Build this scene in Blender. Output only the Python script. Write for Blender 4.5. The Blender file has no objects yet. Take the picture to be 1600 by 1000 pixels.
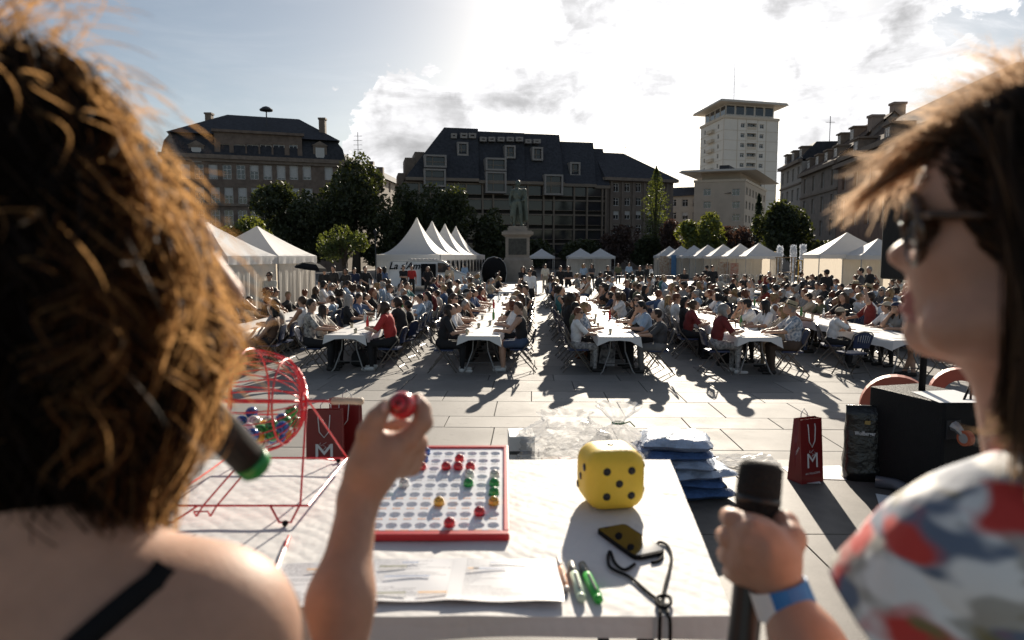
import bpy, math, random
import numpy as np
from mathutils import Vector, Matrix, Euler
random.seed(7); rng = np.random.default_rng(7)
R = math.radians
sc = bpy.context.scene
C = sc.collection
# ------------------------------------------------------------------ camera
F_PX = 1600 * 24 / 36.0
PITCH = math.atan(100 / F_PX)
CAM_Z = 2.25
cam_d = bpy.data.cameras.new('camera'); cam = bpy.data.objects.new('camera', cam_d); C.objects.link(cam)
cam.location = (0, 0, CAM_Z); cam.rotation_euler = (R(90) - PITCH, 0, 0)
cam_d.lens = 24; cam_d.sensor_width = 36; cam_d.clip_start = 0.02; cam_d.clip_end = 3000
cam_d.dof.use_dof = True; cam_d.dof.focus_distance = 8.0; cam_d.dof.aperture_fstop = 4.0
sc.camera = cam
# ------------------------------------------------------------------ light
SUN_AZ, SUN_EL = 11.5, 20.0
SUN_DIR = Vector((math.sin(R(SUN_AZ)) * math.cos(R(SUN_EL)), math.cos(R(SUN_AZ)) * math.cos(R(SUN_EL)), math.sin(R(SUN_EL))))
sun_d = bpy.data.lights.new('sun', 'SUN'); sun = bpy.data.objects.new('sun', sun_d); C.objects.link(sun)
sun_d.energy = 5.0; sun_d.angle = R(0.6); sun_d.color = (1.0, 0.89, 0.74)
sun.rotation_euler = SUN_DIR.to_track_quat('Z', 'Y').to_euler(); sun.location = (20, 60, 40)
vs = sc.view_settings
sc.display_settings.display_device = 'sRGB'
vs.view_transform = 'Standard'; vs.look = 'None'; vs.gamma = 1; vs.exposure = 0.78; vs.use_curve_mapping = False
sc.cycles.max_bounces = 8; sc.cycles.diffuse_bounces = 3; sc.cycles.glossy_bounces = 3
sc.cycles.transmission_bounces = 6; sc.cycles.transparent_max_bounces = 12; sc.cycles.caustics_reflective = False; sc.cycles.caustics_refractive = False
sc.cycles.sample_clamp_indirect = 6
# ------------------------------------------------------------------ pixel helpers (a pixel gives a direction only)
def ray(px, py):
    a = (px - 800) / F_PX; b = (500 - py) / F_PX
    return Vector((a, math.cos(PITCH) + b * math.sin(PITCH), -math.sin(PITCH) + b * math.cos(PITCH)))
def onz(px, py, z):
    d = ray(px, py); t = (z - CAM_Z) / d.z
    return Vector((d.x * t, d.y * t, z))
def aty(px, py, Y):
    d = ray(px, py); t = Y / d.y
    return Vector((d.x * t, Y, CAM_Z + d.z * t))
# ------------------------------------------------------------------ world: sky with broken cloud
def build_world():
    w = bpy.data.worlds.new('World'); sc.world = w; w.use_nodes = True
    nt = w.node_tree; N = nt.nodes; L = nt.links; N.clear()
    out = N.new('ShaderNodeOutputWorld'); bg = N.new('ShaderNodeBackground'); bg.inputs[1].default_value = 0.050
    sky = N.new('ShaderNodeTexSky'); sky.sky_type = 'NISHITA'; sky.sun_disc = False
    sky.sun_elevation = R(SUN_EL); sky.sun_rotation = R(SUN_AZ); sky.air_density = 1.0; sky.dust_density = .7; sky.ozone_density = 1.0
    tc = N.new('ShaderNodeTexCoord')
    def m(op, a, b=None, c=None):
        n = N.new('ShaderNodeMath'); n.operation = op
        for i, x in enumerate((a, b, c)):
            if x is None: continue
            if isinstance(x, (int, float)): n.inputs[i].default_value = x
            else: L.new(x, n.inputs[i])
        return n.outputs[0]
    def dot(vec):
        n = N.new('ShaderNodeVectorMath'); n.operation = 'DOT_PRODUCT'; L.new(tc.outputs['Generated'], n.inputs[0]); n.inputs[1].default_value = vec
        return n.outputs['Value']
    def sstep(x, lo, hi):
        n = N.new('ShaderNodeMapRange'); n.interpolation_type = 'SMOOTHSTEP'; L.new(x, n.inputs[0])
        n.inputs[1].default_value = lo; n.inputs[2].default_value = hi
        return n.outputs[0]
    def noise(scale, stretch, detail, rough, off=(0, 0, 0), dist=0.0):
        mp = N.new('ShaderNodeMapping'); mp.inputs['Scale'].default_value = stretch; mp.inputs['Location'].default_value = off
        L.new(tc.outputs['Generated'], mp.inputs[0])
        n = N.new('ShaderNodeTexNoise'); n.inputs['Scale'].default_value = scale; n.inputs['Detail'].default_value = detail
        n.inputs['Roughness'].default_value = rough; n.inputs['Distortion'].default_value = dist; L.new(mp.outputs[0], n.inputs['Vector'])
        return n.outputs['Fac']
    sd = dot(tuple(SUN_DIR))
    # cumulus heaps: noise plus a few broad centres of cloud
    heap = None
    for (px, py, rad, amp) in ((905, 75, 6.5, .36), (800, 120, 4.0, .32), (655, 200, 4.8, .42), (605, 225, 3.6, .34), (705, 235, 3.6, .30), (1010, 20, 9, .34), (885, 30, 4, .2), (1230, 90, 9, .26), (1380, 40, 8, .22)):
        d = ray(px, py).normalized(); c0 = math.cos(R(rad)) 
        g = m('MULTIPLY', sstep(dot(tuple(d)), math.cos(R(rad * 1.35)), 1.0), amp)
        heap = g if heap is None else m('MAXIMUM', heap, g)
    n1 = noise(15.0, (1, 1, 1.35), 12, .56, (3.1, .4, 1.2), .25)
    dens_in = m('ADD', n1, m('SUBTRACT', heap, 0.175))
    cum = sstep(dens_in, .49, .535)
    n2 = noise(3.2, (1.0, 1.0, 4.2), 8, .64, (7.7, 1.3, .1), .5)
    right = sstep(dot((0.80, 0.55, 0.25)), .62, .98)
    cir = m('MULTIPLY', sstep(n2, .40, .66), m('ADD', m('MULTIPLY', right, .85), .10))
    dens = m('MAXIMUM', cum, cir)
    # cloud brightness: bright forward scattering toward the sun, greyer where thick
    near = sstep(sd, .90, 1.0); nearer = m('POWER', m('MAXIMUM', sd, 0.0), 90.0); glow = m('POWER', m('MAXIMUM', sd, 0.0), 9.0)
    thick = sstep(dens_in, .53, .74)
    shade = noise(13.0, (1, 1, 1.6), 6, .6, (1.1, 5.5, .2))
    br = m('ADD', m('MULTIPLY', glow, 3.5), 10.5)
    br = m('ADD', br, m('MULTIPLY', nearer, 8.0))
    sh = m('SUBTRACT', 1.0, m('MULTIPLY', thick, m('ADD', m('MULTIPLY', sstep(shade, .35, .62), .6), .4)))
    br = m('MULTIPLY', br, m('ADD', m('MULTIPLY', sh, .50), .62))
    streak = noise(4.6, (1.0, 1.0, 4.6), 7, .62, (2.7, 8.3, .6), .6)
    br = m('MULTIPLY', br, m('ADD', m('MULTIPLY', sstep(streak, .38, .58), .28), .75))
    cc = N.new('ShaderNodeCombineColor'); L.new(m('MULTIPLY', br, .99), cc.inputs[0]); L.new(m('MULTIPLY', br, .985), cc.inputs[1]); L.new(br, cc.inputs[2])
    mix = N.new('ShaderNodeMix'); mix.data_type = 'RGBA'; L.new(dens, mix.inputs['Factor'])
    # thin veil that whitens the sky round the sun
    veil = N.new('ShaderNodeMix'); veil.data_type = 'RGBA'; veil.blend_type = 'ADD'; veil.inputs['Factor'].default_value = 1.0
    vc = N.new('ShaderNodeCombineColor'); vv = m('ADD', m('MULTIPLY', nearer, 10.0), m('MULTIPLY', m('POWER', m('MAXIMUM', sd, 0.0), 26.0), 1.0))
    for i, k in enumerate((1.0, .97, .92)): L.new(m('MULTIPLY', vv, k), vc.inputs[i])
    hsv = N.new('ShaderNodeHueSaturation'); hsv.inputs['Saturation'].default_value = .8; hsv.inputs['Value'].default_value = 1.0
    L.new(sky.outputs[0], hsv.inputs['Color'])
    L.new(hsv.outputs[0], veil.inputs['A']); L.new(vc.outputs[0], veil.inputs['B'])
    L.new(veil.outputs['Result'], mix.inputs['A']); L.new(cc.outputs[0], mix.inputs['B'])
    L.new(mix.outputs['Result'], bg.inputs[0]); L.new(bg.outputs[0], out.inputs[0])
build_world()
# ------------------------------------------------------------------ materials
MATS = {}
def mat(name, col, rough=.7, metal=0.0, var=.12, vscale=6.0, bump=0.0, bscale=40.0, sss=0.0, trans=0.0, coat=0.0, spec=None, translucent=None, tfac=0.0, rot=0.0, col2=None, detail=5, coords='Object'):
    if name in MATS: return MATS[name]
    m = bpy.data.materials.new(name); m.use_nodes = True; MATS[name] = m
    nt = m.node_tree; N = nt.nodes; L = nt.links; b = N['Principled BSDF']
    b.inputs['Roughness'].default_value = rough; b.inputs['Metallic'].default_value = metal
    if spec is not None: b.inputs['Specular IOR Level'].default_value = spec
    if sss: b.inputs['Subsurface Weight'].default_value = sss; b.inputs['Subsurface Radius'].default_value = (.012, .005, .003); b.inputs['Subsurface Scale'].default_value = 1.0
    if trans: b.inputs['Transmission Weight'].default_value = trans
    if coat: b.inputs['Coat Weight'].default_value = coat
    c = tuple(col) + (1,)
    tc = N.new('ShaderNodeTexCoord')
    if var or col2:
        n = N.new('ShaderNodeTexNoise'); n.inputs['Scale'].default_value = vscale; n.inputs['Detail'].default_value = detail; n.inputs['Roughness'].default_value = .65
        L.new(tc.outputs[coords], n.inputs['Vector'])
        cr = N.new('ShaderNodeMapRange'); cr.inputs[1].default_value = .3; cr.inputs[2].default_value = .7; L.new(n.outputs['Fac'], cr.inputs[0])
        mx = N.new('ShaderNodeMix'); mx.data_type = 'RGBA'
        lo = tuple(v * (1 - var) for v in col) if col2 is None else tuple(col2)
        mx.inputs['A'].default_value = tuple(lo) + (1,); mx.inputs['B'].default_value = tuple(min(1, v * (1 + (var if col2 is None else 0))) for v in col) + (1,)
        L.new(cr.outputs[0], mx.inputs['Factor']); L.new(mx.outputs['Result'], b.inputs['Base Color'])
    else: b.inputs['Base Color'].default_value = c
    if bump:
        n2 = N.new('ShaderNodeTexNoise'); n2.inputs['Scale'].default_value = bscale; n2.inputs['Detail'].default_value = 6; L.new(tc.outputs[coords], n2.inputs['Vector'])
        bp = N.new('ShaderNodeBump'); bp.inputs['Strength'].default_value = bump; bp.inputs['Distance'].default_value = .02; L.new(n2.outputs['Fac'], bp.inputs['Height']); L.new(bp.outputs[0], b.inputs['Normal'])
    if translucent:
        t = N.new('ShaderNodeBsdfTranslucent'); t.inputs[0].default_value = tuple(translucent) + (1,)
        ms = N.new('ShaderNodeMixShader'); ms.inputs[0].default_value = tfac
        L.new(b.outputs[0], ms.inputs[1]); L.new(t.outputs[0], ms.inputs[2]); L.new(ms.outputs[0], N['Material Output'].inputs[0])
    return m
# ------------------------------------------------------------------ mesh building
class MB:
    def __init__(s): s.v = []; s.f = []; s.m = []
    def add(s, vs, fs, mi=0):
        o = len(s.v); s.v += [tuple(v) for v in vs]
        for f in fs: s.f.append(tuple(i + o for i in f)); s.m.append(mi)
        return s
    def box(s, c, d, rz=0.0, mi=0, M=None):
        x, y, z = d[0] / 2, d[1] / 2, d[2] / 2
        vs = [Vector((sx * x, sy * y, sz * z)) for sz in (-1, 1) for sy in (-1, 1) for sx in (-1, 1)]
        if rz: m = Matrix.Rotation(rz, 3, 'Z'); vs = [m @ v for v in vs]
        if M is not None: vs = [M @ v for v in vs]
        c = Vector(c); vs = [v + c for v in vs]
        return s.add(vs, [(0, 2, 3, 1), (4, 5, 7, 6), (0, 1, 5, 4), (2, 6, 7, 3), (0, 4, 6, 2), (1, 3, 7, 5)], mi)
    def tube(s, pts, r, n=6, mi=0, closed=False):
        pts = [Vector(p) for p in pts]; k = len(pts); rs = r if isinstance(r, (list, tuple)) else [r] * k
        ref = None; vs = []; fs = []
        for i, p in enumerate(pts):
            a = pts[i - 1] if (i or closed) else p; b = pts[(i + 1) % k] if (i < k - 1 or closed) else p
            t = (b - a).normalized() if (b - a).length > 1e-9 else Vector((0, 0, 1))
            if ref is None:
                ref = Vector((0, 0, 1)) if abs(t.z) < .9 else Vector((1, 0, 0))
            u = (ref - t * ref.dot(t)); u = u.normalized() if u.length > 1e-6 else t.orthogonal().normalized(); w = t.cross(u); ref = u
            for j in range(n):
                a_ = 2 * math.pi * j / n; vs.append(p + (u * math.cos(a_) + w * math.sin(a_)) * rs[i])
        for i in range(k if closed else k - 1):
            i2 = (i + 1) % k
            for j in range(n): fs.append((i * n + j, i * n + (j + 1) % n, i2 * n + (j + 1) % n, i2 * n + j))
        if not closed: fs.append(tuple(range(n))[::-1]); fs.append(tuple((k - 1) * n + j for j in range(n)))
        return s.add(vs, fs, mi)
    def lathe(s, prof, n=16, c=(0, 0, 0), mi=0, M=None, cap=True):
        vs = []; fs = []
        for (r, z) in prof:
            for j in range(n): a = 2 * math.pi * j / n; vs.append(Vector((r * math.cos(a), r * math.sin(a), z)))
        for i in range(len(prof) - 1):
            for j in range(n): fs.append((i * n + j, i * n + (j + 1) % n, (i + 1) * n + (j + 1) % n, (i + 1) * n + j))
        if cap: fs.append(tuple(range(n))[::-1]); fs.append(tuple((len(prof) - 1) * n + j for j in range(n)))
        if M is not None: vs = [M @ v for v in vs]
        c = Vector(c); return s.add([v + c for v in vs], fs, mi)
    def sphere(s, c, r, nu=12, nv=8, mi=0, M=None):
        r = r if isinstance(r, (tuple, list)) else (r, r, r); vs = [Vector((0, 0, -r[2]))]; fs = []
        for i in range(1, nv):
            b = -math.pi / 2 + math.pi * i / nv
            for j in range(nu): a = 2 * math.pi * j / nu; vs.append(Vector((r[0] * math.cos(b) * math.cos(a), r[1] * math.cos(b) * math.sin(a), r[2] * math.sin(b))))
        vs.append(Vector((0, 0, r[2]))); top = len(vs) - 1
        for j in range(nu): fs.append((0, 1 + (j + 1) % nu, 1 + j)); fs.append((top, 1 + (nv - 2) * nu + j, 1 + (nv - 2) * nu + (j + 1) % nu))
        for i in range(nv - 2):
            for j in range(nu): a = 1 + i * nu; fs.append((a + j, a + (j + 1) % nu, a + nu + (j + 1) % nu, a + nu + j))
        if M is not None: vs = [M @ v for v in vs]
        c = Vector(c); return s.add([v + c for v in vs], fs, mi)
    def prism(s, poly, a, b, plane='xy', mi=0):
        # poly of 2d points extruded from a to b along the third axis
        def P(p, h): return {'xy': (p[0], p[1], h), 'xz': (p[0], h, p[1]), 'yz': (h, p[0], p[1])}[plane]
        n = len(poly); vs = [P(p, a) for p in poly] + [P(p, b) for p in poly]
        fs = [tuple(range(n))[::-1], tuple(range(n, 2 * n))] + [(i, (i + 1) % n, n + (i + 1) % n, n + i) for i in range(n)]
        return s.add(vs, fs, mi)
    def quad(s, a, b, c, d, mi=0): return s.add([a, b, c, d], [(0, 1, 2, 3)], mi)
    def slab(s, quad, t, mi=0):
        # a thin solid from four corners, thickened by t along the face normal (backwards)
        q = [Vector(p) for p in quad]; n = (q[1] - q[0]).cross(q[2] - q[0]).normalized(); r = [p - n * t for p in q]
        return s.add(q + r, [(0, 1, 2, 3), (7, 6, 5, 4), (0, 4, 5, 1), (1, 5, 6, 2), (2, 6, 7, 3), (3, 7, 4, 0)], mi)
    def mesh(s, name, mats, smooth=False):
        me = bpy.data.meshes.new(name); me.from_pydata(s.v, [], s.f)
        for m in (mats if isinstance(mats, (list, tuple)) else [mats]): me.materials.append(m)
        if any(s.m): me.polygons.foreach_set('material_index', s.m)
        if smooth: me.polygons.foreach_set('use_smooth', [True] * len(s.f))
        me.update(); return me
    def build(s, name, mats, parent=None, smooth=False, world=False):
        if world and parent is not None:
            inv = parent.matrix_basis.inverted(); s.v = [tuple(inv @ Vector(v)) for v in s.v]
        return link(name, s.mesh(name, mats, smooth), parent)
def link(name, me, parent=None, loc=None, rot=None, scale=None):
    o = bpy.data.objects.new(name, me); C.objects.link(o)
    if parent is not None: o.parent = parent
    if loc is not None: o.location = loc
    if rot is not None: o.rotation_euler = rot
    if scale is not None: o.scale = scale
    return o
def tag(o, label=None, cat=None, group=None, kind=None):
    if label: o['label'] = label
    if cat: o['category'] = cat
    if group: o['group'] = group
    if kind: o['kind'] = kind
    return o
def thing(name, label, cat, loc=(0, 0, 0), rz=0.0, group=None):
    o = bpy.data.objects.new(name, None); C.objects.link(o); o.location = loc; o.rotation_euler = (0, 0, rz); o.empty_display_size = .1
    o.matrix_basis = Matrix.Translation(Vector(loc)) @ Matrix.Rotation(rz, 4, 'Z')
    return tag(o, label, cat, group)
def bevel(o, w, n=2):
    m = o.modifiers.new('bevel', 'BEVEL'); m.width = w; m.segments = n; m.limit_method = 'ANGLE'; return o
def children(o): return [c for c in bpy.data.objects if c.parent == o]
def copy_thing(root, kids, loc, rz, label=None, group=None):
    r = root.copy(); C.objects.link(r); r.location = loc; r.rotation_euler = (0, 0, rz)
    if label: r['label'] = label
    if group: r['group'] = group
    for k, subs in kids:
        c = k.copy(); C.objects.link(c); c.parent = r
        for s_ in subs: d = s_.copy(); C.objects.link(d); d.parent = c
    return r
def np_mesh(name, V, Fq, mats, smooth=True, mi=None):
    V = np.asarray(V, dtype=np.float32); Fq = np.asarray(Fq, dtype=np.int32); k = Fq.shape[1]
    me = bpy.data.meshes.new(name); me.vertices.add(len(V)); me.vertices.foreach_set('co', V.ravel())
    me.loops.add(Fq.size); me.loops.foreach_set('vertex_index', Fq.ravel()); me.polygons.add(len(Fq))
    me.polygons.foreach_set('loop_start', np.arange(0, Fq.size, k, dtype=np.int32))
    for m in (mats if isinstance(mats, (list, tuple)) else [mats]): me.materials.append(m)
    if mi is not None: me.polygons.foreach_set('material_index', np.asarray(mi, dtype=np.int32))
    me.polygons.foreach_set('use_smooth', np.full(len(Fq), smooth, dtype=bool)); me.update(calc_edges=True); return me
# text as mesh, cached
_txt = {}
def text_mesh(s, size=1.0, shear=0.0, spacing=1.0, depth=0.0, bold=0.0):
    key = (s, size, shear, spacing, depth, bold)
    if key in _txt: return _txt[key]
    cu = bpy.data.curves.new('lettering', 'FONT'); cu.body = s; cu.size = size; cu.shear = shear; cu.space_character = spacing; cu.extrude = depth; cu.offset = bold
    cu.align_x = 'CENTER'; cu.align_y = 'CENTER'; cu.resolution_u = 3
    o = bpy.data.objects.new('lettering', cu); C.objects.link(o)
    dg = bpy.context.evaluated_depsgraph_get(); me = bpy.data.meshes.new_from_object(o.evaluated_get(dg)); me.name = 'lettering'
    bpy.data.objects.remove(o); bpy.data.curves.remove(cu); me.materials.clear(); _txt[key] = me; return me
# all lettering is made first, while the scene is small
TXT_BALL = {n: text_mesh(n, .012, bold=.0004) for n in ('42', '17', '83', '45', '70', '9', '67', '10', '77', '27', '52', '23', '49')}
TXT_M = text_mesh('M', .15); TXT_AU = text_mesh('AU MILLESIME', .026, spacing=1.1); TXT_AU2 = text_mesh('AU MILLESIME', .022)
TXT_WOLF = text_mesh('Wolfberger', .062, bold=.0012); TXT_VAN = text_mesh("La s'Ame", .62, shear=.35, bold=.012); TXT_VAN2 = text_mesh('traiteur', .18)
# ------------------------------------------------------------------ implicit surfaces for organic bodies
def sd_cone(P, a, b, r1, r2):
    a = np.asarray(a, float); b = np.asarray(b, float); ba = b - a; t = np.clip(((P - a) @ ba) / max(ba @ ba, 1e-12), 0, 1)
    return np.linalg.norm(P - a - t[:, None] * ba, axis=1) - (r1 + (r2 - r1) * t)
def sd_ell(P, c, r, M=None):
    q = P - np.asarray(c, float)
    if M is not None: q = q @ np.asarray(M, float)          # M columns = local axes in world
    r = np.asarray(r, float); k0 = np.linalg.norm(q / r, axis=1); k1 = np.linalg.norm(q / (r * r), axis=1) + 1e-9
    return k0 * (k0 - 1) / k1
def prim_d(P, p):
    return sd_cone(P, *p[1]) if p[0] == 'c' else sd_ell(P, *p[1])
def field(P, prims, k, tags=False):
    d = None; best = None; tg = None
    for p in prims:
        kk = p[4] if len(p) > 4 else k; e = prim_d(P, p)
        if p[3] == '-':
            h = np.clip(.5 - .5 * (d + e) / kk, 0, 1); d = d + (-e - d) * h + kk * h * (1 - h); continue
        if d is None: d = e.copy()
        else: h = np.clip(.5 + .5 * (d - e) / kk, 0, 1); d = d + (e - d) * h - kk * h * (1 - h)
        if tags:
            if best is None: best = e.copy(); tg = np.full(len(P), p[2])
            else: w = e < best; best[w] = e[w]; tg[w] = p[2]
    return (d, tg) if tags else d
def sdf_mesh(name, prims, k, vox, mats, pad=.03, lo=None, hi=None):
    # prims: (kind, params, tag, sign[, k])
    if lo is None:
        pts = []
        for p in prims:
            if p[3] == '-': continue
            if p[0] == 'c': a, b, r1, r2 = p[1]; m = max(r1, r2); pts += [np.asarray(a) - m, np.asarray(a) + m, np.asarray(b) - m, np.asarray(b) + m]
            else: m = max(p[1][1]); pts += [np.asarray(p[1][0]) - m, np.asarray(p[1][0]) + m]
        pts = np.array(pts); lo = pts.min(0) - pad; hi = pts.max(0) + pad
    lo = np.asarray(lo, float); hi = np.asarray(hi, float)
    n = np.ceil((hi - lo) / vox).astype(int) + 1
    gx, gy, gz = (lo[i] + vox * np.arange(n[i]) for i in range(3))
    G = np.stack(np.meshgrid(gx, gy, gz, indexing='ij'), -1).reshape(-1, 3)
    V = np.concatenate([field(g, prims, k) for g in np.array_split(G, max(1, len(G) // 200000))]).reshape(n)
    ins = V < 0
    cs = [(i, j, l) for i in (0, 1) for j in (0, 1) for l in (0, 1)]
    sub = {c: V[c[0]:n[0] - 1 + c[0], c[1]:n[1] - 1 + c[1], c[2]:n[2] - 1 + c[2]] for c in cs}
    cnt = sum((sub[c] < 0).astype(int) for c in cs); act = (cnt > 0) & (cnt < 8)
    acc = np.zeros(act.shape + (3,)); num = np.zeros(act.shape)
    for a in cs:
        for ax in range(3):
            if a[ax]: continue
            b = list(a); b[ax] = 1; b = tuple(b); va, vb = sub[a], sub[b]; x = (va < 0) != (vb < 0)
            t = np.where(x, va / np.where(x, va - vb, 1), 0); num += x
            for d in range(3): acc[..., d] += np.where(x, (a[d] + (t if d == ax else 0)), 0)
    idx = np.full(act.shape, -1); idx[act] = np.arange(act.sum()); ii = np.argwhere(act)
    P = lo + (ii + acc[act] / num[act][:, None]) * vox
    quads = []
    for ax in range(3):
        u, w = [(1, 2), (2, 0), (0, 1)][ax]
        s0 = [slice(None)] * 3; s1 = [slice(None)] * 3; s0[ax] = slice(0, n[ax] - 1); s1[ax] = slice(1, n[ax])
        x = ins[tuple(s0)] != ins[tuple(s1)]; e = np.argwhere(x)
        ok = (e[:, u] > 0) & (e[:, w] > 0) & (e[:, u] < n[u] - 1) & (e[:, w] < n[w] - 1); e = e[ok]
        def cell(du, dw): q = e.copy(); q[:, u] += du; q[:, w] += dw; return idx[q[:, 0], q[:, 1], q[:, 2]]
        q = np.stack([cell(-1, -1), cell(0, -1), cell(0, 0), cell(-1, 0)], 1)
        flip = ~ins[e[:, 0], e[:, 1], e[:, 2]]; q[flip] = q[flip][:, ::-1]; quads.append(q)
    Q = np.concatenate(quads)
    for _ in range(2):                                     # settle the vertices onto the surface
        h = vox * .3; d0 = field(P, prims, k)
        g = np.stack([field(P + np.eye(3)[i] * h, prims, k) - d0 for i in range(3)], 1) / h
        P = P - (d0 / np.maximum((g * g).sum(1), .2))[:, None] * g * .8
    tg = field(P[Q].mean(1), prims, k, True)[1]
    return np_mesh(name, P, Q, mats, True, tg), P
# ================================================================== SETTING
# ---- plaza
def slab_mat(name, c, rnd=True):
    m = bpy.data.materials.new(name); m.use_nodes = True; nt = m.node_tree; N = nt.nodes; L = nt.links; b = N['Principled BSDF']
    geo = N.new('ShaderNodeNewGeometry'); sp = N.new('ShaderNodeTexNoise'); sp.inputs['Scale'].default_value = 170; sp.inputs['Detail'].default_value = 3
    big = N.new('ShaderNodeTexNoise'); big.inputs['Scale'].default_value = 1.1; big.inputs['Detail'].default_value = 6; big.inputs['Roughness'].default_value = .7
    L.new(geo.outputs['Position'], sp.inputs['Vector']); L.new(geo.outputs['Position'], big.inputs['Vector'])
    oi = N.new('ShaderNodeObjectInfo')
    def mth(op, a, bb):
        n = N.new('ShaderNodeMath'); n.operation = op
        for i, x in enumerate((a, bb)):
            if isinstance(x, (int, float)): n.inputs[i].default_value = x
            else: L.new(x, n.inputs[i])
        return n.outputs[0]
    v = mth('ADD', mth('MULTIPLY', sp.outputs['Fac'], .5), mth('MULTIPLY', big.outputs['Fac'], .75))
    if rnd: v = mth('ADD', v, mth('MULTIPLY', mth('SUBTRACT', oi.outputs['Random'], .2), .36))
    else: v = mth('ADD', v, .11)
    v = mth('ADD', mth('MULTIPLY', v, .9), .30)
    st = N.new('ShaderNodeTexNoise'); st.inputs['Scale'].default_value = 5.5; st.inputs['Detail'].default_value = 4; L.new(geo.outputs['Position'], st.inputs['Vector']); sr = N.new('ShaderNodeMapRange'); sr.inputs[1].default_value = .62; sr.inputs[2].default_value = .72; sr.inputs[4].default_value = .22; L.new(st.outputs['Fac'], sr.inputs[0])
    gm = N.new('ShaderNodeTexVoronoi'); gm.inputs['Scale'].default_value = 3.2; L.new(geo.outputs['Position'], gm.inputs['Vector']); gr = mth('MULTIPLY', mth('LESS_THAN', gm.outputs['Distance'], .055), .45)
    v = mth('MULTIPLY', v, mth('SUBTRACT', 1.0, mth('MAXIMUM', sr.outputs[0], gr)))
    hs = N.new('ShaderNodeHueSaturation'); hs.inputs['Color'].default_value = tuple(c) + (1,); L.new(v, hs.inputs['Value'])
    L.new(hs.outputs[0], b.inputs['Base Color'])
    L.new(mth('ADD', mth('MULTIPLY', big.outputs['Fac'], .3), .58), b.inputs['Roughness'])
    bp = N.new('ShaderNodeBump'); bp.inputs['Strength'].default_value = .35; bp.inputs['Distance'].default_value = .004; L.new(sp.outputs['Fac'], bp.inputs['Height']); L.new(bp.outputs[0], b.inputs['Normal'])
    return m
M_SLAB = slab_mat('granite_slab', (.215, .203, .188)); M_SLABFAR = slab_mat('granite_far', (.215, .203, .188), False)
M_JOINT = mat('joint_dirt', (.045, .042, .038), .95, vscale=3)
g = MB(); g.box((0, 250, -.06), (1600, 1400, .08)); plaza = g.build('plaza', M_JOINT); tag(plaza, kind='structure')
AX = R(-1.6)                     # the square's own axis, a touch clockwise of the camera's
def ax(x, y): return Vector((x * math.cos(AX) - y * math.sin(AX), x * math.sin(AX) + y * math.cos(AX), 0))
near_s = []; far = MB(); _slabm = {}
y = 4.4; row = 0
ROWS_D = (1.0, .62, 1.0, .8)
while y < 60:
    d = ROWS_D[row % 4]; x = -30 + (row * .73) % 1.6
    while x < 42:
        w = (1.55, 1.2, 1.85, 1.4)[int((x * 7 + row * 3)) % 4]
        c = ax(x + w / 2, y + d / 2); p = 800 + F_PX * c.x / c.y
        dz = random.uniform(-.0015, .0015)
        if y < 17.5 and -180 < p < 1760: near_s.append((c, w, d, dz))
        elif -250 < p < 1900 and y < 34: far.box((c.x, c.y, -.02 + dz), (w - .014, d - .014, .04), AX)
        x += w
    y += d; row += 1
for (c, w, d, dz) in near_s:
    key = (w, d)
    if key not in _slabm:
        b_ = MB(); e = .004; hw, hd = w / 2 - .006, d / 2 - .006
        b_.add([(-hw, -hd, -.04), (hw, -hd, -.04), (hw, hd, -.04), (-hw, hd, -.04), (-hw, -hd, -e), (hw, -hd, -e), (hw, hd, -e), (-hw, hd, -e), (-hw + e, -hd + e, 0), (hw - e, -hd + e, 0), (hw - e, hd - e, 0), (-hw + e, hd - e, 0)],
               [(0, 1, 5, 4), (1, 2, 6, 5), (2, 3, 7, 6), (3, 0, 4, 7), (4, 5, 9, 8), (5, 6, 10, 9), (6, 7, 11, 10), (7, 4, 8, 11), (8, 9, 10, 11)])
        _slabm[key] = b_.mesh('paving_slab', M_SLAB)
    link('paving_slab', _slabm[key], plaza, (c.x, c.y, dz), (0, 0, AX))
tag(far.build('distant_paving', M_SLABFAR, plaza), kind='stuff')
fg = MB(); fg.box((0, 250, -.026), (1500, 420, .008)); 
# paving that runs on past the slabs that can be told apart
fg2 = MB(); fg2.quad((-700, 34.5, -.004), (700, 34.5, -.004), (700, 700, -.004), (-700, 700, -.004)); fg2.quad((-700, -300, -.014), (700, -300, -.014), (700, 4.3, -.014), (-700, 4.3, -.014))
tag(fg2.build('open_paving', M_SLABFAR, plaza), kind='stuff')
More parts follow.
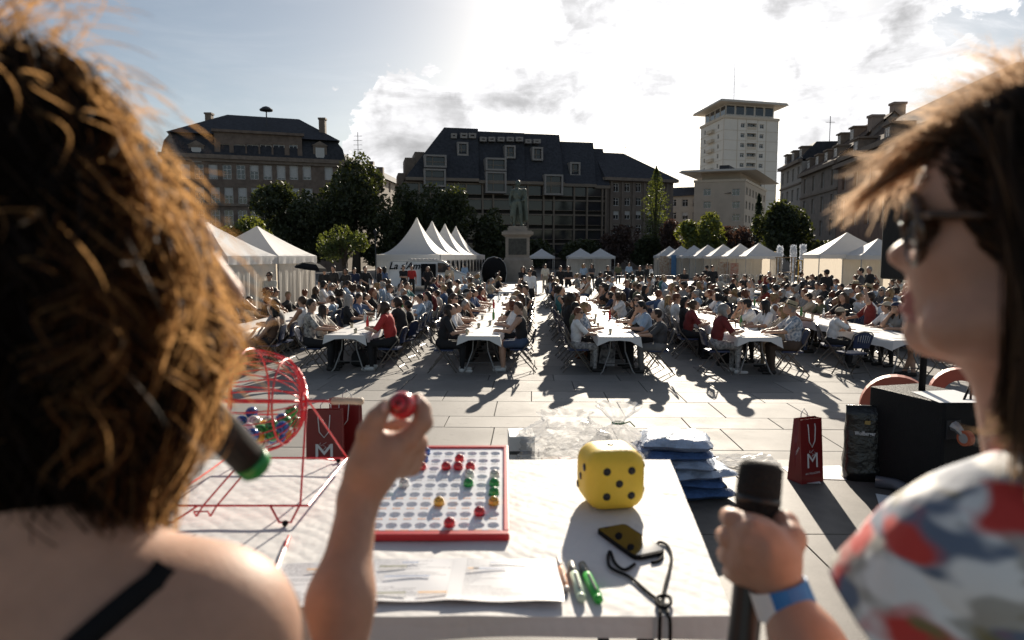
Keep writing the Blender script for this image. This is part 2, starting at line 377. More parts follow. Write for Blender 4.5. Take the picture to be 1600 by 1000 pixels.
# ---- buildings
M_PANE = mat('window_glass', (.02, .023, .028), .06, 0, 0); M_PANE.node_tree.nodes['Principled BSDF'].inputs['Specular IOR Level'].default_value = .9
M_WHITEW = mat('white_window_frame', (.62, .6, .57), .55); M_BLIND = mat('roller_blind', (.5, .49, .47), .6, var=.08)
M_SLATE = mat('slate_roof', (.045, .047, .055), .85, spec=.2, var=.35, vscale=2.5, bump=.4, bscale=6)
M_STONE = mat('brown_sandstone', (.16, .12, .095), .85, var=.3, vscale=1.3, bump=.3, bscale=3); M_STONE2 = mat('sandstone_trim', (.19, .15, .12), .85, var=.25, vscale=2)
class Facade:
    def __init__(s, P0, P1, flip=False):
        s.O = Vector((P0[0], P0[1], 0)); e = Vector((P1[0], P1[1], 0)) - s.O; s.len = e.length; s.U = e.normalized(); s.N = Vector((s.U.y, -s.U.x, 0)) * (-1 if flip else 1)
    def P(s, u, z, out=0.0): return s.O + s.U * u + s.N * out + Vector((0, 0, z))
    def hit(s, px, py):
        d = ray(px, py); o = Vector((0, 0, CAM_Z)); t = (s.O - o).dot(s.N) / d.dot(s.N); q = o + d * t
        return (q - s.O).dot(s.U), q.z
    def fbox(s, mb, u0, u1, z0, z1, o0, o1, mi=0):
        q = [s.P(u0, z0, o0), s.P(u1, z0, o0), s.P(u1, z0, o1), s.P(u0, z0, o1)]; t = [p + Vector((0, 0, z1 - z0)) for p in q]
        f = [(0, 3, 2, 1), (4, 5, 6, 7), (0, 1, 5, 4), (1, 2, 6, 5), (2, 3, 7, 6), (3, 0, 4, 7)]
        if s.U.cross(s.N).z < 0: f = [x[::-1] for x in f]
        mb.add(q + t, f, mi)
def wall_open(mb, fa, u0, u1, z0, z1, rects, depth=.3, mi=0):
    us = sorted({u0, u1} | {min(max(x, u0), u1) for r in rects for x in r[:2]}); zs = sorted({z0, z1} | {min(max(x, z0), z1) for r in rects for x in r[2:]})
    for i in range(len(us) - 1):
        for j in range(len(zs) - 1):
            uc, zc = (us[i] + us[i + 1]) / 2, (zs[j] + zs[j + 1]) / 2
            if any(r[0] < uc < r[1] and r[2] < zc < r[3] for r in rects): continue
            mb.quad(fa.P(us[i], zs[j]), fa.P(us[i + 1], zs[j]), fa.P(us[i + 1], zs[j + 1]), fa.P(us[i], zs[j + 1]), mi)
    for (a, b, c, d) in rects:
        for (p, q) in (((a, c), (b, c)), ((b, c), (b, d)), ((b, d), (a, d)), ((a, d), (a, c))):
            mb.quad(fa.P(*p), fa.P(*p, -depth), fa.P(*q, -depth), fa.P(*q), mi)
def window(fa, parent, r, depth=.28, frame=None, blind=0.0, cross=True, bars=0, fw=.09):
    a, b, c, d = r; frame = frame or M_WHITEW
    m = MB(); o = -depth + .06
    for (x0, x1, z0, z1) in ((a, a + fw, c, d), (b - fw, b, c, d), (a + fw, b - fw, c, c + fw), (a + fw, b - fw, d - fw, d)): fa.fbox(m, x0, x1, z0, z1, -depth, o)
    if cross:
        mu = (a + b) / 2; fa.fbox(m, mu - fw * .4, mu + fw * .4, c + fw, d - fw, -depth, o - .01); zz = c + (d - c) * .68; fa.fbox(m, a + fw, b - fw, zz - .03, zz + .03, -depth, o - .015)
    for k in range(bars): zz = c + (d - c) * (k + 1) / (bars + 1); fa.fbox(m, a + fw, b - fw, zz - .025, zz + .025, -depth, o - .02)
    w = m.build('window', frame, parent, world=True)
    p = MB(); fa.fbox(p, a + fw * .5, b - fw * .5, c + fw * .5, d - fw * .5, -depth - .02, -depth + .012); q = p.build('pane', M_PANE, w)
    q.data.transform(parent.matrix_basis.inverted())
    if blind > 0:
        bl = MB(); fa.fbox(bl, a + fw, b - fw, d - (d - c) * blind, d - .02, -depth + .02, o + .03); s_ = bl.build('blind', M_BLIND, w); s_.data.transform(parent.matrix_basis.inverted())
    return w
def stone_house():
    fa = Facade(aty(255, 300, 93), aty(541, 300, 101)); L = fa.len
    t = thing('stone_building', 'brown sandstone corner building with hipped slate roof and siren left of square', 'building', fa.P(L / 2, 0))
    _, zc = fa.hit(400, 251); _, zt = fa.hit(400, 213)
    rects = []; wins = []
    def win(px, py, w, h, **k):
        u, z = fa.hit(px, py); r = (u - w / 2, u + w / 2, z - h / 2, z + h / 2); rects.append(r); wins.append((r, k))
    for i, x in enumerate((290, 311, 332.8, 354.8, 376.3, 397.3, 418.3, 439.3, 459.2, 479.6, 513.8)): win(x, 269 + (x - 400) * .012, 1.15, 2.0, blind=(0.95, 0, .9, 0, 0, .45, .8, .9, .85, .8, .95)[i], bars=2)
    for i, x in enumerate((290, 312, 336.6, 357.6, 379.1, 399.6, 420, 441, 461, 482, 513)): win(x, 306 + (x - 400) * .008, 1.15, 2.3, blind=(.5, .3, .4, .5, .55, .5, .45, .8, .3, .5, .4)[i], bars=2)
    for i, x in enumerate((290, 312, 336.6, 357.6, 379.1, 399.6, 420, 441, 461, 482, 513)): win(x, 341 + (x - 400) * .004, 1.2, 2.3, bars=2)
    for i, x in enumerate((300, 330, 360, 390, 420, 450, 480, 512)): win(x, 380, 2.0, 2.8, bars=1)
    w = MB(); wall_open(w, fa, 0, L, 0, zc, rects)
    back = [fa.P(0, 0, -16), fa.P(L, 0, -16)]
    for a, b in ((fa.P(L, 0), back[1]), (back[0], fa.P(0, 0)), (back[1], back[0])): w.quad(a, b, b + Vector((0, 0, zc)), a + Vector((0, 0, zc)))
    w.build('wall', M_STONE, t, world=True)
    for r, k in wins: window(fa, t, r, **k)
    tr = MB(); fa.fbox(tr, -.4, L + .4, zc, zc + .55, -.3, .55); fa.fbox(tr, -.2, L + .2, zc - .4, zc - .003, 0, .28)
    _, z3 = fa.hit(400, 323); fa.fbox(tr, -.1, L + .1, z3, z3 + .35, 0.003, .25); tr.build('cornice', M_STONE2, t, world=True)
    # mansard and hip roof
    def ring(ins, z): return [fa.P(ins, z, -ins + .2), fa.P(L - ins, z, -ins + .2), fa.P(L - ins, z, -16 + ins), fa.P(ins, z, -16 + ins)]
    ro = MB(); a = ring(0, zc + .55); b = ring(.35, zc + 2.2); c = ring(1.1, zt)
    zr = aty(420, 183, fa.P(L / 2, 0, -8).y).z; d = [fa.P(8, zr, -7.5), fa.P(L - 6, zr, -7.5), fa.P(L - 6, zr, -8.5), fa.P(8, zr, -8.5)]
    for p, q in ((a, b), (b, c), ([fa.P(.7, zt, .0), fa.P(L - .7, zt, .0), fa.P(L - .7, zt, -15.4), fa.P(.7, zt, -15.4)], d)):
        for i in range(4): ro.quad(p[i], p[(i + 1) % 4], q[(i + 1) % 4], q[i])
    ro.quad(*d); roof = ro.build('roof', M_SLATE, t, world=True)
    # attic storey of stone with six windows
    u0, _ = fa.hit(335, 230); u1, _ = fa.hit(472, 230); rr = []; ww = []
    for x, wd in ((351.5, 1.15), (374.5, 1.5), (394.9, 1.5), (415.5, 1.5), (436, 1.5), (458.6, 1.1)):
        u, z = fa.hit(x, 235.5); r = (u - wd / 2, u + wd / 2, z - .85, z + .85); rr.append(r); ww.append(r)
    at = MB(); fb = Facade(fa.P(0, 0, .12), fa.P(L, 0, .12)); wall_open(at, fb, u0, u1, zc + .55, zt + .3, rr)
    for s_, uu in ((1, u0), (-1, u1)): at.quad(fb.P(uu, zc + .55), fb.P(uu, zt + .3), fb.P(uu, zt + .3, -3), fb.P(uu, zc + .55, -3))
    at.quad(fb.P(u0, zt + .3), fb.P(u1, zt + .3), fb.P(u1, zt + .3, -3), fb.P(u0, zt + .3, -3)); fb.fbox(at, u0 - .3, u1 + .3, zt + .3, zt + .65, -.5, .4)
    at.build('attic_wall', M_STONE, t, world=True)
    for r in ww: window(fb, t, r, bars=2)
    for x in (500, 307):
        u, z = fa.hit(x, 240); dm = MB(); fa.fbox(dm, u - .95, u + .95, z - 1.35, z + 1.1, -2, .05); dm.prism([(0, 0)] * 3, 0, 0) if False else None
        dm.add([fa.P(u - 1.15, z + 1.1, .15), fa.P(u + 1.15, z + 1.1, .15), fa.P(u, z + 1.75, .15), fa.P(u - 1.15, z + 1.1, -2), fa.P(u + 1.15, z + 1.1, -2), fa.P(u, z + 1.75, -2)], [(0, 1, 2), (3, 5, 4), (0, 2, 5, 3), (1, 4, 5, 2), (0, 3, 4, 1)])
        dd = dm.build('dormer', M_STONE2, t, world=True); fc = Facade(fa.P(0, 0, .34), fa.P(L, 0, .34)); window(fc, t, (u - .6, u + .6, z - 1.1, z + .8), blind=.9)
    for x, y in ((327, 184), (504, 192)):
        p = aty(x, y, 103); ch = MB(); ch.box((p.x, p.y, p.z - 2), (.9, .9, 5)); ch.box((p.x, p.y, p.z + .55), (1.1, 1.1, .25)); ch.build('chimney', M_STONE2, t, world=True)
    p = aty(416, 172, 101); si = MB(); si.tube([p - Vector((0, 0, 2.2)), p], .09); si.lathe([(.05, .55), (.5, .4), (.95, .05), (.9, -.12), (.3, -.2)][::-1], 14, p); si.build('siren', mat('dark_metal', (.05, .05, .055), .5, .6), t, world=True)
    for x, y, h in ((560, 240, 4.2), (575, 258, 1.4), (590, 265, 1.4)): pass
stone_house()
def far_block():
    # a lower street building seen between the trees, with a rooftop aerial
    fa = Facade(aty(535, 300, 104), aty(640, 300, 150)); L = fa.len; t = thing('street_building', 'narrow pale building with rooftop aerial between stone building and trees', 'building', fa.P(L / 2, 0))
    zt = aty(560, 262, 112).z; rects = []
    for r_ in range(5):
        for k in range(9): u = 3 + k * 5; rects.append((u, u + 1.4, 2 + r_ * 3.1, 3.9 + r_ * 3.1))
    w = MB(); wall_open(w, fa, 0, L, 0, zt, [r for r in rects if r[3] < zt])
    for a, b in ((fa.P(L, 0), fa.P(L, 0, -12)), (fa.P(L, 0, -12), fa.P(0, 0, -12)), (fa.P(0, 0, -12), fa.P(0, 0))): w.quad(a, b, b + Vector((0, 0, zt)), a + Vector((0, 0, zt)))
    w.build('wall', mat('pale_render', (.42, .37, .31), .9), t, world=True)
    for r in rects:
        if r[3] < zt: window(fa, t, r)
    ro = MB(); a = [fa.P(-.4, zt, .5), fa.P(L, zt, .5), fa.P(L, zt, -12), fa.P(-.4, zt, -12)]; b = [fa.P(1, zt + 2.6, -3), fa.P(L - 1, zt + 2.6, -3), fa.P(L - 1, zt + 2.6, -9), fa.P(1, zt + 2.6, -9)]
    for i in range(4): ro.quad(a[i], a[(i + 1) % 4], b[(i + 1) % 4], b[i])
    ro.quad(*b); ro.build('roof', M_SLATE, t, world=True)
    p = aty(560, 262, 112); an = MB(); an.tube([p - Vector((0, 0, 1)), p + Vector((0, 0, 5.6))], .05, 5)
    for k in range(5): an.tube([p + Vector((-.7, 0, 2.2 + k * .7)), p + Vector((.7, 0, 2.2 + k * .7))], .03, 4)
    an.build('aerial', MATS['dark_metal'], t, world=True)
    for x, y in ((579, 257), (594, 266)): q = aty(x, y, 124); ch = MB(); ch.box((q.x, q.y, q.z - 1.5), (1.2, 1.2, 4)); ch.build('chimney', M_STONE2, t, world=True)
far_block()
M_BRONZEF = mat('bronze_anodised_frame', (.17, .135, .105), .5, .3, var=.15, vscale=.8); M_DGLASS = mat('tinted_glass', (.022, .024, .03), .08, 0, .3, vscale=.35)
def modern_house():
    fa = Facade(aty(628, 300, 106), aty(946, 300, 113)); L = fa.len
    t = thing('department_store', 'dark stepped slate and bronze glass building with box bay windows behind statue', 'building', fa.P(L / 2, 0))
    secs = [(633.6, 747, 694, 747, 199, 278.6), (747, 819, 747, 819, 205, 283), (819, 880, 819, 874, 208.5, 284.5), (878, 930, 876, 927, 221, 287.5), (928, 952, 927, 942, 232, 290)]
    ro = MB(); back = 14
    for i, (b0, b1, t0, t1, ty, by) in enumerate(secs):
        ub0, zb = fa.hit(b0, by); ub1, zb1 = fa.hit(b1, by); fi = 4.0 + .6 * i; jut = .55 * (4 - i)
        ft = Facade(fa.P(0, 0, -fi), fa.P(L, 0, -fi)); ut0, zt = ft.hit(t0, ty); ut1, _ = ft.hit(t1, ty)
        zb = (zb + zb1) / 2; A = [fa.P(ub0, zb, .25 + jut * .3), fa.P(ub1, zb, .25 + jut * .3), ft.P(ut1, zt), ft.P(ut0, zt)]; B = [fa.P(ub0, zb, -back), fa.P(ub1, zb, -back), fa.P(ut1, zt, -back), fa.P(ut0, zt, -back)]
        ro.quad(*A); ro.quad(A[3], A[2], B[2], B[3]); ro.quad(A[1], B[1], B[2], A[2]); ro.quad(A[0], A[3], B[3], B[0])
        e = MB(); fa.fbox(e, ub0, ub1, zb - .5, zb - .02, 0, .5 + jut * .3); e.build('gutter', M_BRONZEF, t, world=True)
        # small top windows and their frames lie in the slope
    roof = ro.build('roof', M_SLATE, t, world=True)
    # wall: storeys of glass between bronze posts and bands
    zs = [0.0]; zt = fa.hit(780, 284)[1]
    n = 6
    for k in range(1, n + 1): zs.append(zt * k / n)
    bands = MB()
    for k in range(n): fa.fbox(bands, 0, L, zs[k + 1] - .55, zs[k + 1] - .52 + .2, -.05, .22); fa.fbox(bands, 0, L, zs[k] + .25 if k else 0, zs[k] + .33 if k else .2, -.05, .12)
    bands.build('floor_band', M_BRONZEF, t, world=True)
    u = 0; k = 0; posts = []
    while u < L: posts.append(u); u += (2.6, 1.7, 3.4, 2.2)[k % 4]; k += 1
    posts.append(L)
    for u in posts: m = MB(); fa.fbox(m, u - .13, u + .13, 0, zt - .5, -.06, .32); m.build('mullion', M_BRONZEF, t, world=True)
    for i in range(len(posts) - 1):
        for k in range(n):
            m = MB(); o = random.uniform(-.012, .012); fa.fbox(m, posts[i] + .13, posts[i + 1] - .13, zs[k] + (.33 if k else .2), zs[k + 1] - .55, -.12 + o, -.06 + o); m.build('pane', M_DGLASS, t, world=True)
    bk = MB(); fa.fbox(bk, .3, L - .3, 0, zt, -back, -.4); bk.build('core', mat('dark_interior', (.03, .026, .022), .9), t, world=True)
    # projecting box bays
    def bay(x0, x1, y0, y1, out, deep=5.0):
        fo = Facade(fa.P(0, 0, out), fa.P(L, 0, out)); a, z1 = fo.hit(x0, y0); b, z0 = fo.hit(x1, y1); m = MB(); f_ = .28
        for (p, q, r, s) in ((a, a + f_, z0, z1), (b - f_, b, z0, z1), (a + f_, b - f_, z0, z0 + f_), (a + f_, b - f_, z1 - f_, z1)): fo.fbox(m, p, q, r, s, -deep, 0)
        fr = m.build('bay_window', mat('grey_bay_frame', (.27, .245, .225), .6), t, world=True); inv = t.matrix_basis.inverted()
        g_ = MB(); fo.fbox(g_, a + f_, b - f_, z0 + f_, z1 - f_, -.6, -.45); p_ = g_.build('pane', M_DGLASS, fr); p_.data.transform(inv)
        mu = MB(); uu = a + (b - a) * .38; fo.fbox(mu, uu - .06, uu + .06, z0 + f_, z1 - f_, -.45, -.36); zz = z0 + (z1 - z0) * .45; fo.fbox(mu, a + f_, uu - .06, zz - .05, zz + .05, -.45, -.37); fo.fbox(mu, uu + .06, b - f_, zz - .05, zz + .05, -.45, -.37); q_ = mu.build('glazing_bar', M_BRONZEF, fr); q_.data.transform(inv)
    for (x0, x1, y0, y1, out) in ((663, 698, 241, 262, .9), (662, 697, 263, 292, 1.3), (714.5, 732, 221.5, 243.5, -1.2), (759, 791.5, 246, 267, .9), (759, 791.5, 267.5, 302, 1.3), (789, 805.7, 226.6, 247.5, -1.2), (832, 848.6, 229.3, 251, -1.3), (851, 880, 272, 305, 1.2), (891, 907, 253, 275.5, -.8)):
        bay(x0, x1, y0, y1, out, 3.0 if out > 0 else 2.4)
    for (x0, x1, y0, y1) in ((705, 714, 208, 216), (719.4, 730.5, 207.5, 216), (732.5, 744, 207.5, 216), (750, 760.5, 213.5, 221), (763.5, 774, 213.5, 221), (778, 788.5, 213.5, 221), (792, 803, 213.5, 221), (806.5, 817.5, 213.5, 221), (821, 830.5, 217, 224), (834, 845, 217, 224)): bay(x0, x1, y0, y1, -2.55, 1.6)
    # side terraces on the left
    for (x0, x1, y0, y1) in ((648, 664, 237, 300), (633, 650, 246, 300), (622, 636, 270, 300)):
        fo = Facade(fa.P(0, 0, -7), fa.P(L, 0, -7)); a, z1 = fo.hit(x0, y0); b, _ = fo.hit(x1, y1); m = MB(); fo.fbox(m, a, b, 0, z1, -6, 0); m.build('terrace_block', M_STONE2, t, world=True)
modern_house()
def pilaster_house():
    fa = Facade(aty(946, 300, 114), aty(1052, 300, 118)); L = fa.len; t = thing('pilaster_building', 'brown building with pilasters and hipped roof behind slender poplar', 'building', fa.P(L / 2, 0))
    _, zc = fa.hit(980, 281); rects = []; wins = []
    for x in (963, 980.5, 998, 1015, 1033):
        for (y, h, b) in ((293, 1.25, 0), (315, 1.15, 0), (336, 1.2, .5), (358, 1.3, 0), (382, 1.4, 0)):
            u, z = fa.hit(x, y); r = (u - .52, u + .52, z - h / 2 - .1, z + h / 2 + .1); rects.append(r); wins.append((r, b))
    w = MB(); wall_open(w, fa, 0, L, 0, zc, rects)
    for a, b in ((fa.P(L, 0), fa.P(L, 0, -12)), (fa.P(0, 0, -12), fa.P(0, 0)), (fa.P(L, 0, -12), fa.P(0, 0, -12))): w.quad(a, b, b + Vector((0, 0, zc)), a + Vector((0, 0, zc)))
    w.build('wall', mat('taupe_render', (.18, .145, .12), .85, var=.18, vscale=.8), t, world=True)
    for r, b in wins: window(fa, t, r, blind=b)
    for x in (954.5, 972, 989, 1006.5, 1024, 1042): u, _ = fa.hit(x, 300); m = MB(); fa.fbox(m, u - .22, u + .22, 0, zc - .3, .003, .3); m.build('pilaster', MATS['taupe_render'], t, world=True)
    m = MB(); fa.fbox(m, -.5, L + .5, zc - .25, zc + .25, -.2, .9); m.build('cornice', M_STONE2, t, world=True)
    zr = aty(965, 241, 122).z; ro = MB(); a = [fa.P(-.5, zc + .25, .8), fa.P(L + .5, zc + .25, .8), fa.P(L + .5, zc + .25, -12.5), fa.P(-.5, zc + .25, -12.5)]; b = [fa.P(.3, zr, -5.5), fa.P(L - 6.7, zr, -5.5), fa.P(L - 6.7, zr, -6.6), fa.P(.3, zr, -6.6)]
    for i in range(4): ro.quad(a[i], a[(i + 1) % 4], b[(i + 1) % 4], b[i])
    ro.quad(*b); ro.build('roof', M_SLATE, t, world=True)
    p = aty(977, 242, 120); an = MB(); an.tube([p - Vector((0, 0, .8)), p + Vector((0, 0, 1.9))], .04, 5); an.tube([p + Vector((-.7, 0, 1.3)), p + Vector((.7, 0, 1.3))], .03, 4); an.build('aerial', MATS['dark_metal'], t, world=True)
pilaster_house()
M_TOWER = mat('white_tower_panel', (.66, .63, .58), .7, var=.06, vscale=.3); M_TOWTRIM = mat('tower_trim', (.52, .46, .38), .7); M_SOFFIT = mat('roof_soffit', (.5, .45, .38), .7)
def tower():
    c0 = aty(1128, 300, 200); c1 = aty(1212, 300, 205); c2 = aty(1092.5, 300, 217)
    fr = Facade(c0, c1); lf = Facade(c2, c0); t = thing('tower_block', 'white high-rise apartment tower with overhanging flat roof and balconies', 'building', c0 * 1.0)
    t.location.z = 0; t.matrix_basis = Matrix.Translation(t.location); W = fr.len; D = lf.len
    ztop = fr.hit(1128, 184)[1]; p = 2.82; m = MB(); rects = []; wins = []; bal = []
    for k in range(12):
        z = ztop - 1.0 - k * p
        for (f0, f1) in ((.31, .385), (.66, .735)): rects.append((W * f0, W * f1, z - 1.35, z - .15)); wins.append((fr, rects[-1]))
        bal.append((W * .43, W * .60, z - 1.9, z))
        rects.append(bal[-1])
    wall_open(m, fr, 0, W, 0, ztop, rects, .9)
    rl = []
    for k in range(12):
        z = ztop - 1.0 - k * p
        for f0 in (.2, .78): rl.append((D * f0 - .6, D * f0 + .6, z - 1.4, z - .15))
    wall_open(m, lf, 0, D, 0, ztop, rl, .3)
    for a, b in ((fr.P(W, 0), lf.P(0, 0) + (c1 - c0)), (lf.P(0, 0) + (c1 - c0), lf.P(0, 0))): a = Vector((a.x, a.y, 0)); b = Vector((b.x, b.y, 0)); m.quad(a, b, b + Vector((0, 0, ztop)), a + Vector((0, 0, ztop)))
    m.build('wall', M_TOWER, t, world=True)
    for fa, r in wins: window(fa, t, r, .3)
    for r in rl: window(lf, t, r, .28)
    for r in bal:
        b = MB(); fr.fbox(b, r[0] + .02, r[1] - .02, r[2], r[2] + .85, -.12, .06); o = b.build('balcony', M_TOWTRIM, t, world=True)
        window(fr, t, (r[0], r[1], r[2], r[3]), .88, cross=True)
    for k in range(12):
        z = ztop - 1.0 - k * p; b = MB(); lf.fbox(b, D * .38, D * .62, z - 1.95, z - 1.05, .0, .9); b.build('balcony', M_TOWTRIM, t, world=True)
        s = MB(); fr.fbox(s, 0, W, z - 2.3, z - 2.2, .003, .06); lf.fbox(s, 0, D, z - 2.3, z - 2.2, .003, .06); s.build('floor_line', M_TOWTRIM, t, world=True)
    s = MB()
    for u in (0, .25, .41, .62, .78, 1): fr.fbox(s, W * u - .08, W * u + .08, 0, ztop, .004, .07)
    s.build('panel_joint', M_TOWTRIM, t, world=True)
    def ring(g, z): e1 = fr.U; e2 = -lf.U; return [Vector((c0.x, c0.y, z)) - e1 * g - e2 * g, Vector((c0.x, c0.y, z)) + e1 * (W + g) - e2 * g, Vector((c0.x, c0.y, z)) + e1 * (W + g) + e2 * (D + g), Vector((c0.x, c0.y, z)) - e1 * g + e2 * (D + g)]
    def block(name, g, z0, z1, mt, g2=None):
        b = MB(); q = ring(g, z0); r = ring(g if g2 is None else g2, z1); b.add(q + r, [(3, 2, 1, 0), (4, 5, 6, 7), (0, 1, 5, 4), (1, 2, 6, 5), (2, 3, 7, 6), (3, 0, 4, 7)]); return b.build(name, mt, t, world=True)
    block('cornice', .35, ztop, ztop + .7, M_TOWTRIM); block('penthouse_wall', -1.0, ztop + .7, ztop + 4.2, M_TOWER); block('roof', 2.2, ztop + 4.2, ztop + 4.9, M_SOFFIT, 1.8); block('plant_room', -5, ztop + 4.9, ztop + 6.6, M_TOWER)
    fp = Facade(fr.P(1, 0, -.96), fr.P(W - 1, 0, -.96)); n = 5
    for k in range(n): a = fp.len * (k + .06) / n; b = fp.len * (k + .94) / n; window(fp, t, (a, b, ztop + 1.3, ztop + 3.9), -.06, cross=False)
    fq = Facade(lf.P(1, 0, -.96), lf.P(D - 1, 0, -.96))
    for k in range(4): a = fq.len * (k + .08) / 4; b = fq.len * (k + .92) / 4; window(fq, t, (a, b, ztop + 1.3, ztop + 3.9), -.06, cross=False)
    a = ring(-6, ztop + 6.6)[0]; an = MB(); an.tube([a, a + Vector((0, 0, 16))], [.06, .03], 5); an.build('mast', MATS['dark_metal'], t, world=True)
tower()
def corner_block():
    c0 = aty(1163, 330, 140); c1 = aty(1084, 330, 143); c2 = aty(1196, 330, 163); lf = Facade(c1, c0); rf = Facade(c0, c2)
    t = thing('corner_building', 'beige office block with broad overhanging roof below the white tower', 'building', (c0.x, c0.y, 0)); zt = lf.hit(1163, 283)[1]; r1 = []; r2 = []
    for y in (300, 320, 340, 362): u, z = lf.hit(1150, y); r1.append((u - .75, u + .75, z - .7, z + .7)); u2, z = lf.hit(1105, y); r1.append((u2 - .75, u2 + .75, z - .7, z + .7))
    for k in range(4):
        for j in range(7): u = 1.2 + j * rf.len / 7.3; z = zt - 2.6 - k * 2.8; r2.append((u, u + 1.7, z, z + 1.5))
    m = MB(); wall_open(m, lf, 0, lf.len, 0, zt, r1); wall_open(m, rf, 0, rf.len, 0, zt, r2)
    b1 = c1 + (c2 - c0); 
    for a, b in ((c2, b1), (b1, c1)): a = Vector((a.x, a.y, 0)); b = Vector((b.x, b.y, 0)); m.quad(a, b, b + Vector((0, 0, zt)), a + Vector((0, 0, zt)))
    m.build('wall', mat('beige_render', (.46, .40, .33), .85, var=.1, vscale=.4), t, world=True)
    for r in r1: window(lf, t, r)
    for r in r2: window(rf, t, r)
    e1 = -lf.U; e2 = rf.U; o = Vector((c0.x, c0.y, 0)); W = lf.len; D = rf.len
    def block(name, g, z0, z1, mt, g2): 
        b = MB(); f = lambda g, z: [o - e1 * g - e2 * g + Vector((0, 0, z)), o - e1 * g + e2 * (D + g) + Vector((0, 0, z)), o + e1 * (W + g) + e2 * (D + g) + Vector((0, 0, z)), o + e1 * (W + g) - e2 * g + Vector((0, 0, z))]
        b.add(f(g, z0) + f(g2, z1), [(3, 2, 1, 0), (4, 5, 6, 7), (0, 1, 5, 4), (1, 2, 6, 5), (2, 3, 7, 6), (3, 0, 4, 7)]); b.build(name, mt, t, world=True)
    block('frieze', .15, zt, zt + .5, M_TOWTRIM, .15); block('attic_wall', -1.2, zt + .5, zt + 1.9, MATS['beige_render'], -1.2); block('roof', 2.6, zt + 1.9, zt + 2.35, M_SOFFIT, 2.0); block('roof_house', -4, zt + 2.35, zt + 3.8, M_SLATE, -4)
    # lower wing to the left
    fa = Facade(aty(1030, 330, 150), aty(1142, 330, 141)); t2 = thing('office_wing', 'low beige wing with dark roof and rows of windows beside corner block', 'building', fa.P(fa.len / 2, 0)); z2 = fa.hit(1090, 305)[1]; rr = []
    for x in (1034, 1052, 1070, 1087, 1103, 1117, 1128):
        for y in (317, 337, 358, 380): u, z = fa.hit(x, y); rr.append((u - .65, u + .65, z - .75, z + .75))
    rr = [r for r in rr if r[0] > .1 and r[1] < fa.len]
    m = MB(); wall_open(m, fa, 0, fa.len, 0, z2, rr); m.quad(fa.P(0, 0, -9), fa.P(0, 0), fa.P(0, z2), fa.P(0, z2, -9)); m.quad(fa.P(fa.len, 0), fa.P(0, 0, -9) + fa.U * fa.len, fa.P(fa.len, z2, -9), fa.P(fa.len, z2)); m.build('wall', MATS['beige_render'], t2, world=True)
    for i, r in enumerate(rr): window(fa, t2, r, blind=(0, 0, .5)[i % 3])
    ro = MB(); L = fa.len; a = [fa.P(-.5, z2, .7), fa.P(L, z2, .7), fa.P(L, z2, -10), fa.P(-.5, z2, -10)]; b = [fa.P(.5, z2 + 2.3, -4), fa.P(L, z2 + 2.0, -4), fa.P(L, z2 + 2, -6), fa.P(.5, z2 + 2.3, -6)]
    for i in range(4): ro.quad(a[i], a[(i + 1) % 4], b[(i + 1) % 4], b[i])
    ro.quad(*b); ro.build('roof', M_SLATE, t2, world=True)
corner_block()
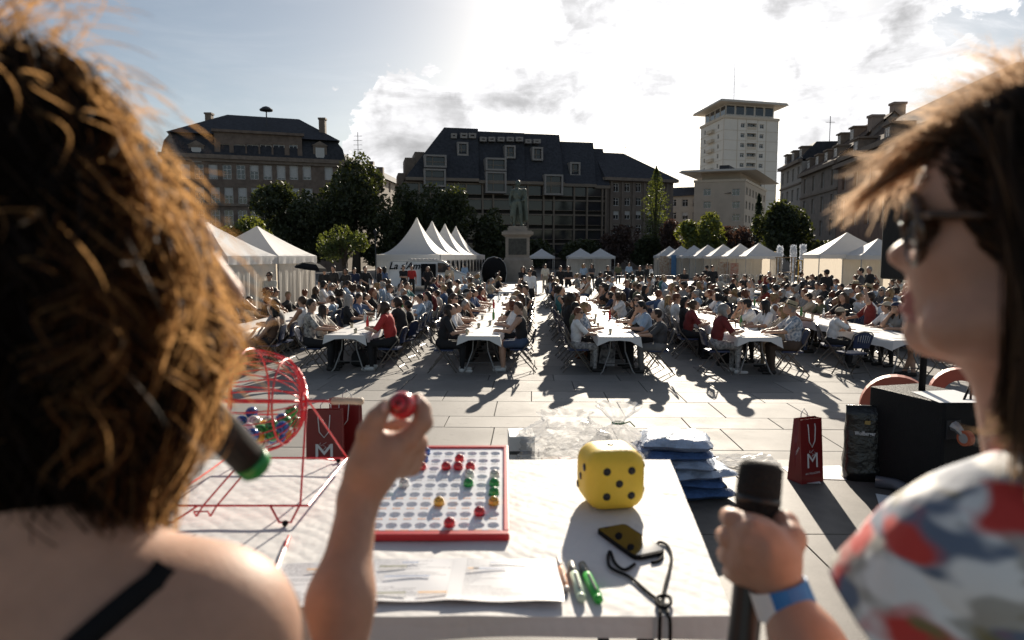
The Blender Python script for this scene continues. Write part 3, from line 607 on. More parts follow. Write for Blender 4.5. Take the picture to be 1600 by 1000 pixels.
def street_row():
    A = Vector((44.5, 107, 0)); d = Vector((.13, 1, 0)).normalized()
    base = Facade(A - d * 60, A + d * 12, flip=True)        # u grows away from the camera, normal points to the square
    base.N = Vector((-d.y, d.x, 0))
    def U(px): return base.hit(px, 300)[0]
    def house(name, label, px0, px1, y_eave_px, eave_at, rows, cols, wall_m, roof_h, dormers, gable=False, w=1.1, h=2.0, pitch=3.3, roofmat=None, depth=12):
        u1, u0 = U(px0), U(px1); t = thing(name, label, 'building', base.P((u0 + u1) / 2, 0)); z = base.hit(eave_at, y_eave_px)[1]; rr = []
        for r in range(rows):
            for c in range(cols): u = u0 + (u1 - u0) * (c + .5) / cols; zz = z - 1.6 - r * pitch; rr.append((u - w / 2, u + w / 2, zz - h / 2, zz + h / 2))
        rr = [r for r in rr if r[2] > .2]; m = MB(); wall_open(m, base, u0, u1, 0, z, rr)
        for a, b in ((base.P(u1, 0), base.P(u1, 0, -depth)), (base.P(u0, 0, -depth), base.P(u0, 0)), (base.P(u1, 0, -depth), base.P(u0, 0, -depth))): m.quad(a, b, b + Vector((0, 0, z)), a + Vector((0, 0, z)))
        if gable:
            pa = base.P(u0, 0, -depth / 2); roof_h = aty(1374, 173, pa.y).z - z - .3
            for uu in (u0, u1): m.add([base.P(uu, z), base.P(uu, z, -depth), base.P(uu, z + roof_h, -depth / 2)], [(0, 1, 2)])
        m.build('wall', wall_m, t, world=True)
        for i, r in enumerate(rr): window(base, t, r, .3, bars=1, blind=(0, 0, 0, .4)[i % 4])
        cn = MB(); base.fbox(cn, u0, u1, z - .15, z + .35, -.1, .6); base.fbox(cn, u0, u1, z - pitch - .1, z - pitch + .15, .003, .2); cn.build('cornice', M_STONE2, t, world=True)
        ro = MB(); s = roofmat or M_SLATE
        if gable: ro.quad(base.P(u0 - .1, z + .3, .5), base.P(u1 + .1, z + .3, .5), base.P(u1 + .1, z + .3 + roof_h, -depth / 2), base.P(u0 - .1, z + .3 + roof_h, -depth / 2)); ro.quad(base.P(u0 - .1, z + .3 + roof_h, -depth / 2), base.P(u1 + .1, z + .3 + roof_h, -depth / 2), base.P(u1 + .1, z + .3, -depth - .5), base.P(u0 - .1, z + .3, -depth - .5))
        else:
            a = [base.P(u0, z + .35, .2), base.P(u1, z + .35, .2), base.P(u1, z + .35, -depth), base.P(u0, z + .35, -depth)]; b = [base.P(u0 + .6, z + roof_h, -2.2), base.P(u1 - .6, z + roof_h, -2.2), base.P(u1 - .6, z + roof_h, -depth + 2.2), base.P(u0 + .6, z + roof_h, -depth + 2.2)]
            for i in range(4): ro.quad(a[i], a[(i + 1) % 4], b[(i + 1) % 4], b[i])
            ro.quad(*b)
        ro.build('roof', s, t, world=True)
        for (fr_, zz, out) in dormers:
            u = u0 + (u1 - u0) * fr_; dm = MB(); base.fbox(dm, u - .75, u + .75, z + zz, z + zz + 1.75, out - 2.6, out); base.fbox(dm, u - .95, u + .95, z + zz + 1.75, z + zz + 1.95, out - 2.7, out + .2); dm.build('dormer', M_STONE2, t, world=True)
            fd = Facade(base.P(0, 0, out + .1), base.P(1, 0, out + .1)); fd.N = base.N; window(fd, t, (u - .5, u + .5, z + zz + .25, z + zz + 1.55), .1)
        return t, u0, u1, z
    house('town_house', 'pale grey town house with dormers at far end of right street row', 1219, 1251, 253, 1250, 4, 4, mat('pale_stone', (.34, .31, .28), .85, var=.15), 3.0, [(f, .5, -.3) for f in (.15, .5, .85)], h=1.9)
    tile = mat('brown_tile_roof', (.11, .082, .068), .95, spec=.1, var=.3, vscale=2, bump=.4, bscale=5)
    t, u0, u1, z = house('gabled_house', 'tall old house with steep tiled gable roof and paired chimneys', 1251, 1308, 255, 1307, 4, 4, mat('grey_brown_stone', (.22, .185, .16), .85, var=.25, vscale=1), 11.0, [(f, .6, -.4) for f in (.15, .38, .62, .87)] + [(f, 3.4, -3.2) for f in (.3, .6)], gable=True, roofmat=tile, h=2.1, depth=13)
    rh = aty(1374, 173, base.P(u0, 0, -6.5).y).z - z
    for (o_, dz) in ((-7.2, rh + .9), (-4.6, rh - .6)): ch = MB(); p = base.P(u0 + .8, z + dz - 3, o_); ch.box(p, (1.5, 1.1, 6)); ch.box(p + Vector((0, 0, 3.1)), (1.75, 1.35, .3)); ch.build('chimney', mat('chimney_brick', (.30, .23, .19), .9), t, world=True)
    pf = base.P(u0 + 4, z + 8, -4); an = MB(); q = aty(1296, 222, pf.y); an.tube([q, q + Vector((0, 0, 3.4))], .05, 5); an.tube([q + Vector((-.6, 0, 2.6)), q + Vector((.6, 0, 2.6))], .03, 4); an.build('aerial', MATS['dark_metal'], t, world=True)
    # long sandstone building nearest the camera: tall windows over an arcade
    u1, u0 = U(1309), U(1480); t = thing('sandstone_palace', 'long red sandstone building with tall windows above an arcade at right', 'building', base.P((u0 + u1) / 2, 0)); z = base.hit(1349, 251)[1]; rr = []; L = u1 - u0; n = 7; wins = []
    for c in range(n):
        u = u0 + L * (c + .5) / n
        for (zz, w, h) in ((z - 1.9, 1.2, 1.7), (z - 5.8, 1.35, 3.3)): r = (u - w / 2, u + w / 2, zz - h / 2, zz + h / 2); rr.append(r); wins.append(r)
        rr.append((u - 1.3, u + 1.3, .2, 3.2))
    m = MB(); wall_open(m, base, u0, u1, 0, z, rr, .45)
    for a, b in ((base.P(u1, 0), base.P(u1, 0, -14)), (base.P(u0, 0, -14), base.P(u0, 0)), (base.P(u1, 0, -14), base.P(u0, 0, -14))): m.quad(a, b, b + Vector((0, 0, z)), a + Vector((0, 0, z)))
    m.build('wall', mat('red_sandstone', (.235, .15, .115), .88, var=.25, vscale=.9, bump=.3, bscale=3), t, world=True)
    for r in wins: window(base, t, r, .4, bars=2)
    for c in range(n):
        u = u0 + L * (c + .5) / n; m = MB(); k = 8
        pts = [(u - 1.3, 3.2)] + [(u - 1.3 * math.cos(math.pi * i / k), 3.2 - 1.2 + 1.2 * math.sin(math.pi * i / k)) for i in range(k + 1)] + [(u + 1.3, 3.2)]
        for i in range(k): a, b = pts[1 + i], pts[2 + i]; m.quad(base.P(a[0], a[1], -.2), base.P(b[0], b[1], -.2), base.P(b[0], 3.2, -.2), base.P(a[0], 3.2, -.2))
        m.build('arch', MATS['red_sandstone'], t, world=True); d_ = MB(); base.fbox(d_, u - 1.35, u + 1.35, .2, 3.25, -.62, -.5); d_.build('door_glass', M_PANE, t, world=True)
    cn = MB(); base.fbox(cn, u0, u1, z, z + .5, -.3, .8); base.fbox(cn, u0, u1, 3.6, 3.95, .003, .35); base.fbox(cn, u0, u1, z - 3.4, z - 3.15, .003, .3); base.fbox(cn, u0, u1, z + .9, z + 1.5, -.3, .3); cn.build('cornice', M_STONE2, t, world=True)
    ro = MB(); a = [base.P(u0, z + .5, 0), base.P(u1, z + .5, 0), base.P(u1, z + .5, -14), base.P(u0, z + .5, -14)]; b = [base.P(u0 + 2, z + 6, -6), base.P(u1, z + 6, -6), base.P(u1, z + 6, -8), base.P(u0 + 2, z + 6, -8)]
    for i in range(4): ro.quad(a[i], a[(i + 1) % 4], b[(i + 1) % 4], b[i])
    ro.quad(*b); ro.build('roof', tile, t, world=True)
    for f_ in (.55, .88):
        u = u0 + L * f_; dm = MB(); base.fbox(dm, u - .9, u + .9, z + 1.0, z + 3.2, -4, -.8); base.fbox(dm, u - 1.2, u + 1.2, z + 3.2, z + 3.45, -4.2, -.6); dm.build('dormer', M_STONE2, t, world=True)
        fd = Facade(base.P(0, 0, -.7), base.P(1, 0, -.7)); fd.N = base.N; window(fd, t, (u - .55, u + .55, z + 1.4, z + 2.9), .1)
street_row()
# ---- trees
def leaf_mat(name, c, t):
    return mat(name, c, .6, 0, .5, vscale=.7, translucent=t, tfac=.2, coords='Object')
ML = {'dark': leaf_mat('dark_foliage', (.026, .036, .015), (.12, .14, .02)), 'mid': leaf_mat('green_foliage', (.04, .06, .018), (.26, .3, .04)), 'light': leaf_mat('light_green_foliage', (.05, .072, .018), (.34, .36, .04)), 'plum': leaf_mat('plum_foliage', (.05, .032, .028), (.16, .08, .05)), 'pine': leaf_mat('pine_foliage', (.025, .04, .022), (.06, .08, .02))}  # each kind has its own leaf colour
M_BARK = mat('bark', (.055, .042, .032), .9, bump=.5, bscale=8)
def tree(label, px0, px1, ytop, ybot, Y, kind, n=6000, leaf=.5, shape='round', trunk=True):
    xl = aty(px0, 400, Y).x; xr = aty(px1, 400, Y).x; zt = aty(600, ytop, Y).z; zb = max(.4, aty(600, ybot, Y).z); cx = (xl + xr) / 2; rx = (xr - xl) / 2; rz = (zt - zb) / 2; cz = (zt + zb) / 2; ry = min(rx, 5.5)
    t = thing('tree' if trunk else 'shrub', label, 'tree' if trunk else 'shrub', (cx, Y, 0), 0, 'trees round the square' if trunk else 'shrubs under the trees')
    # lobes give an uneven outline
    k = 16 if shape == 'round' else 26; lob = []
    for i in range(k):
        a = rng.uniform(0, 2 * math.pi); b = rng.uniform(-.8, 1.0); s = math.sqrt(max(0, 1 - b * b))
        if shape == 'round': c = np.array((math.cos(a) * s * .68, math.sin(a) * s * .68, b * .68)); r = rng.uniform(.26, .46)
        elif shape == 'poplar': h = rng.uniform(-1, 1); w = .95 * (1 - max(0, h) ** 1.6) * (.6 + .4 * min(1, (h + 1) * 1.4)); c = np.array((math.cos(a) * w * .6, math.sin(a) * w * .6, h * .93)); r = rng.uniform(.2, .42) * (1.15 - .6 * max(0, h))
        else: h = rng.uniform(-1, 1); w = (1 - h) / 2; c = np.array((math.cos(a) * w * .7, math.sin(a) * w * .7, h * .95)); r = .16 + .3 * w
        lob.append((c, r))
    ii = rng.integers(0, k, n); d = rng.normal(size=(n, 3)); d /= np.linalg.norm(d, axis=1)[:, None]; rad = rng.uniform(.25, 1.0, n) ** .45
    cs = np.array([l[0] for l in lob])[ii]; rs = np.array([l[1] for l in lob])[ii]
    P = cs + d * (rs * rad)[:, None] * (np.array((1, 1, 1)) if shape == 'round' else np.array((1, 1, .3)))
    if shape == 'round': P[: n // 6] = d[: n // 6] * (rng.uniform(.1, .75, n // 6))[:, None]
    if shape != 'round':
        h = rng.uniform(-1, 1, n); a = rng.uniform(0, 6.28, n); wd = (1 - np.maximum(0, h) ** 1.7) * (.55 + .45 * np.minimum(1, (h + 1) * 1.5)) if shape == 'poplar' else (1 - h) / 2 + .06
        wd = wd * (.72 + .28 * np.sin(h * 19 + np.round(a * 1.3) * 2.1)); q = wd * rng.uniform(0, 1, n) ** .42; P = np.stack([q * np.cos(a), q * np.sin(a), h], 1)
    sc_ = np.array((rx, ry, rz)) / (.96 if shape == 'round' else .95); P = P * sc_ + np.array((0, 0, cz))
    e1 = rng.normal(size=(n, 3)); e1 /= np.linalg.norm(e1, axis=1)[:, None]; e2 = np.cross(e1, rng.normal(size=(n, 3))); e2 /= np.linalg.norm(e2, axis=1)[:, None]
    s = (leaf * rng.uniform(.5, 1.15, n))[:, None]; V = np.stack([P - e1 * s * .5, P - e2 * s * .28, P + e1 * s * .5, P + e2 * s * .28], 1).reshape(-1, 3)
    link('crown', np_mesh('crown', V, np.arange(4 * n).reshape(n, 4), ML[kind], False), t)
    if trunk:
        tr = MB(); h = cz; tr.tube([(0, 0, -.05), (.1, 0, h * .35), (-.05, .1, h * .7), (0, 0, zt * .85)], [rx * .09 + .12, rx * .07 + .09, rx * .05 + .06, .05], 8)
        for i in range(9):
            z0 = zb + (zt - zb) * rng.uniform(-.05, .5); c = np.array(lob[i % k][0]) * sc_ * .9 + np.array((0, 0, cz)); mid = (np.array((0, 0, z0)) * .6 + c * .4) + np.array((0, 0, .3)); tr.tube([(0, 0, z0), tuple(mid), tuple(c)], [.13, .09, .03], 5)
        tr.build('trunk', M_BARK, t, smooth=True)
tree('broad dark tree in front of stone building above the white tents', 385, 506, 290, 408, 72, 'dark', 11000)
tree('tallest dark tree right of stone building', 488, 624, 247, 412, 78, 'dark', 14000)
tree('small yellow-green tree behind left white gazebos', 345, 424, 338, 410, 44, 'light', 3200, .3)
tree('small round tree right of left gazebos', 500, 574, 354, 412, 46, 'mid', 2800, .26)
tree('dark tree left of bronze statue behind pagoda tent peaks', 648, 748, 283, 420, 82, 'dark', 11000)
tree('dark tree between tallest tree and pagoda tent peaks', 596, 668, 292, 415, 88, 'dark', 8000)
tree('dark low tree directly left of statue pedestal', 728, 796, 328, 425, 84, 'dark', 8000)
tree('slender poplar in front of pilaster building', 998, 1048, 264, 408, 92, 'mid', 4200, .3, 'poplar')
tree('rounded bright green tree above row of small gazebos', 1058, 1138, 331, 412, 78, 'light', 4600)
tree('dark conifer at foot of the white tower', 1160, 1206, 306, 412, 100, 'pine', 3000, .4, 'cone')
tree('broad dark green tree above fountain jets', 1172, 1262, 316, 418, 80, 'dark', 10000)
tree('purple-leaved tree between bright green tree and conifer', 1120, 1178, 343, 418, 86, 'plum', 3000)
tree('plum coloured tree below the poplar', 1024, 1068, 345, 420, 86, 'plum', 2600)
for i, (a, b, y, Y, kd, lb) in enumerate(((870, 942, 372, 92, 'dark', 'dark shrub bank right of statue pedestal'), (935, 1010, 352, 90, 'plum', 'plum shrub bank below glass building'), (985, 1040, 366, 88, 'dark', 'dark shrub bank under the poplar'), (560, 625, 372, 80, 'dark', 'dark shrub bank beside pagoda tent'), (420, 505, 372, 82, 'dark', 'dark shrub bank behind right-hand left gazebo'), (790, 870, 372, 95, 'dark', 'dark shrub bank behind statue pedestal'), (1080, 1150, 380, 84, 'dark', 'dark shrub bank under bright green tree'), (1235, 1330, 372, 76, 'dark', 'dark shrub bank behind fountain jets'))): tree(lb, a, b, y, 432, Y, kd, 3600, .5, 'round', False)
# ================================================================== TENTS, STATUE, VAN, FOUNTAIN
M_TENT = mat('white_tent_canvas', (.74, .74, .75), .65, var=.05, vscale=1.5, bump=.15, bscale=3, translucent=(.8, .76, .68), tfac=.33)
M_TWALL = mat('cream_tent_wall', (.70, .67, .62), .7, var=.08, vscale=2, bump=.25, bscale=2.5, translucent=(.78, .70, .59), tfac=.36)
M_POLE = mat('grey_pole', (.35, .35, .36), .4, .7, var=.05); M_BLACK = mat('black_fabric', (.010, .010, .011), .85, var=.2, spec=.15)
def canopy_mesh(mb, w, d, z0, z1, sag=.0, n=8, p=1.0):
    # four panels rising to a point; p > 1 gives the hollow curve of a pagoda roof
    ring = []
    for k in range(n + 1):
        t = k / n; s = 1 - t; z = z0 + (z1 - z0) * (t ** p) ; e = max(s, .012); pts = []
        for side in range(4):
            for j in range(4):
                f = j / 4; c = [(-1, -1), (1, -1), (1, 1), (-1, 1)]; a = c[side]; b = c[(side + 1) % 4]; x = a[0] + (b[0] - a[0]) * f; y = a[1] + (b[1] - a[1]) * f
                dz = -sag * math.sin(math.pi * f) * s * (1 - (1 - s) * .2) * (1 if 0 < t < 1 else .35)
                pts.append((x * e * w / 2, y * e * d / 2, z + dz))
        ring.append(pts)
    v = [p_ for r in ring for p_ in r]; f = []
    for k in range(n):
        for j in range(16): f.append((k * 16 + j, k * 16 + (j + 1) % 16, (k + 1) * 16 + (j + 1) % 16, (k + 1) * 16 + j))
    f.append(tuple(n * 16 + j for j in range(16))); mb.add(v, f)
def gazebo(label, loc, rz, w=3.0, d=3.0, eave=2.25, peak=3.25, walls=(), val=.26, p=1.15, group='white gazebos round the square', wallm=None, scallop=False):
    t = thing('gazebo', label, 'gazebo', loc, rz, group)
    m = MB(); canopy_mesh(m, w + .06, d + .06, eave, peak, .07, 8, p); m.build('canopy', M_TENT, t)
    v = MB(); hw, hd = w / 2 + .03, d / 2 + .03; K = 12
    for (a, b) in (((-hw, -hd), (hw, -hd)), ((hw, -hd), (hw, hd)), ((hw, hd), (-hw, hd)), ((-hw, hd), (-hw, -hd))):
        for i in range(K):
            f0, f1 = i / K, (i + 1) / K; q = [(a[0] + (b[0] - a[0]) * f, a[1] + (b[1] - a[1]) * f) for f in (f0, f1)]; w0 = [.012 * math.sin(f * 25) for f in (f0, f1)]
            z = [eave - val + (.035 * math.sin(math.pi * ((f * 3) % 1)) if scallop else 0) for f in (f0, f1)]; nx, ny = (b[1] - a[1]), -(b[0] - a[0]); l = math.hypot(nx, ny); nx /= l; ny /= l
            sg = [-.07 * .35 * math.sin(math.pi * ((f * 4) % 1 if False else f)) for f in (f0, f1)]
            v.quad((q[0][0] + nx * w0[0], q[0][1] + ny * w0[0], z[0]), (q[1][0] + nx * w0[1], q[1][1] + ny * w0[1], z[1]), (q[1][0], q[1][1], eave + .004), (q[0][0], q[0][1], eave + .004))
    v.build('valance', M_TENT, t)
    for sx in (-1, 1):
        for sy in (-1, 1): b = MB(); b.box((sx * (w / 2 - .04), sy * (d / 2 - .04), (eave) / 2), (.045, .045, eave)); b.build('pole', M_POLE, t)
    for s in walls:
        b = MB(); K2 = 14; o = .02
        for i in range(K2):
            f0, f1 = i / K2 - .5, (i + 1) / K2 - .5; wv = [.035 * math.sin(f * 34 + 1) for f in (f0, f1)]
            if s in 'ns': y0 = (d / 2 - o) * (1 if s == 'n' else -1); b.quad((f0 * w * .97, y0 + wv[0], .03), (f1 * w * .97, y0 + wv[1], .03), (f1 * w * .97, y0, eave - .05), (f0 * w * .97, y0, eave - .05))
            else: x0 = (w / 2 - o) * (1 if s == 'e' else -1); b.quad((x0 + wv[0], f0 * d * .97, .03), (x0 + wv[1], f1 * d * .97, .03), (x0, f1 * d * .97, eave - .05), (x0, f0 * d * .97, eave - .05))
        b.build('side_wall', wallm or M_TWALL, t)
    return t
rz = math.atan2(.13, 1) * -1
gazebo('white gazebo half hidden by the curly hair, nearest the camera on left', (-9.45, 21.3, 0), rz, walls='nwe', peak=3.3)
gazebo('white gazebo with cream walls right of the half hidden one', (-9.02, 24.35, 0), rz, walls='nwe', peak=3.3)
def pagoda(label, loc, w=4.7):
    t = thing('pagoda_tent', label, 'tent', loc, R(-8), 'peaked white pagoda tents'); m = MB(); canopy_mesh(m, w, w, 2.35, 5.05, .05, 14, 2.0); m.build('canopy', M_TENT, t)
    v = MB(); K = 16; h = w / 2
    for (a, b) in (((-h, -h), (h, -h)), ((h, -h), (h, h)), ((h, h), (-h, h)), ((-h, h), (-h, -h))):
        for i in range(K):
            q = [(a[0] + (b[0] - a[0]) * f, a[1] + (b[1] - a[1]) * f) for f in (i / K, (i + 1) / K)]; z = 2.0
            v.add([(q[0][0], q[0][1], z), ((q[0][0] + q[1][0]) / 2, (q[0][1] + q[1][1]) / 2, z - .09), (q[1][0], q[1][1], z), (q[1][0], q[1][1], 2.36), (q[0][0], q[0][1], 2.36)], [(0, 1, 2, 3, 4)])
    v.build('valance', M_TENT, t)
    for s in 'nsew':
        b = MB()
        for i in range(12):
            f0, f1 = i / 12 - .5, (i + 1) / 12 - .5; o = [.03 * math.sin(f * 40) for f in (f0, f1)]; k = (h - .05) * (1 if s in 'ne' else -1)
            if s in 'ns': b.quad((f0 * w * .96, k + o[0], .03), (f1 * w * .96, k + o[1], .03), (f1 * w * .96, k, 2.3), (f0 * w * .96, k, 2.3))
            else: b.quad((k + o[0], f0 * w * .96, .03), (k + o[1], f1 * w * .96, .03), (k, f1 * w * .96, 2.3), (k, f0 * w * .96, 2.3))
        b.build('side_wall', M_TENT, t)
    for f in (-1.4, 0, 1.4): b = MB(); b.prism([(f - .4, .9), (f + .4, .9), (f + .4, 1.6), (f + .25, 1.85), (f, 1.95), (f - .25, 1.85), (f - .4, 1.6)], 0, .02, 'yz'); o = b.build('window', M_PANE, t); o.location = (h + .02, 0, 0)
    for sx in (-1, 1):
        for sy in (-1, 1): b = MB(); b.box((sx * (h - .03), sy * (h - .03), 1.18), (.06, .06, 2.36)); b.build('pole', M_POLE, t)
p0 = aty(652, 405, 50.5); dv = Vector((.62, 5.25, 0)).normalized() * 4.8
for k, lb in enumerate(('nearest and tallest looking peak of the four pagoda tents behind the van', 'second pagoda tent peak from the van', 'third pagoda tent peak from the van', 'farthest pagoda tent peak, closest to the statue')): pagoda(lb, (p0.x + dv.x * k, p0.y + dv.y * k, 0))
q0 = aty(1187, 405, 58)
for k in range(7):
    lb = 'small white gazebo, %s from the fountain in the row of seven' % ('first', 'second', 'third', 'fourth', 'fifth', 'sixth', 'farthest')[k]
    gazebo(lb, (q0.x - .55 * k - .1, q0.y + 3.1 * k, 0), R(-3), walls='ne', peak=3.35, wallm=M_TWALL, scallop=True)
gazebo('white gazebo with wide canopy right of the fountain jets', (aty(1322, 400, 44).x, 44, 0), R(-6), 4.4, 3.2, 2.35, 3.75, walls='n')
gazebo('white gazebo with a cream wall partly hidden behind the woman in sunglasses', (aty(1392, 400, 40).x, 41.5, 0), R(-6), 3.0, 3.0, 2.3, 3.3, walls='ne')
for x, Y, lb in ((846, 80, 'distant white gazebo just right of the statue pedestal'), (907, 76, 'distant white gazebo left of the pair in front of the glass building'), (938, 77, 'distant white gazebo right of the pair in front of the glass building')): gazebo(lb, (aty(x, 400, Y).x, Y, 0), 0, 2.9, 2.9, 2.2, 3.1, walls='n' if x > 900 else '')
# pallet kiosk and notice boards under the tents
M_WOOD = mat('raw_timber', (.36, .24, .13), .75, var=.25, vscale=4)
for x, y0, Y, w, h, mt, lb in ((1228, 0, 55, 1.2, 2.1, M_WOOD, 'timber frame stand in front of fountain jets'), (1262, 0, 50, 1.0, 1.9, mat('yellow_board', (.55, .36, .07), .7), 'yellow board beside right gazebo')):
    t = thing('stand', lb, 'stand', (aty(x, 400, Y).x, Y, 0)); m = MB()
    for sx in (-1, 1):
        for sy in (-1, 1): m.box((sx * w / 2, sy * .35, h / 2), (.07, .07, h))
    m.build('post', mt, t); b = MB(); b.box((0, 0, h + .03), (w + .2, .9, .06)); b.build('shelf', mt, t); b = MB(); b.box((0, 0, h * .45), (w - .1, .6, .05)); b.build('shelf', mt, t)
M_BLUEB = mat('blue_board', (.09, .22, .42), .6); M_POST = mat('printed_poster', (.6, .55, .45), .7, var=.0, col2=(.35, .16, .08), vscale=5, detail=2)
for i, (x, Y, w, h, mt, lb) in enumerate(((1043, 73, 1.7, 2.0, M_POST, 'printed notice board at far end of gazebo row'), (1055, 72, .8, 2.1, M_BLUEB, 'blue banner at far end of gazebo row'), (1131, 60, 1.0, 1.5, M_POST, 'poster panel hung in the gazebo row'), (1148, 59.5, .7, 1.4, mat('red_poster', (.45, .1, .06), .7, col2=(.55, .5, .42), vscale=6, var=0), 'red and white poster in the gazebo row'))):
    t = thing('notice_board', lb, 'board', (aty(x, 400, Y).x, Y, 0)); m = MB(); m.box((0, 0, .25 + h / 2), (w, .05, h)); m.build('panel', mt, t); f_ = MB(); f_.box((-w / 2 + .05, .06, .2), (.06, .4, .4)); f_.box((w / 2 - .05, .06, .2), (.06, .4, .4)); f_.build('foot', M_POLE, t)
# ---- van
def van():
    Y = 45.0; t = thing('delivery_van', 'white delivery van with lettering parked in front of the pagoda tents', 'van', (aty(672, 400, Y).x, Y, 0), R(3)); M = mat('van_paint', (.74, .75, .76), .3, 0, .03, coat=.4)
    prof = [(-2.55, .35), (-2.6, .9), (-2.5, 1.85), (-2.35, 1.96), (.75, 1.98), (1.0, 1.9), (1.75, 1.28), (2.4, 1.05), (2.62, .8), (2.62, .4), (2.4, .32)]
    b = MB(); n = len(prof); ys = [(-.95, .12), (-.98, 0), (.98, 0), (.95, .12)]
    v = []; 
    for (yy, ins) in ((-.86, .07), (-.97, .0), (.97, .0), (.86, .07)):
        for (x, z) in prof: v.append((x * (1 - ins * .3), yy, z - ins if z > 1 else z + ins * .3))
    f = [tuple(range(n)), tuple(3 * n + i for i in range(n))[::-1]]
    for k in range(3):
        for i in range(n): f.append((k * n + i, (k + 1) * n + i, (k + 1) * n + (i + 1) % n, k * n + (i + 1) % n))
    b.add(v, f); b.build('body', M, t, smooth=False)
    gl = MB(); gl.prism([(.55, 1.2), (1.62, 1.22), (1.0, 1.78), (.55, 1.82)], -1.0, -.985, 'xz'); gl.build('side_window', M_PANE, t)
    gl = MB(); gl.slab([(1.05, -.8, 1.87), (1.05, .8, 1.87), (1.74, .85, 1.31), (1.74, -.85, 1.31)][::-1], -.012); gl.build('windscreen', M_PANE, t)
    d = MB(); d.box((-.05, -.985, 1.05), (.95, .02, 1.4)); d.build('door_opening', M_BLACK, t)
    d = MB(); d.box((1.0, -.99, .75), (.9, .02, .75)); dr = d.build('door', M, t); h = MB(); h.box((.7, -1.01, 1.0), (.16, .03, .04)); h.build('handle', M_BLACK, dr)
    for x in (-1.6, 1.75):
        for s in (-1, 1):
            w = MB(); Mx = Matrix.Rotation(R(90), 3, 'X'); w.lathe([(.16, -.11), (.33, -.11), (.345, -.06), (.345, .06), (.33, .11), (.16, .11)], 18, (x, s * .86, .345), 0, Mx); wh = w.build('wheel', mat('tyre', (.015, .015, .015), .9), t); r = MB(); r.lathe([(.17, -.115), (.17, .115)], 14, (x, s * .86, .345), 0, Mx); r.build('rim', M_POLE, wh)
    for s in (-1, 1): l = MB(); l.sphere((2.5, s * .75, .86), (.1, .16, .1), 10, 6); l.build('headlight', M_PANE, t); mi = MB(); mi.box((1.35, s * 1.1, 1.3), (.12, .2, .25)); mi.build('mirror', M_BLACK, t)
    rk = MB()
    for k in range(7): rk.box((-1.2 + k * .25, 0, 2.07), (.05, 1.6, .05))
    for s in (-1, 1): rk.box((-.45, s * .7, 2.02), (1.8, .05, .06))
    rk.build('roof_rack', M_POLE, t)
    for me, p in ((TXT_VAN, (-1.45, -.992, 1.6)), (TXT_VAN2, (-1.45, -.992, 1.25))):
        if not me.materials: me.materials.append(M_BLACK)
        link('lettering', me, t, p, (R(90), 0, 0))
van()
# ---- fountain jets
M_WATER = mat('white_water', (.82, .84, .88), .35, 0, .05, translucent=(.9, .92, .95), tfac=.5)
for i, (x, ytop, Y, lb) in enumerate(((1219, 386, 57, 'fountain jet nearest the gazebo row'), (1240, 384, 57, 'second fountain jet from the gazebo row'), (1255, 383, 58, 'third fountain jet from the gazebo row'), (1183, 388, 66, 'faint fountain jet behind the gazebo row'))):
    P = aty(x, ytop, Y); n = 900; h = rng.uniform(0, 1, n) ** .7; r = (.06 + .34 * h ** 1.6 * (1.25 - h)) * rng.uniform(0, 1, n) ** .5 * 1.6; a = rng.uniform(0, 6.28, n)
    c = np.stack([r * np.cos(a), r * np.sin(a), h * P.z], 1); e = rng.normal(size=(n, 4, 3)) * .032; e[:, :, 2] *= 2.6; V = (c[:, None] + e).reshape(-1, 3); k = np.arange(n)[:, None] * 4
    Fq = np.concatenate([k + np.array(q) for q in ((0, 1, 2), (0, 2, 3), (0, 3, 1), (1, 3, 2))])
    o = link('fountain_jet', np_mesh('fountain_jet', V, Fq, M_WATER, False)); o.location = (P.x, Y, 0); tag(o, lb, 'fountain', 'fountain jets')
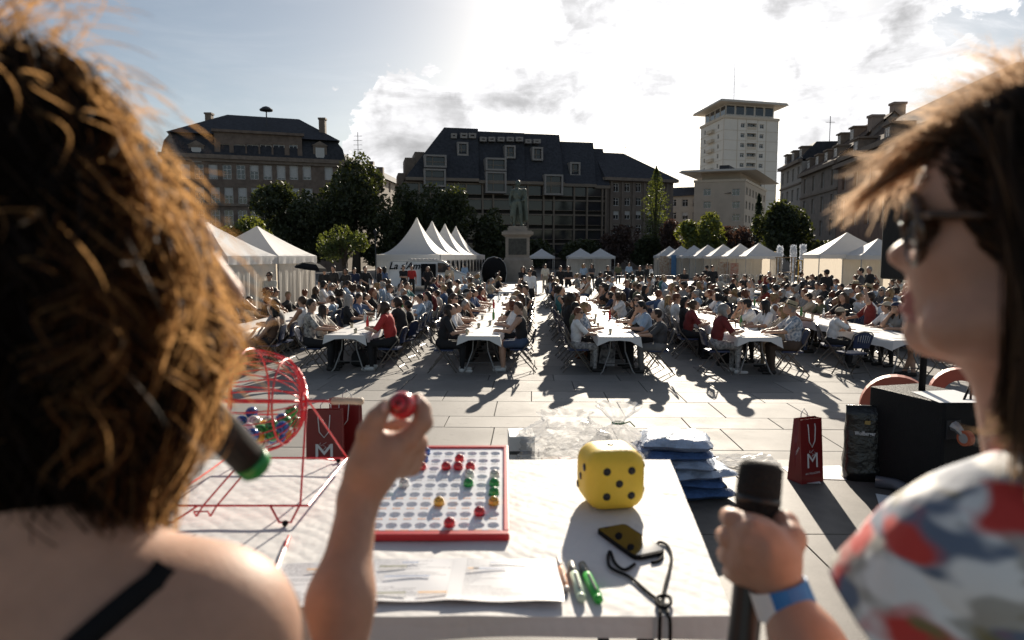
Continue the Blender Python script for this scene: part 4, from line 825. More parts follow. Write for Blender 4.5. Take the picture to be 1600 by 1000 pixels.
# ---- statue
def statue():
    Y = 62; b = aty(808.5, 400, Y); zf = aty(808, 354, Y).z; zt = aty(808, 283, Y).z; s = (zt - zf) / 1.80
    t = thing('statue', 'bronze statue of a standing cloaked figure on tall stone pedestal', 'statue', (b.x, Y, 0)); M = mat('statue_bronze', (.085, .105, .09), .55, .35, var=.35, vscale=2.5); MS = mat('pedestal_stone', (.27, .235, .20), .85, var=.2, vscale=1.2)
    pr = []
    def c(a, b_, r1, r2): pr.append(('c', (a, b_, r1, r2), 0, '+'))
    def e(a, r): pr.append(('e', (a, r), 0, '+'))
    # facing the camera (-y); weight on one leg, cloak falling from the shoulder at right
    c((-.09, 0, .95), (-.11, -.02, .5), .105, .075); c((-.11, -.02, .5), (-.13, .02, .06), .075, .05); c((-.13, .02, .04), (-.15, -.16, .03), .05, .035)
    c((.09, 0, .95), (.13, -.07, .5), .105, .075); c((.13, -.07, .5), (.17, -.06, .06), .075, .05); c((.17, -.06, .04), (.23, -.22, .03), .05, .035)
    e((0, 0, 1.0), (.17, .12, .13)); e((0, 0, 1.25), (.19, .125, .24)); e((0, .0, 1.42), (.22, .11, .09)); c((0, 0, 1.45), (.01, -.02, 1.6), .06, .055); e((.02, -.03, 1.69), (.092, .108, .125)); e((.02, .02, 1.73), (.108, .115, .11)); c((.03, -.11, 1.70), (.035, -.14, 1.67), .02, .018)
    c((-.22, 0, 1.41), (-.29, .03, 1.14), .075, .06); c((-.29, .03, 1.14), (-.29, -.05, .9), .055, .045); e((-.29, -.07, .84), (.04, .04, .06))
    c((.22, 0, 1.41), (.31, .03, 1.16), .08, .065); c((.31, .03, 1.16), (.2, -.12, 1.02), .055, .045)
    for k in range(6): x = .20 + .028 * k; c((x * .9, .09 - k * .02, 1.44), (x + .05, .12 - k * .03, .22 + .05 * (k % 2)), .06, .045)
    for k in range(5): x = -.2 + .07 * k; c((x, .12, 1.42), (x * 1.2, .16, .15 + .06 * (k % 2)), .06, .05)
    c((-.17, -.02, .95), (-.22, .02, .45), .07, .09); c((-.1, -.11, 1.42), (.1, -.13, 1.15), .03, .03)
    me, _ = sdf_mesh('figure', pr, .035, .03, M); o = link('figure', me, t, (0, 0, zf), None, (s, s, s))
    w = .95 * s * .62
    m = MB()
    def blk(hw, z0, z1, hw2=None): m.add([(sx * (hw if k == 0 else (hw2 or hw)), sy * (hw if k == 0 else (hw2 or hw)), z0 if k == 0 else z1) for k in (0, 1) for sy in (-1, 1) for sx in (-1, 1)], [(0, 2, 3, 1), (4, 5, 7, 6), (0, 1, 5, 4), (2, 6, 7, 3), (0, 4, 6, 2), (1, 3, 7, 5)])
    zc = aty(808, 361, Y).z; zb = aty(808, 405, Y).z
    blk(1.6, -.05, .45); blk(1.42, .45, zb - .1, 1.36); blk(1.25, zb - .1, zb + .15, 1.12); blk(1.07, zb + .15, zc - .55); blk(1.12, zc - .55, zc - .35, 1.32); blk(1.40, zc - .35, zc - .1); blk(1.25, zc - .1, zc); blk(.88, zc, zf - .15); blk(.80, zf - .15, zf + .02)
    m.build('pedestal', MS, t); pl = MB(); pl.box((0, -1.085, (zb + zc) / 2 - .15), (1.6, .06, zc - zb - 1.1)); pl.build('plaque', mat('dark_bronze_relief', (.05, .05, .045), .5, .5, var=.5, vscale=5, bump=1, bscale=9), t)
    return t
statue()
# dark inflatable arch left of the statue
t = thing('dark_dome', 'big round black dome shape left of the statue pedestal', 'dome', (aty(772, 400, 60).x, 60, 0)); m = MB(); m.lathe([(.95, 0), (1.08, .7), (1.05, 1.2), (.85, 1.7), (.5, 2.05), (.05, 2.15)], 18); m.build('shell', M_BLACK, t, smooth=True); m = MB(); m.tube([(-1.0, -.1, 0), (-1.12, -.05, .8), (-.98, 0, 1.55), (-.55, 0, 2.05), (0, 0, 2.2), (.55, 0, 2.05), (.98, 0, 1.55), (1.12, -.05, .8), (1.0, -.1, 0)], .035, 6); m.build('rim', M_POLE, t)
# ---- crowd barriers
def barrier(loc, rz, label):
    t = thing('crowd_barrier', label, 'barrier', loc, rz, 'metal crowd barriers behind the tables'); f = MB(); f.tube([(-1.1, 0, .2), (-1.1, 0, 1.0), (-1.02, 0, 1.08), (1.02, 0, 1.08), (1.1, 0, 1.0), (1.1, 0, .2)], .02, 5); f.tube([(-1.1, 0, .22), (1.1, 0, .22)], .018, 5); f.build('frame', M_POLE, t)
    b = MB(); 
    for k in range(14): x = -1 + k * 2 / 13; b.tube([(x, 0, .22), (x, 0, 1.07)], .008, 4)
    b.build('bars', M_POLE, t)
    for s in (-.8, .8): b = MB(); b.tube([(s, -.3, .02), (s, 0, .22), (s, .3, .02)], .018, 5); b.build('foot', M_POLE, t)
for i, (x, Y) in enumerate(((505, 31.5), (560, 31), (985, 41), (1040, 40.5), (1210, 42), (1150, 42.5))): barrier((aty(x, 400, Y).x, Y, 0), R(4 * (-1) ** i), 'grey metal crowd barrier, %s from the left behind the seated crowd' % ('first', 'second', 'third', 'fourth', 'sixth', 'fifth')[i])
# street lamp in front of left trees
t = thing('street_lamp', 'slim dark street lamp before the tallest dark tree', 'lamp', (aty(587, 400, 66).x, 66, 0)); m = MB(); m.tube([(0, 0, 0), (0, 0, 1.0), (0, 0, 4.2)], [.1, .07, .05], 8); m.build('post', MATS['dark_metal'], t); m = MB(); m.lathe([(.08, 4.2), (.2, 4.6), (.18, 4.65), (.04, 4.85)], 10); m.build('lantern', MATS['dark_metal'], t)
# ================================================================== TABLES, CHAIRS, CROWD
M_CLOTH = mat('white_paper_cloth', (.70, .69, .67), .6, var=.04, vscale=3, bump=.2, bscale=5); M_TUBE = mat('grey_tube', (.20, .195, .19), .4, .6, var=.1); M_TOP = mat('table_board', (.55, .54, .52), .6)
M_NAVY = mat('navy_plastic', (.022, .038, .095), .4, var=.15); M_CHF = mat('chair_frame', (.16, .145, .13), .38, .6, var=.15)
def make_chair():
    t = thing('folding_chair', 'x', 'chair'); 
    # backrest: rounded navy panel with a fan of slots
    m = MB(); nu, nv = 17, 7; W = .21
    def pt(i, j, back):
        u = i / (nu - 1) * 2 - 1; v = j / (nv - 1); z = .55 + .30 * v * (1 - .22 * u * u * v); x = u * W * (.82 + .22 * v - .10 * v * v * abs(u)); y = -.215 - .06 * v - .02 * (1 - u * u) - (.014 if back else 0); return (x, y, z)
    idx = {}
    for bk in (0, 1):
        for i in range(nu):
            for j in range(nv): idx[(bk, i, j)] = len(m.v); m.v.append(pt(i, j, bk))
    def hole(i, j): return 2 <= j <= 4 and i % 2 == 1 and 1 < i < nu - 3
    for i in range(nu - 1):
        for j in range(nv - 1):
            if hole(i, j): continue
            m.f.append((idx[(0, i, j)], idx[(0, i, j + 1)], idx[(0, i + 1, j + 1)], idx[(0, i + 1, j)])); m.m.append(0)
            m.f.append((idx[(1, i, j)], idx[(1, i + 1, j)], idx[(1, i + 1, j + 1)], idx[(1, i, j + 1)])); m.m.append(0)
    k1 = m.build('backrest', M_NAVY, t)
    m = MB(); m.prism([(-.19, -.18), (.19, -.18), (.205, .1), (.19, .2), (-.19, .2), (-.205, .1)], .425, .455); k2 = m.build('seat', M_NAVY, t)
    ks = [(k1, []), (k2, [])]
    for s in (-1, 1):
        m = MB(); x = s * .215; m.tube([(x, .26, .0), (x, -.02, .40), (x, -.19, .60), (x * .98, -.275, .80)] , .0125, 6); ks.append((m.build('front_leg', M_CHF, t), []))
        m = MB(); m.tube([(x * .9, -.30, .0), (x * .9, .02, .36), (x * .9, .14, .42)], .0115, 6); ks.append((m.build('rear_leg', M_CHF, t), []))
    m = MB(); m.tube([(-.21, -.275, .80), (-.15, -.29, .845), (0, -.295, .86), (.15, -.29, .845), (.21, -.275, .80)], .0125, 6); ks.append((m.build('top_rail', M_CHF, t), []))
    m = MB(); m.tube([(-.215, .19, .1), (.215, .19, .1)], .009, 5); ks.append((m.build('stretcher', M_CHF, t), [])); m = MB(); m.tube([(-.195, -.22, .09), (.195, -.22, .09)], .009, 5); ks.append((m.build('stretcher', M_CHF, t), []))
    return t, ks
def make_table():
    t = thing('folding_table', 'x', 'table'); m = MB(); m.box((0, 0, .715), (.74, 1.8, .035)); ks = [(m.build('table_top', M_TOP, t), [])]
    for s in (-1, 1):
        for sx in (-1, 1): m = MB(); m.tube([(sx * .13, s * .62, .70), (sx * .15, s * .64, .42), (sx * .28, s * .72, .06), (sx * .33, s * .73, .0)], .016, 6); ks.append((m.build('leg', M_TUBE, t), []))
        m = MB(); m.tube([(-.22, s * .69, .2), (.22, s * .69, .2)], .011, 5); ks.append((m.build('stretcher', M_TUBE, t), []))
    return t, ks
CH, CHK = make_chair(); TB, TBK = make_table(); used = {'c': False, 't': False}
def put_chair(loc, rz, label):
    if not used['c']:
        used['c'] = True; CH.location = loc; CH.rotation_euler = (0, 0, rz); CH['label'] = label; CH['group'] = 'navy folding chairs at the tables'; return CH
    return copy_thing(CH, CHK, loc, rz, label, 'navy folding chairs at the tables')
def put_table(loc, rz, label):
    if not used['t']:
        used['t'] = True; TB.location = loc; TB.rotation_euler = (0, 0, rz); TB['label'] = label; TB['group'] = 'folding tables set end to end'; return TB
    return copy_thing(TB, TBK, loc, rz, label, 'folding tables set end to end')
# ---- people: a few poses grown as one surface each, then dressed in many ways
SKIN = [mat('skin_light', (.46, .275, .19), .5, sss=.0, var=.08, vscale=12), mat('skin_tan', (.36, .2, .13), .5, var=.08, vscale=12), mat('skin_brown', (.22, .12, .075), .5, var=.08, vscale=12)]
SHIRT = {}
for n_, c_ in (('black', (.014, .014, .016)), ('navy', (.02, .03, .07)), ('white', (.76, .75, .74)), ('grey', (.22, .22, .22)), ('light blue', (.32, .43, .56)), ('dark red', (.17, .022, .02)), ('red', (.48, .04, .035)), ('beige', (.48, .40, .30)), ('olive', (.10, .105, .055)), ('denim blue', (.07, .12, .23)), ('cream', (.66, .60, .5)), ('teal', (.04, .16, .17)), ('brown', (.12, .07, .045)), ('charcoal', (.06, .06, .065))):
    SHIRT[n_] = mat(n_.replace(' ', '_') + '_cotton', c_, .85, var=.18, vscale=9, bump=.35, bscale=14)
SHIRT['striped'] = mat('striped_cotton', (.62, .64, .66), .85, 0, 0, col2=(.18, .24, .32), vscale=22, detail=0); SHIRT['patterned'] = mat('patterned_cotton', (.6, .56, .5), .85, 0, 0, col2=(.05, .05, .06), vscale=16, detail=3)
PANTS = {n_: mat(n_.replace(' ', '_') + '_trousers', c_, .85, var=.18, vscale=7, bump=.3, bscale=10) for n_, c_ in (('black', (.013, .013, .015)), ('denim', (.055, .085, .15)), ('beige', (.36, .30, .22)), ('brown', (.075, .05, .035)), ('grey', (.16, .155, .15)))}
PANTS['patterned'] = mat('patterned_trousers', (.5, .48, .45), .85, 0, 0, col2=(.06, .06, .07), vscale=18, detail=3)
SHOES = [mat('dark_shoe', (.02, .018, .016), .6), mat('white_shoe', (.6, .6, .58), .6)]
HAIR = {n_: mat(n_.replace(' ', '_') + '_hair', c_, .45, var=.35, vscale=18, bump=.6, bscale=30, translucent=t_, tfac=.25) for n_, c_, t_ in (('black', (.010, .009, .009), (.06, .04, .03)), ('dark brown', (.026, .016, .011), (.16, .08, .04)), ('brown', (.06, .035, .02), (.3, .16, .07)), ('blond', (.30, .20, .095), (.6, .4, .2)), ('grey', (.34, .33, .32), (.5, .5, .5)), ('auburn', (.15, .05, .022), (.45, .17, .07)))}
M_STRAW = mat('straw', (.48, .38, .23), .8, var=.2, vscale=30, bump=.5, bscale=60); M_CAP = {'navy': SHIRT['navy'], 'black': SHIRT['black'], 'beige': SHIRT['beige']}; M_SHADES = mat('sunglass_lens', (.01, .01, .011), .12)
def ik(a, b, l1, l2, pole):
    a = np.array(a, float); b = np.array(b, float); d = b - a; L = np.linalg.norm(d); L2 = min(L, l1 + l2 - .005); x = (l1 * l1 - l2 * l2 + L2 * L2) / (2 * L2); h = math.sqrt(max(l1 * l1 - x * x, 0)); u = d / L; p = np.array(pole, float); p = p - u * (p @ u); p /= np.linalg.norm(p); return a + u * x + p * h
def person_prims(pel, chest, neck, head, hyaw, hpitch, hands, feet, knees=None, poles=((-1, -.3, -.8), (1, -.3, -.8)), wide=1.0, sleeve=.55, skirt=False, bust=0.0, bare_legs=False):
    """facing +y; tags 0 skin 1 shirt 2 trousers 3 shoes"""
    pr = []
    def c(a, b, r1, r2, t, k=None): pr.append(('c', (tuple(a), tuple(b), r1, r2), t, '+') + ((k,) if k else ()))
    def e(a, r, t, M=None, k=None): pr.append(('e', (tuple(a), r) + ((M,) if M is not None else ()), t, '+') + ((k,) if k else ()))
    pel, chest, neck, head = (np.array(v, float) for v in (pel, chest, neck, head)); w = wide
    e(pel, (.165 * w, .125 * w, .12), 2); mid = (pel + chest) / 2; up = (chest - pel) / np.linalg.norm(chest - pel)
    e(mid, (.150 * w, .115 * w, .17), 1); e(chest, (.172 * w, .118 * w, .165), 1)
    if bust: e(chest + np.array((.07, .085, -.02)), (.07, .06, .065), 1); e(chest + np.array((-.07, .085, -.02)), (.07, .06, .065), 1)
    sh = chest + up * .115; c(sh + np.array((-.135 * w, 0, 0)), sh + np.array((.135 * w, 0, 0)), .062, .062, 1); c(sh + up * .02, neck, .062, .05, 0); c(neck, head + np.array((0, -.015, -.05)), .05, .05, 0)
    # head with brow, nose, chin and ears
    Mh = np.array(Matrix.Rotation(hyaw, 3, 'Z') @ Matrix.Rotation(-hpitch, 3, 'X'))
    def H(x, y, z): return head + Mh @ np.array((x, y, z))
    e(H(0, -.012, .025), (.076, .094, .093), 0, Mh); e(H(0, .02, -.04), (.058, .068, .075), 0, Mh); e(H(0, .062, -.085), (.026, .022, .02), 0, Mh, .02)
    c(H(0, .082, .012), H(0, .102, -.025), .012, .017, 0, .012); c(H(-.03, .078, .03), H(.03, .078, .03), .014, .014, 0, .015); c(H(-.02, .083, -.058), H(.02, .083, -.058), .01, .01, 0, .012)
    for s in (-1, 1): e(H(s * .078, -.01, -.005), (.012, .02, .03), 0, Mh, .01)
    for i, s in enumerate((-1, 1)):
        S = sh + np.array((s * .165 * w, 0, -.01)); h = np.array(hands[i], float); El = ik(S, h, .29, .26, poles[i]); m_ = S + (El - S) * sleeve * 1.5 if sleeve < .66 else El
        if sleeve > .66:
            c(S, El, .062, .05, 1); c(El, El + (h - El) * .92, .048, .036, 1)
        elif sleeve > .1: c(S, m_, .064, .056, 1); c(m_, El, .044, .040, 0); c(El, h, .040, .027, 0)
        else: c(S, El, .056, .040, 0); c(El, h, .040, .027, 0)
        d = (h - El) / np.linalg.norm(h - El); c(h, h + d * .075, .034, .030, 0, .015); c(h + d * .07, h + d * .125 + np.array((0, 0, -.02)), .024, .016, 0, .012); side = np.cross(d, (0, 0, 1)); side = side / (np.linalg.norm(side) + 1e-6) * -s; c(h + d * .03, h + d * .08 + side * .04, .015, .011, 0, .008)
    for i, s in enumerate((-1, 1)):
        Hp = pel + np.array((s * .088 * w, .02, -.02)); f = np.array(feet[i], float); K = np.array(knees[i], float) if knees is not None else ik(Hp, f + np.array((0, 0, .08)), .43, .41, (0, 1, .15)); an = f + np.array((0, -.02, .085))
        lt = 0 if bare_legs else 2
        c(Hp, Hp + (K - Hp) * .8, .088 * w, .068, 2); c(Hp + (K - Hp) * .78, K, .062, .056, lt); c(K, K + (an - K) * .35, .054, .056, lt); c(K + (an - K) * .35, an, .056, .036, lt)
        c(an + np.array((0, 0, -.03)), f + np.array((0, -.04, .035)), .038, .036, 3, .02); c(f + np.array((0, -.04, .035)), f + np.array((s * .02, .15, .03)), .036, .03, 3, .02)
    if skirt: K = [np.array(v) for v in knees] if knees is not None else None; e(pel + np.array((0, .14, -.01)), (.2, .26, .1), 2)
    return pr, Mh, head
PROTO = {}
def add_proto(name, **k):
    pr, Mh, head = person_prims(**k); me, _ = sdf_mesh('person', pr, .028, .021, [SKIN[0], SHIRT['white'], PANTS['black'], SHOES[0]]); PROTO[name] = (me, Matrix.Translation(Vector(head)) @ Matrix(Mh.tolist()).to_4x4(), k.get('wide', 1))
SEAT = dict(pel=(0, -.03, .555), feet=((-.13, .36, 0), (.13, .38, 0)), knees=((-.12, .37, .52), (.12, .38, .52)))
add_proto('write', chest=(0, .05, .90), neck=(0, .08, 1.09), head=(0, .14, 1.19), hyaw=0, hpitch=-.45, hands=((-.12, .40, .79), (.14, .40, .79)), **SEAT)
add_proto('upright', chest=(0, -.05, .92), neck=(0, -.04, 1.12), head=(0, -.01, 1.235), hyaw=.45, hpitch=-.05, hands=((-.10, .36, .79), (.18, .38, .79)), **SEAT)
add_proto('turned', chest=(0, -.02, .92), neck=(.0, -.0, 1.12), head=(0, .03, 1.235), hyaw=-.75, hpitch=-.02, hands=((-.16, .38, .79), (.10, .40, .79)), bust=1, **SEAT)
add_proto('elbow', chest=(0, .05, .90), neck=(0, .09, 1.09), head=(.02, .16, 1.185), hyaw=.35, hpitch=-.12, hands=((-.16, .42, .79), (.07, .23, 1.06)), poles=((-1, -.3, -.8), (.3, .8, -1)), sleeve=.5, bust=1, **SEAT)
add_proto('back', chest=(0, -.10, .91), neck=(0, -.12, 1.11), head=(0, -.10, 1.225), hyaw=-.2, hpitch=.02, hands=((-.12, .24, .60), (.12, .25, .60)), sleeve=.0, **SEAT)
add_proto('stout', chest=(0, -.03, .91), neck=(0, .0, 1.12), head=(0, .06, 1.225), hyaw=.1, hpitch=-.35, hands=((-.13, .40, .79), (.13, .42, .79)), wide=1.28, **SEAT)
add_proto('crossed', pel=(0, -.03, .555), feet=((.10, .48, .0), (-.06, .40, .0)), knees=((-.10, .37, .53), (.11, .38, .54)), chest=(0, .05, .90), neck=(0, .09, 1.09), head=(0, .15, 1.19), hyaw=.1, hpitch=-.4, hands=((-.16, .42, .79), (.06, .23, 1.06)), poles=((-1, -.3, -.8), (.3, .8, -1)), bare_legs=True, bust=1)
add_proto('shorts', chest=(0, .02, .90), neck=(0, .03, 1.10), head=(0, .07, 1.21), hyaw=1.0, hpitch=-.02, hands=((-.15, .42, .79), (.20, .10, .62)), sleeve=0.0, bare_legs=True, poles=((-1, -.3, -.8), (1, -.8, .3)), **SEAT)
add_proto('drink', chest=(0, -.03, .92), neck=(0, -.01, 1.12), head=(0, .02, 1.235), hyaw=.5, hpitch=.08, hands=((-.15, .38, .79), (.05, .20, 1.12)), poles=((-1, -.3, -.8), (1, .2, -.8)), **SEAT)
add_proto('twist', chest=(.04, -.05, .91), neck=(.06, -.05, 1.11), head=(.08, -.03, 1.225), hyaw=-1.2, hpitch=-.02, hands=((-.05, .36, .79), (.26, -.12, .78)), poles=((-1, -.3, -.8), (1, -.6, -.2)), **SEAT)
add_proto('slouch', pel=(0, .03, .555), chest=(-.03, -.10, .86), neck=(-.03, -.10, 1.06), head=(-.03, -.05, 1.165), hyaw=-.3, hpitch=-.55, hands=((-.10, .26, .74), (.08, .27, .75)), feet=((-.16, .52, 0), (.12, .44, 0)), knees=((-.14, .44, .52), (.13, .42, .52)), sleeve=.9)
add_proto('wave', chest=(0, -.02, .93), neck=(0, .0, 1.13), head=(0, .02, 1.245), hyaw=.2, hpitch=.05, hands=((-.17, .40, .79), (.24, .14, 1.38)), poles=((-1, -.3, -.8), (1, .2, -.5)), **SEAT)
ST = dict(pel=(0, 0, .96), chest=(0, .0, 1.31), neck=(0, .0, 1.51), head=(0, .03, 1.63))
add_proto('stand', hyaw=.3, hpitch=-.1, hands=((-.25, .06, .86), (.25, .08, .86)), feet=((-.12, 0, 0), (.13, .03, 0)), poles=((-.5, -1, 0), (.5, -1, 0)), **ST)
add_proto('armsfolded', hyaw=-.3, hpitch=-.05, hands=((.10, .20, 1.17), (-.10, .21, 1.13)), feet=((-.13, 0, 0), (.14, .03, 0)), poles=((-1, .2, -.6), (1, .2, -.6)), **ST)
add_proto('walk', hyaw=0, hpitch=-.05, hands=((-.24, .16, .90), (.25, -.14, .88)), feet=((-.09, -.22, 0), (.09, .26, 0)), poles=((-.5, -1, 0), (.5, -1, 0)), sleeve=1.0, **ST)
add_proto('reach', hyaw=.0, hpitch=-.35, hands=((-.16, .34, 1.05), (.14, .36, 1.08)), feet=((-.12, 0, 0), (.12, .05, 0)), poles=((-1, -.5, -.6), (1, -.5, -.6)), **ST)
# hair styles, in the head's own frame
def hair_proto(kind):
    pr = [('e', ((0, -.022, .035), (.090, .100, .094)), 0, '+')]
    if kind != 'short': pr.append(('e', ((0, -.06, .0), (.088, .065, .10)), 0, '+'))
    if kind == 'short': pr.append(('e', ((0, -.055, .0), (.08, .055, .075)), 0, '+'))
    if kind == 'long':
        for x in (-.075, -.04, 0, .04, .075): pr.append(('c', ((x, -.06, .02), (x * 1.25, -.085 - .02 * random.random(), -.25 - .05 * random.random()), .045, .022), 0, '+'))
        for s in (-1, 1): pr.append(('c', ((s * .082, .0, .03), (s * .10, -.01, -.20), .026, .016), 0, '+'))
    if kind == 'bob':
        for x in (-.085, -.05, 0, .05, .085): pr.append(('c', ((x, -.05, .02), (x * 1.15, -.06, -.11), .042, .035), 0, '+'))
    if kind == 'bun': pr.append(('e', ((0, -.11, .08), (.045, .045, .04)), 0, '+', .01))
    if kind == 'ponytail': pr.append(('c', ((0, -.12, .04), (0, -.15, -.18), .03, .014), 0, '+', .015))
    if kind == 'curly':
        for i in range(26): a = i * 2.4; z = -.06 + .16 * (i / 25); r = .098; pr.append(('e', ((r * math.cos(a), -.03 + r * math.sin(a) if math.sin(a) < .45 else -.02, z), (.035, .035, .035)), 0, '+', .01))
    # keep the face clear
    pr.append(('e', ((0, .085, -.045), (.075, .075, .105)), 0, '-', .015))
    return sdf_mesh('hair', pr, .02, .0135, HAIR['black'])[0]
HS = {k: hair_proto(k) for k in ('short', 'long', 'bob', 'bun', 'ponytail', 'curly')}
m = MB(); m.lathe([(.175, .055), (.17, .062), (.10, .07), (.098, .135), (.085, .155), (.03, .15)], 20, (0, -.015, 0)); m.lathe([(.101, .068), (.101, .088)], 20, (0, -.015, 0), 1, None, False); HAT = m.mesh('straw_hat', [M_STRAW, SHIRT['black']], True)
def cap_mesh():
    m = MB(); m.sphere((0, -.015, .04), (.098, .108, .092), 16, 10); m.f = [f for f in m.f if all(m.v[i][2] > .028 for i in f)]; m.m = [0] * len(m.f); m.prism([(-.075, .075), (-.06, .14), (0, .165), (.06, .14), (.075, .075), (0, .09)], .045, .055); return m.mesh('cap', SHIRT['navy'], True)
CAP = cap_mesh()
m = MB()
for s in (-1, 1): m.sphere((s * .034, .097, .008), (.03, .008, .022), 10, 6); m.tube([(s * .062, .092, .012), (s * .085, .0, .012)], .004, 4)
m.tube([(-.01, .103, .012), (.01, .103, .012)], .004, 4); SHADES = m.mesh('sunglasses', M_SHADES, True)
m = MB()
for s in (-1, 1): m.sphere((s * .032, .0875, .008), (.013, .007, .007), 8, 6)
EYES = m.mesh('eyes', mat('dark_eye', (.02, .014, .01), .3), True)
PEOPLE = []
def person(proto, loc, rz, label, shirt='black', pants='black', skin=0, hair='short', haircol='dark brown', shoes=0, hat=None, shades=False, group='people seated at the tables', scale=1.0, eyes=False, flip=False):
    me, hm, wd = PROTO[proto]; t = bpy.data.objects.new('person', me); C.objects.link(t); t.location = loc; t.rotation_euler = (0, 0, rz); t.scale = (-scale if flip else scale, scale, scale)
    for i, mt in enumerate((SKIN[skin], SHIRT[shirt], PANTS[pants], SHOES[shoes])): t.material_slots[i].link = 'OBJECT'; t.material_slots[i].material = mt
    tag(t, label, 'person', group)
    if hair:
        h = link('hair', HS[hair], t); h.matrix_local = hm; h.material_slots[0].link = 'OBJECT'; h.material_slots[0].material = HAIR[haircol]
    if hat == 'straw': link('straw_hat', HAT, t).matrix_local = hm
    elif hat: c_ = link('cap', CAP, t); c_.matrix_local = hm; c_.material_slots[0].link = 'OBJECT'; c_.material_slots[0].material = M_CAP[hat]
    if shades: link('sunglasses', SHADES, t).matrix_local = hm
    elif eyes: link('eyes', EYES, t).matrix_local = hm
    PEOPLE.append(t); return t
# ---- the rows
ROWX = [-5.75, -3.20, -.62, 2.02, 4.62, 7.25, 9.9, 12.5, 15.1]
ROWN = ['leftmost row', 'second row', 'third row', 'middle row', 'fifth row', 'sixth row', 'seventh row', 'eighth row', 'rightmost row']
ORD = ['first', 'second', 'third', 'fourth', 'fifth', 'sixth', 'seventh', 'eighth', 'ninth', 'tenth', 'eleventh', 'twelfth', 'thirteenth', 'fourteenth', 'fifteenth', 'sixteenth', 'seventeenth', 'eighteenth', 'nineteenth', 'twentieth']
ORD += [t_ + '-' + o_ for t_ in ('twenty', 'thirty', 'forty', 'fifty') for o_ in ORD[:9]]
Y0 = [13.3, 12.9, 12.8, 12.75, 12.75, 12.35, 12.6, 12.6, 12.6]
def rp(r, s, off=0.0): return ax(ROWX[r] - .36 + off, Y0[r] + s)
def pix(v): return 800 + F_PX * v.x / max(v.y, .1)
NT = 7
for r in range(9):
    for blk in (0, 1):
        s0 = 0 if blk == 0 else 16.2; nt = NT if blk == 0 else 4
        if blk == 1 and r in (0,): continue
        made = 0
        for k in range(nt):
            c = rp(r, s0 + .92 + k * 1.84); p = pix(c)
            if 300 < p < 1560: put_table(c, AX, 'folding table under white paper, %s of the %s block in the %s' % (ORD[k], 'near' if blk == 0 else 'far', ROWN[r])); made += 1
        if not made: continue
        # one long paper cloth per block, its overhang folded at the near corners
        m = MB(); L = nt * 1.84 + .03; n = nt * 6; W = .395; prof = [(-W - .02, .57), (-W - .008, .66), (-W + .004, .741), (-W + .03, .746), (0, .745), (W - .03, .746), (W - .004, .741), (W + .008, .66), (W + .02, .57)]
        vs = []
        for i in range(n + 1):
            y = -.02 + L * i / n; wv = .012 * math.sin(y * 5.3 + r) + .01 * math.sin(y * 13 + r * 2)
            for j, (x, z) in enumerate(prof):
                e = 1 if j in (0, 1, 7, 8) else 0; vs.append((x + (wv * (1 if x > 0 else -1) if e else 0), y, z + (wv * 1.6 if j in (0, 8) else 0)))
        fs = [(i * 9 + j, i * 9 + j + 1, (i + 1) * 9 + j + 1, (i + 1) * 9 + j) for i in range(n) for j in range(8)]; m.add(vs, fs)
        e = -.02; m.add([(-W, e, .742), (-W * .5, e, .746), (0, e, .745), (W * .5, e, .746), (W, e, .742), (-W - .03, e - .03, .57), (-W * .5, e - .008, .665), (0, e - .01, .675), (W * .5, e - .008, .66), (W + .03, e - .03, .54)], [(0, 5, 6, 1), (1, 6, 7, 2), (2, 7, 8, 3), (3, 8, 9, 4)])
        o = m.build('tablecloth', M_CLOTH, smooth=True); q = rp(r, s0); o.location = q; o.rotation_euler = (0, 0, AX); tag(o, 'long white paper cloth over the %s, %s block' % (ROWN[r], 'near' if blk == 0 else 'far'), 'tablecloth', 'white paper tablecloths')
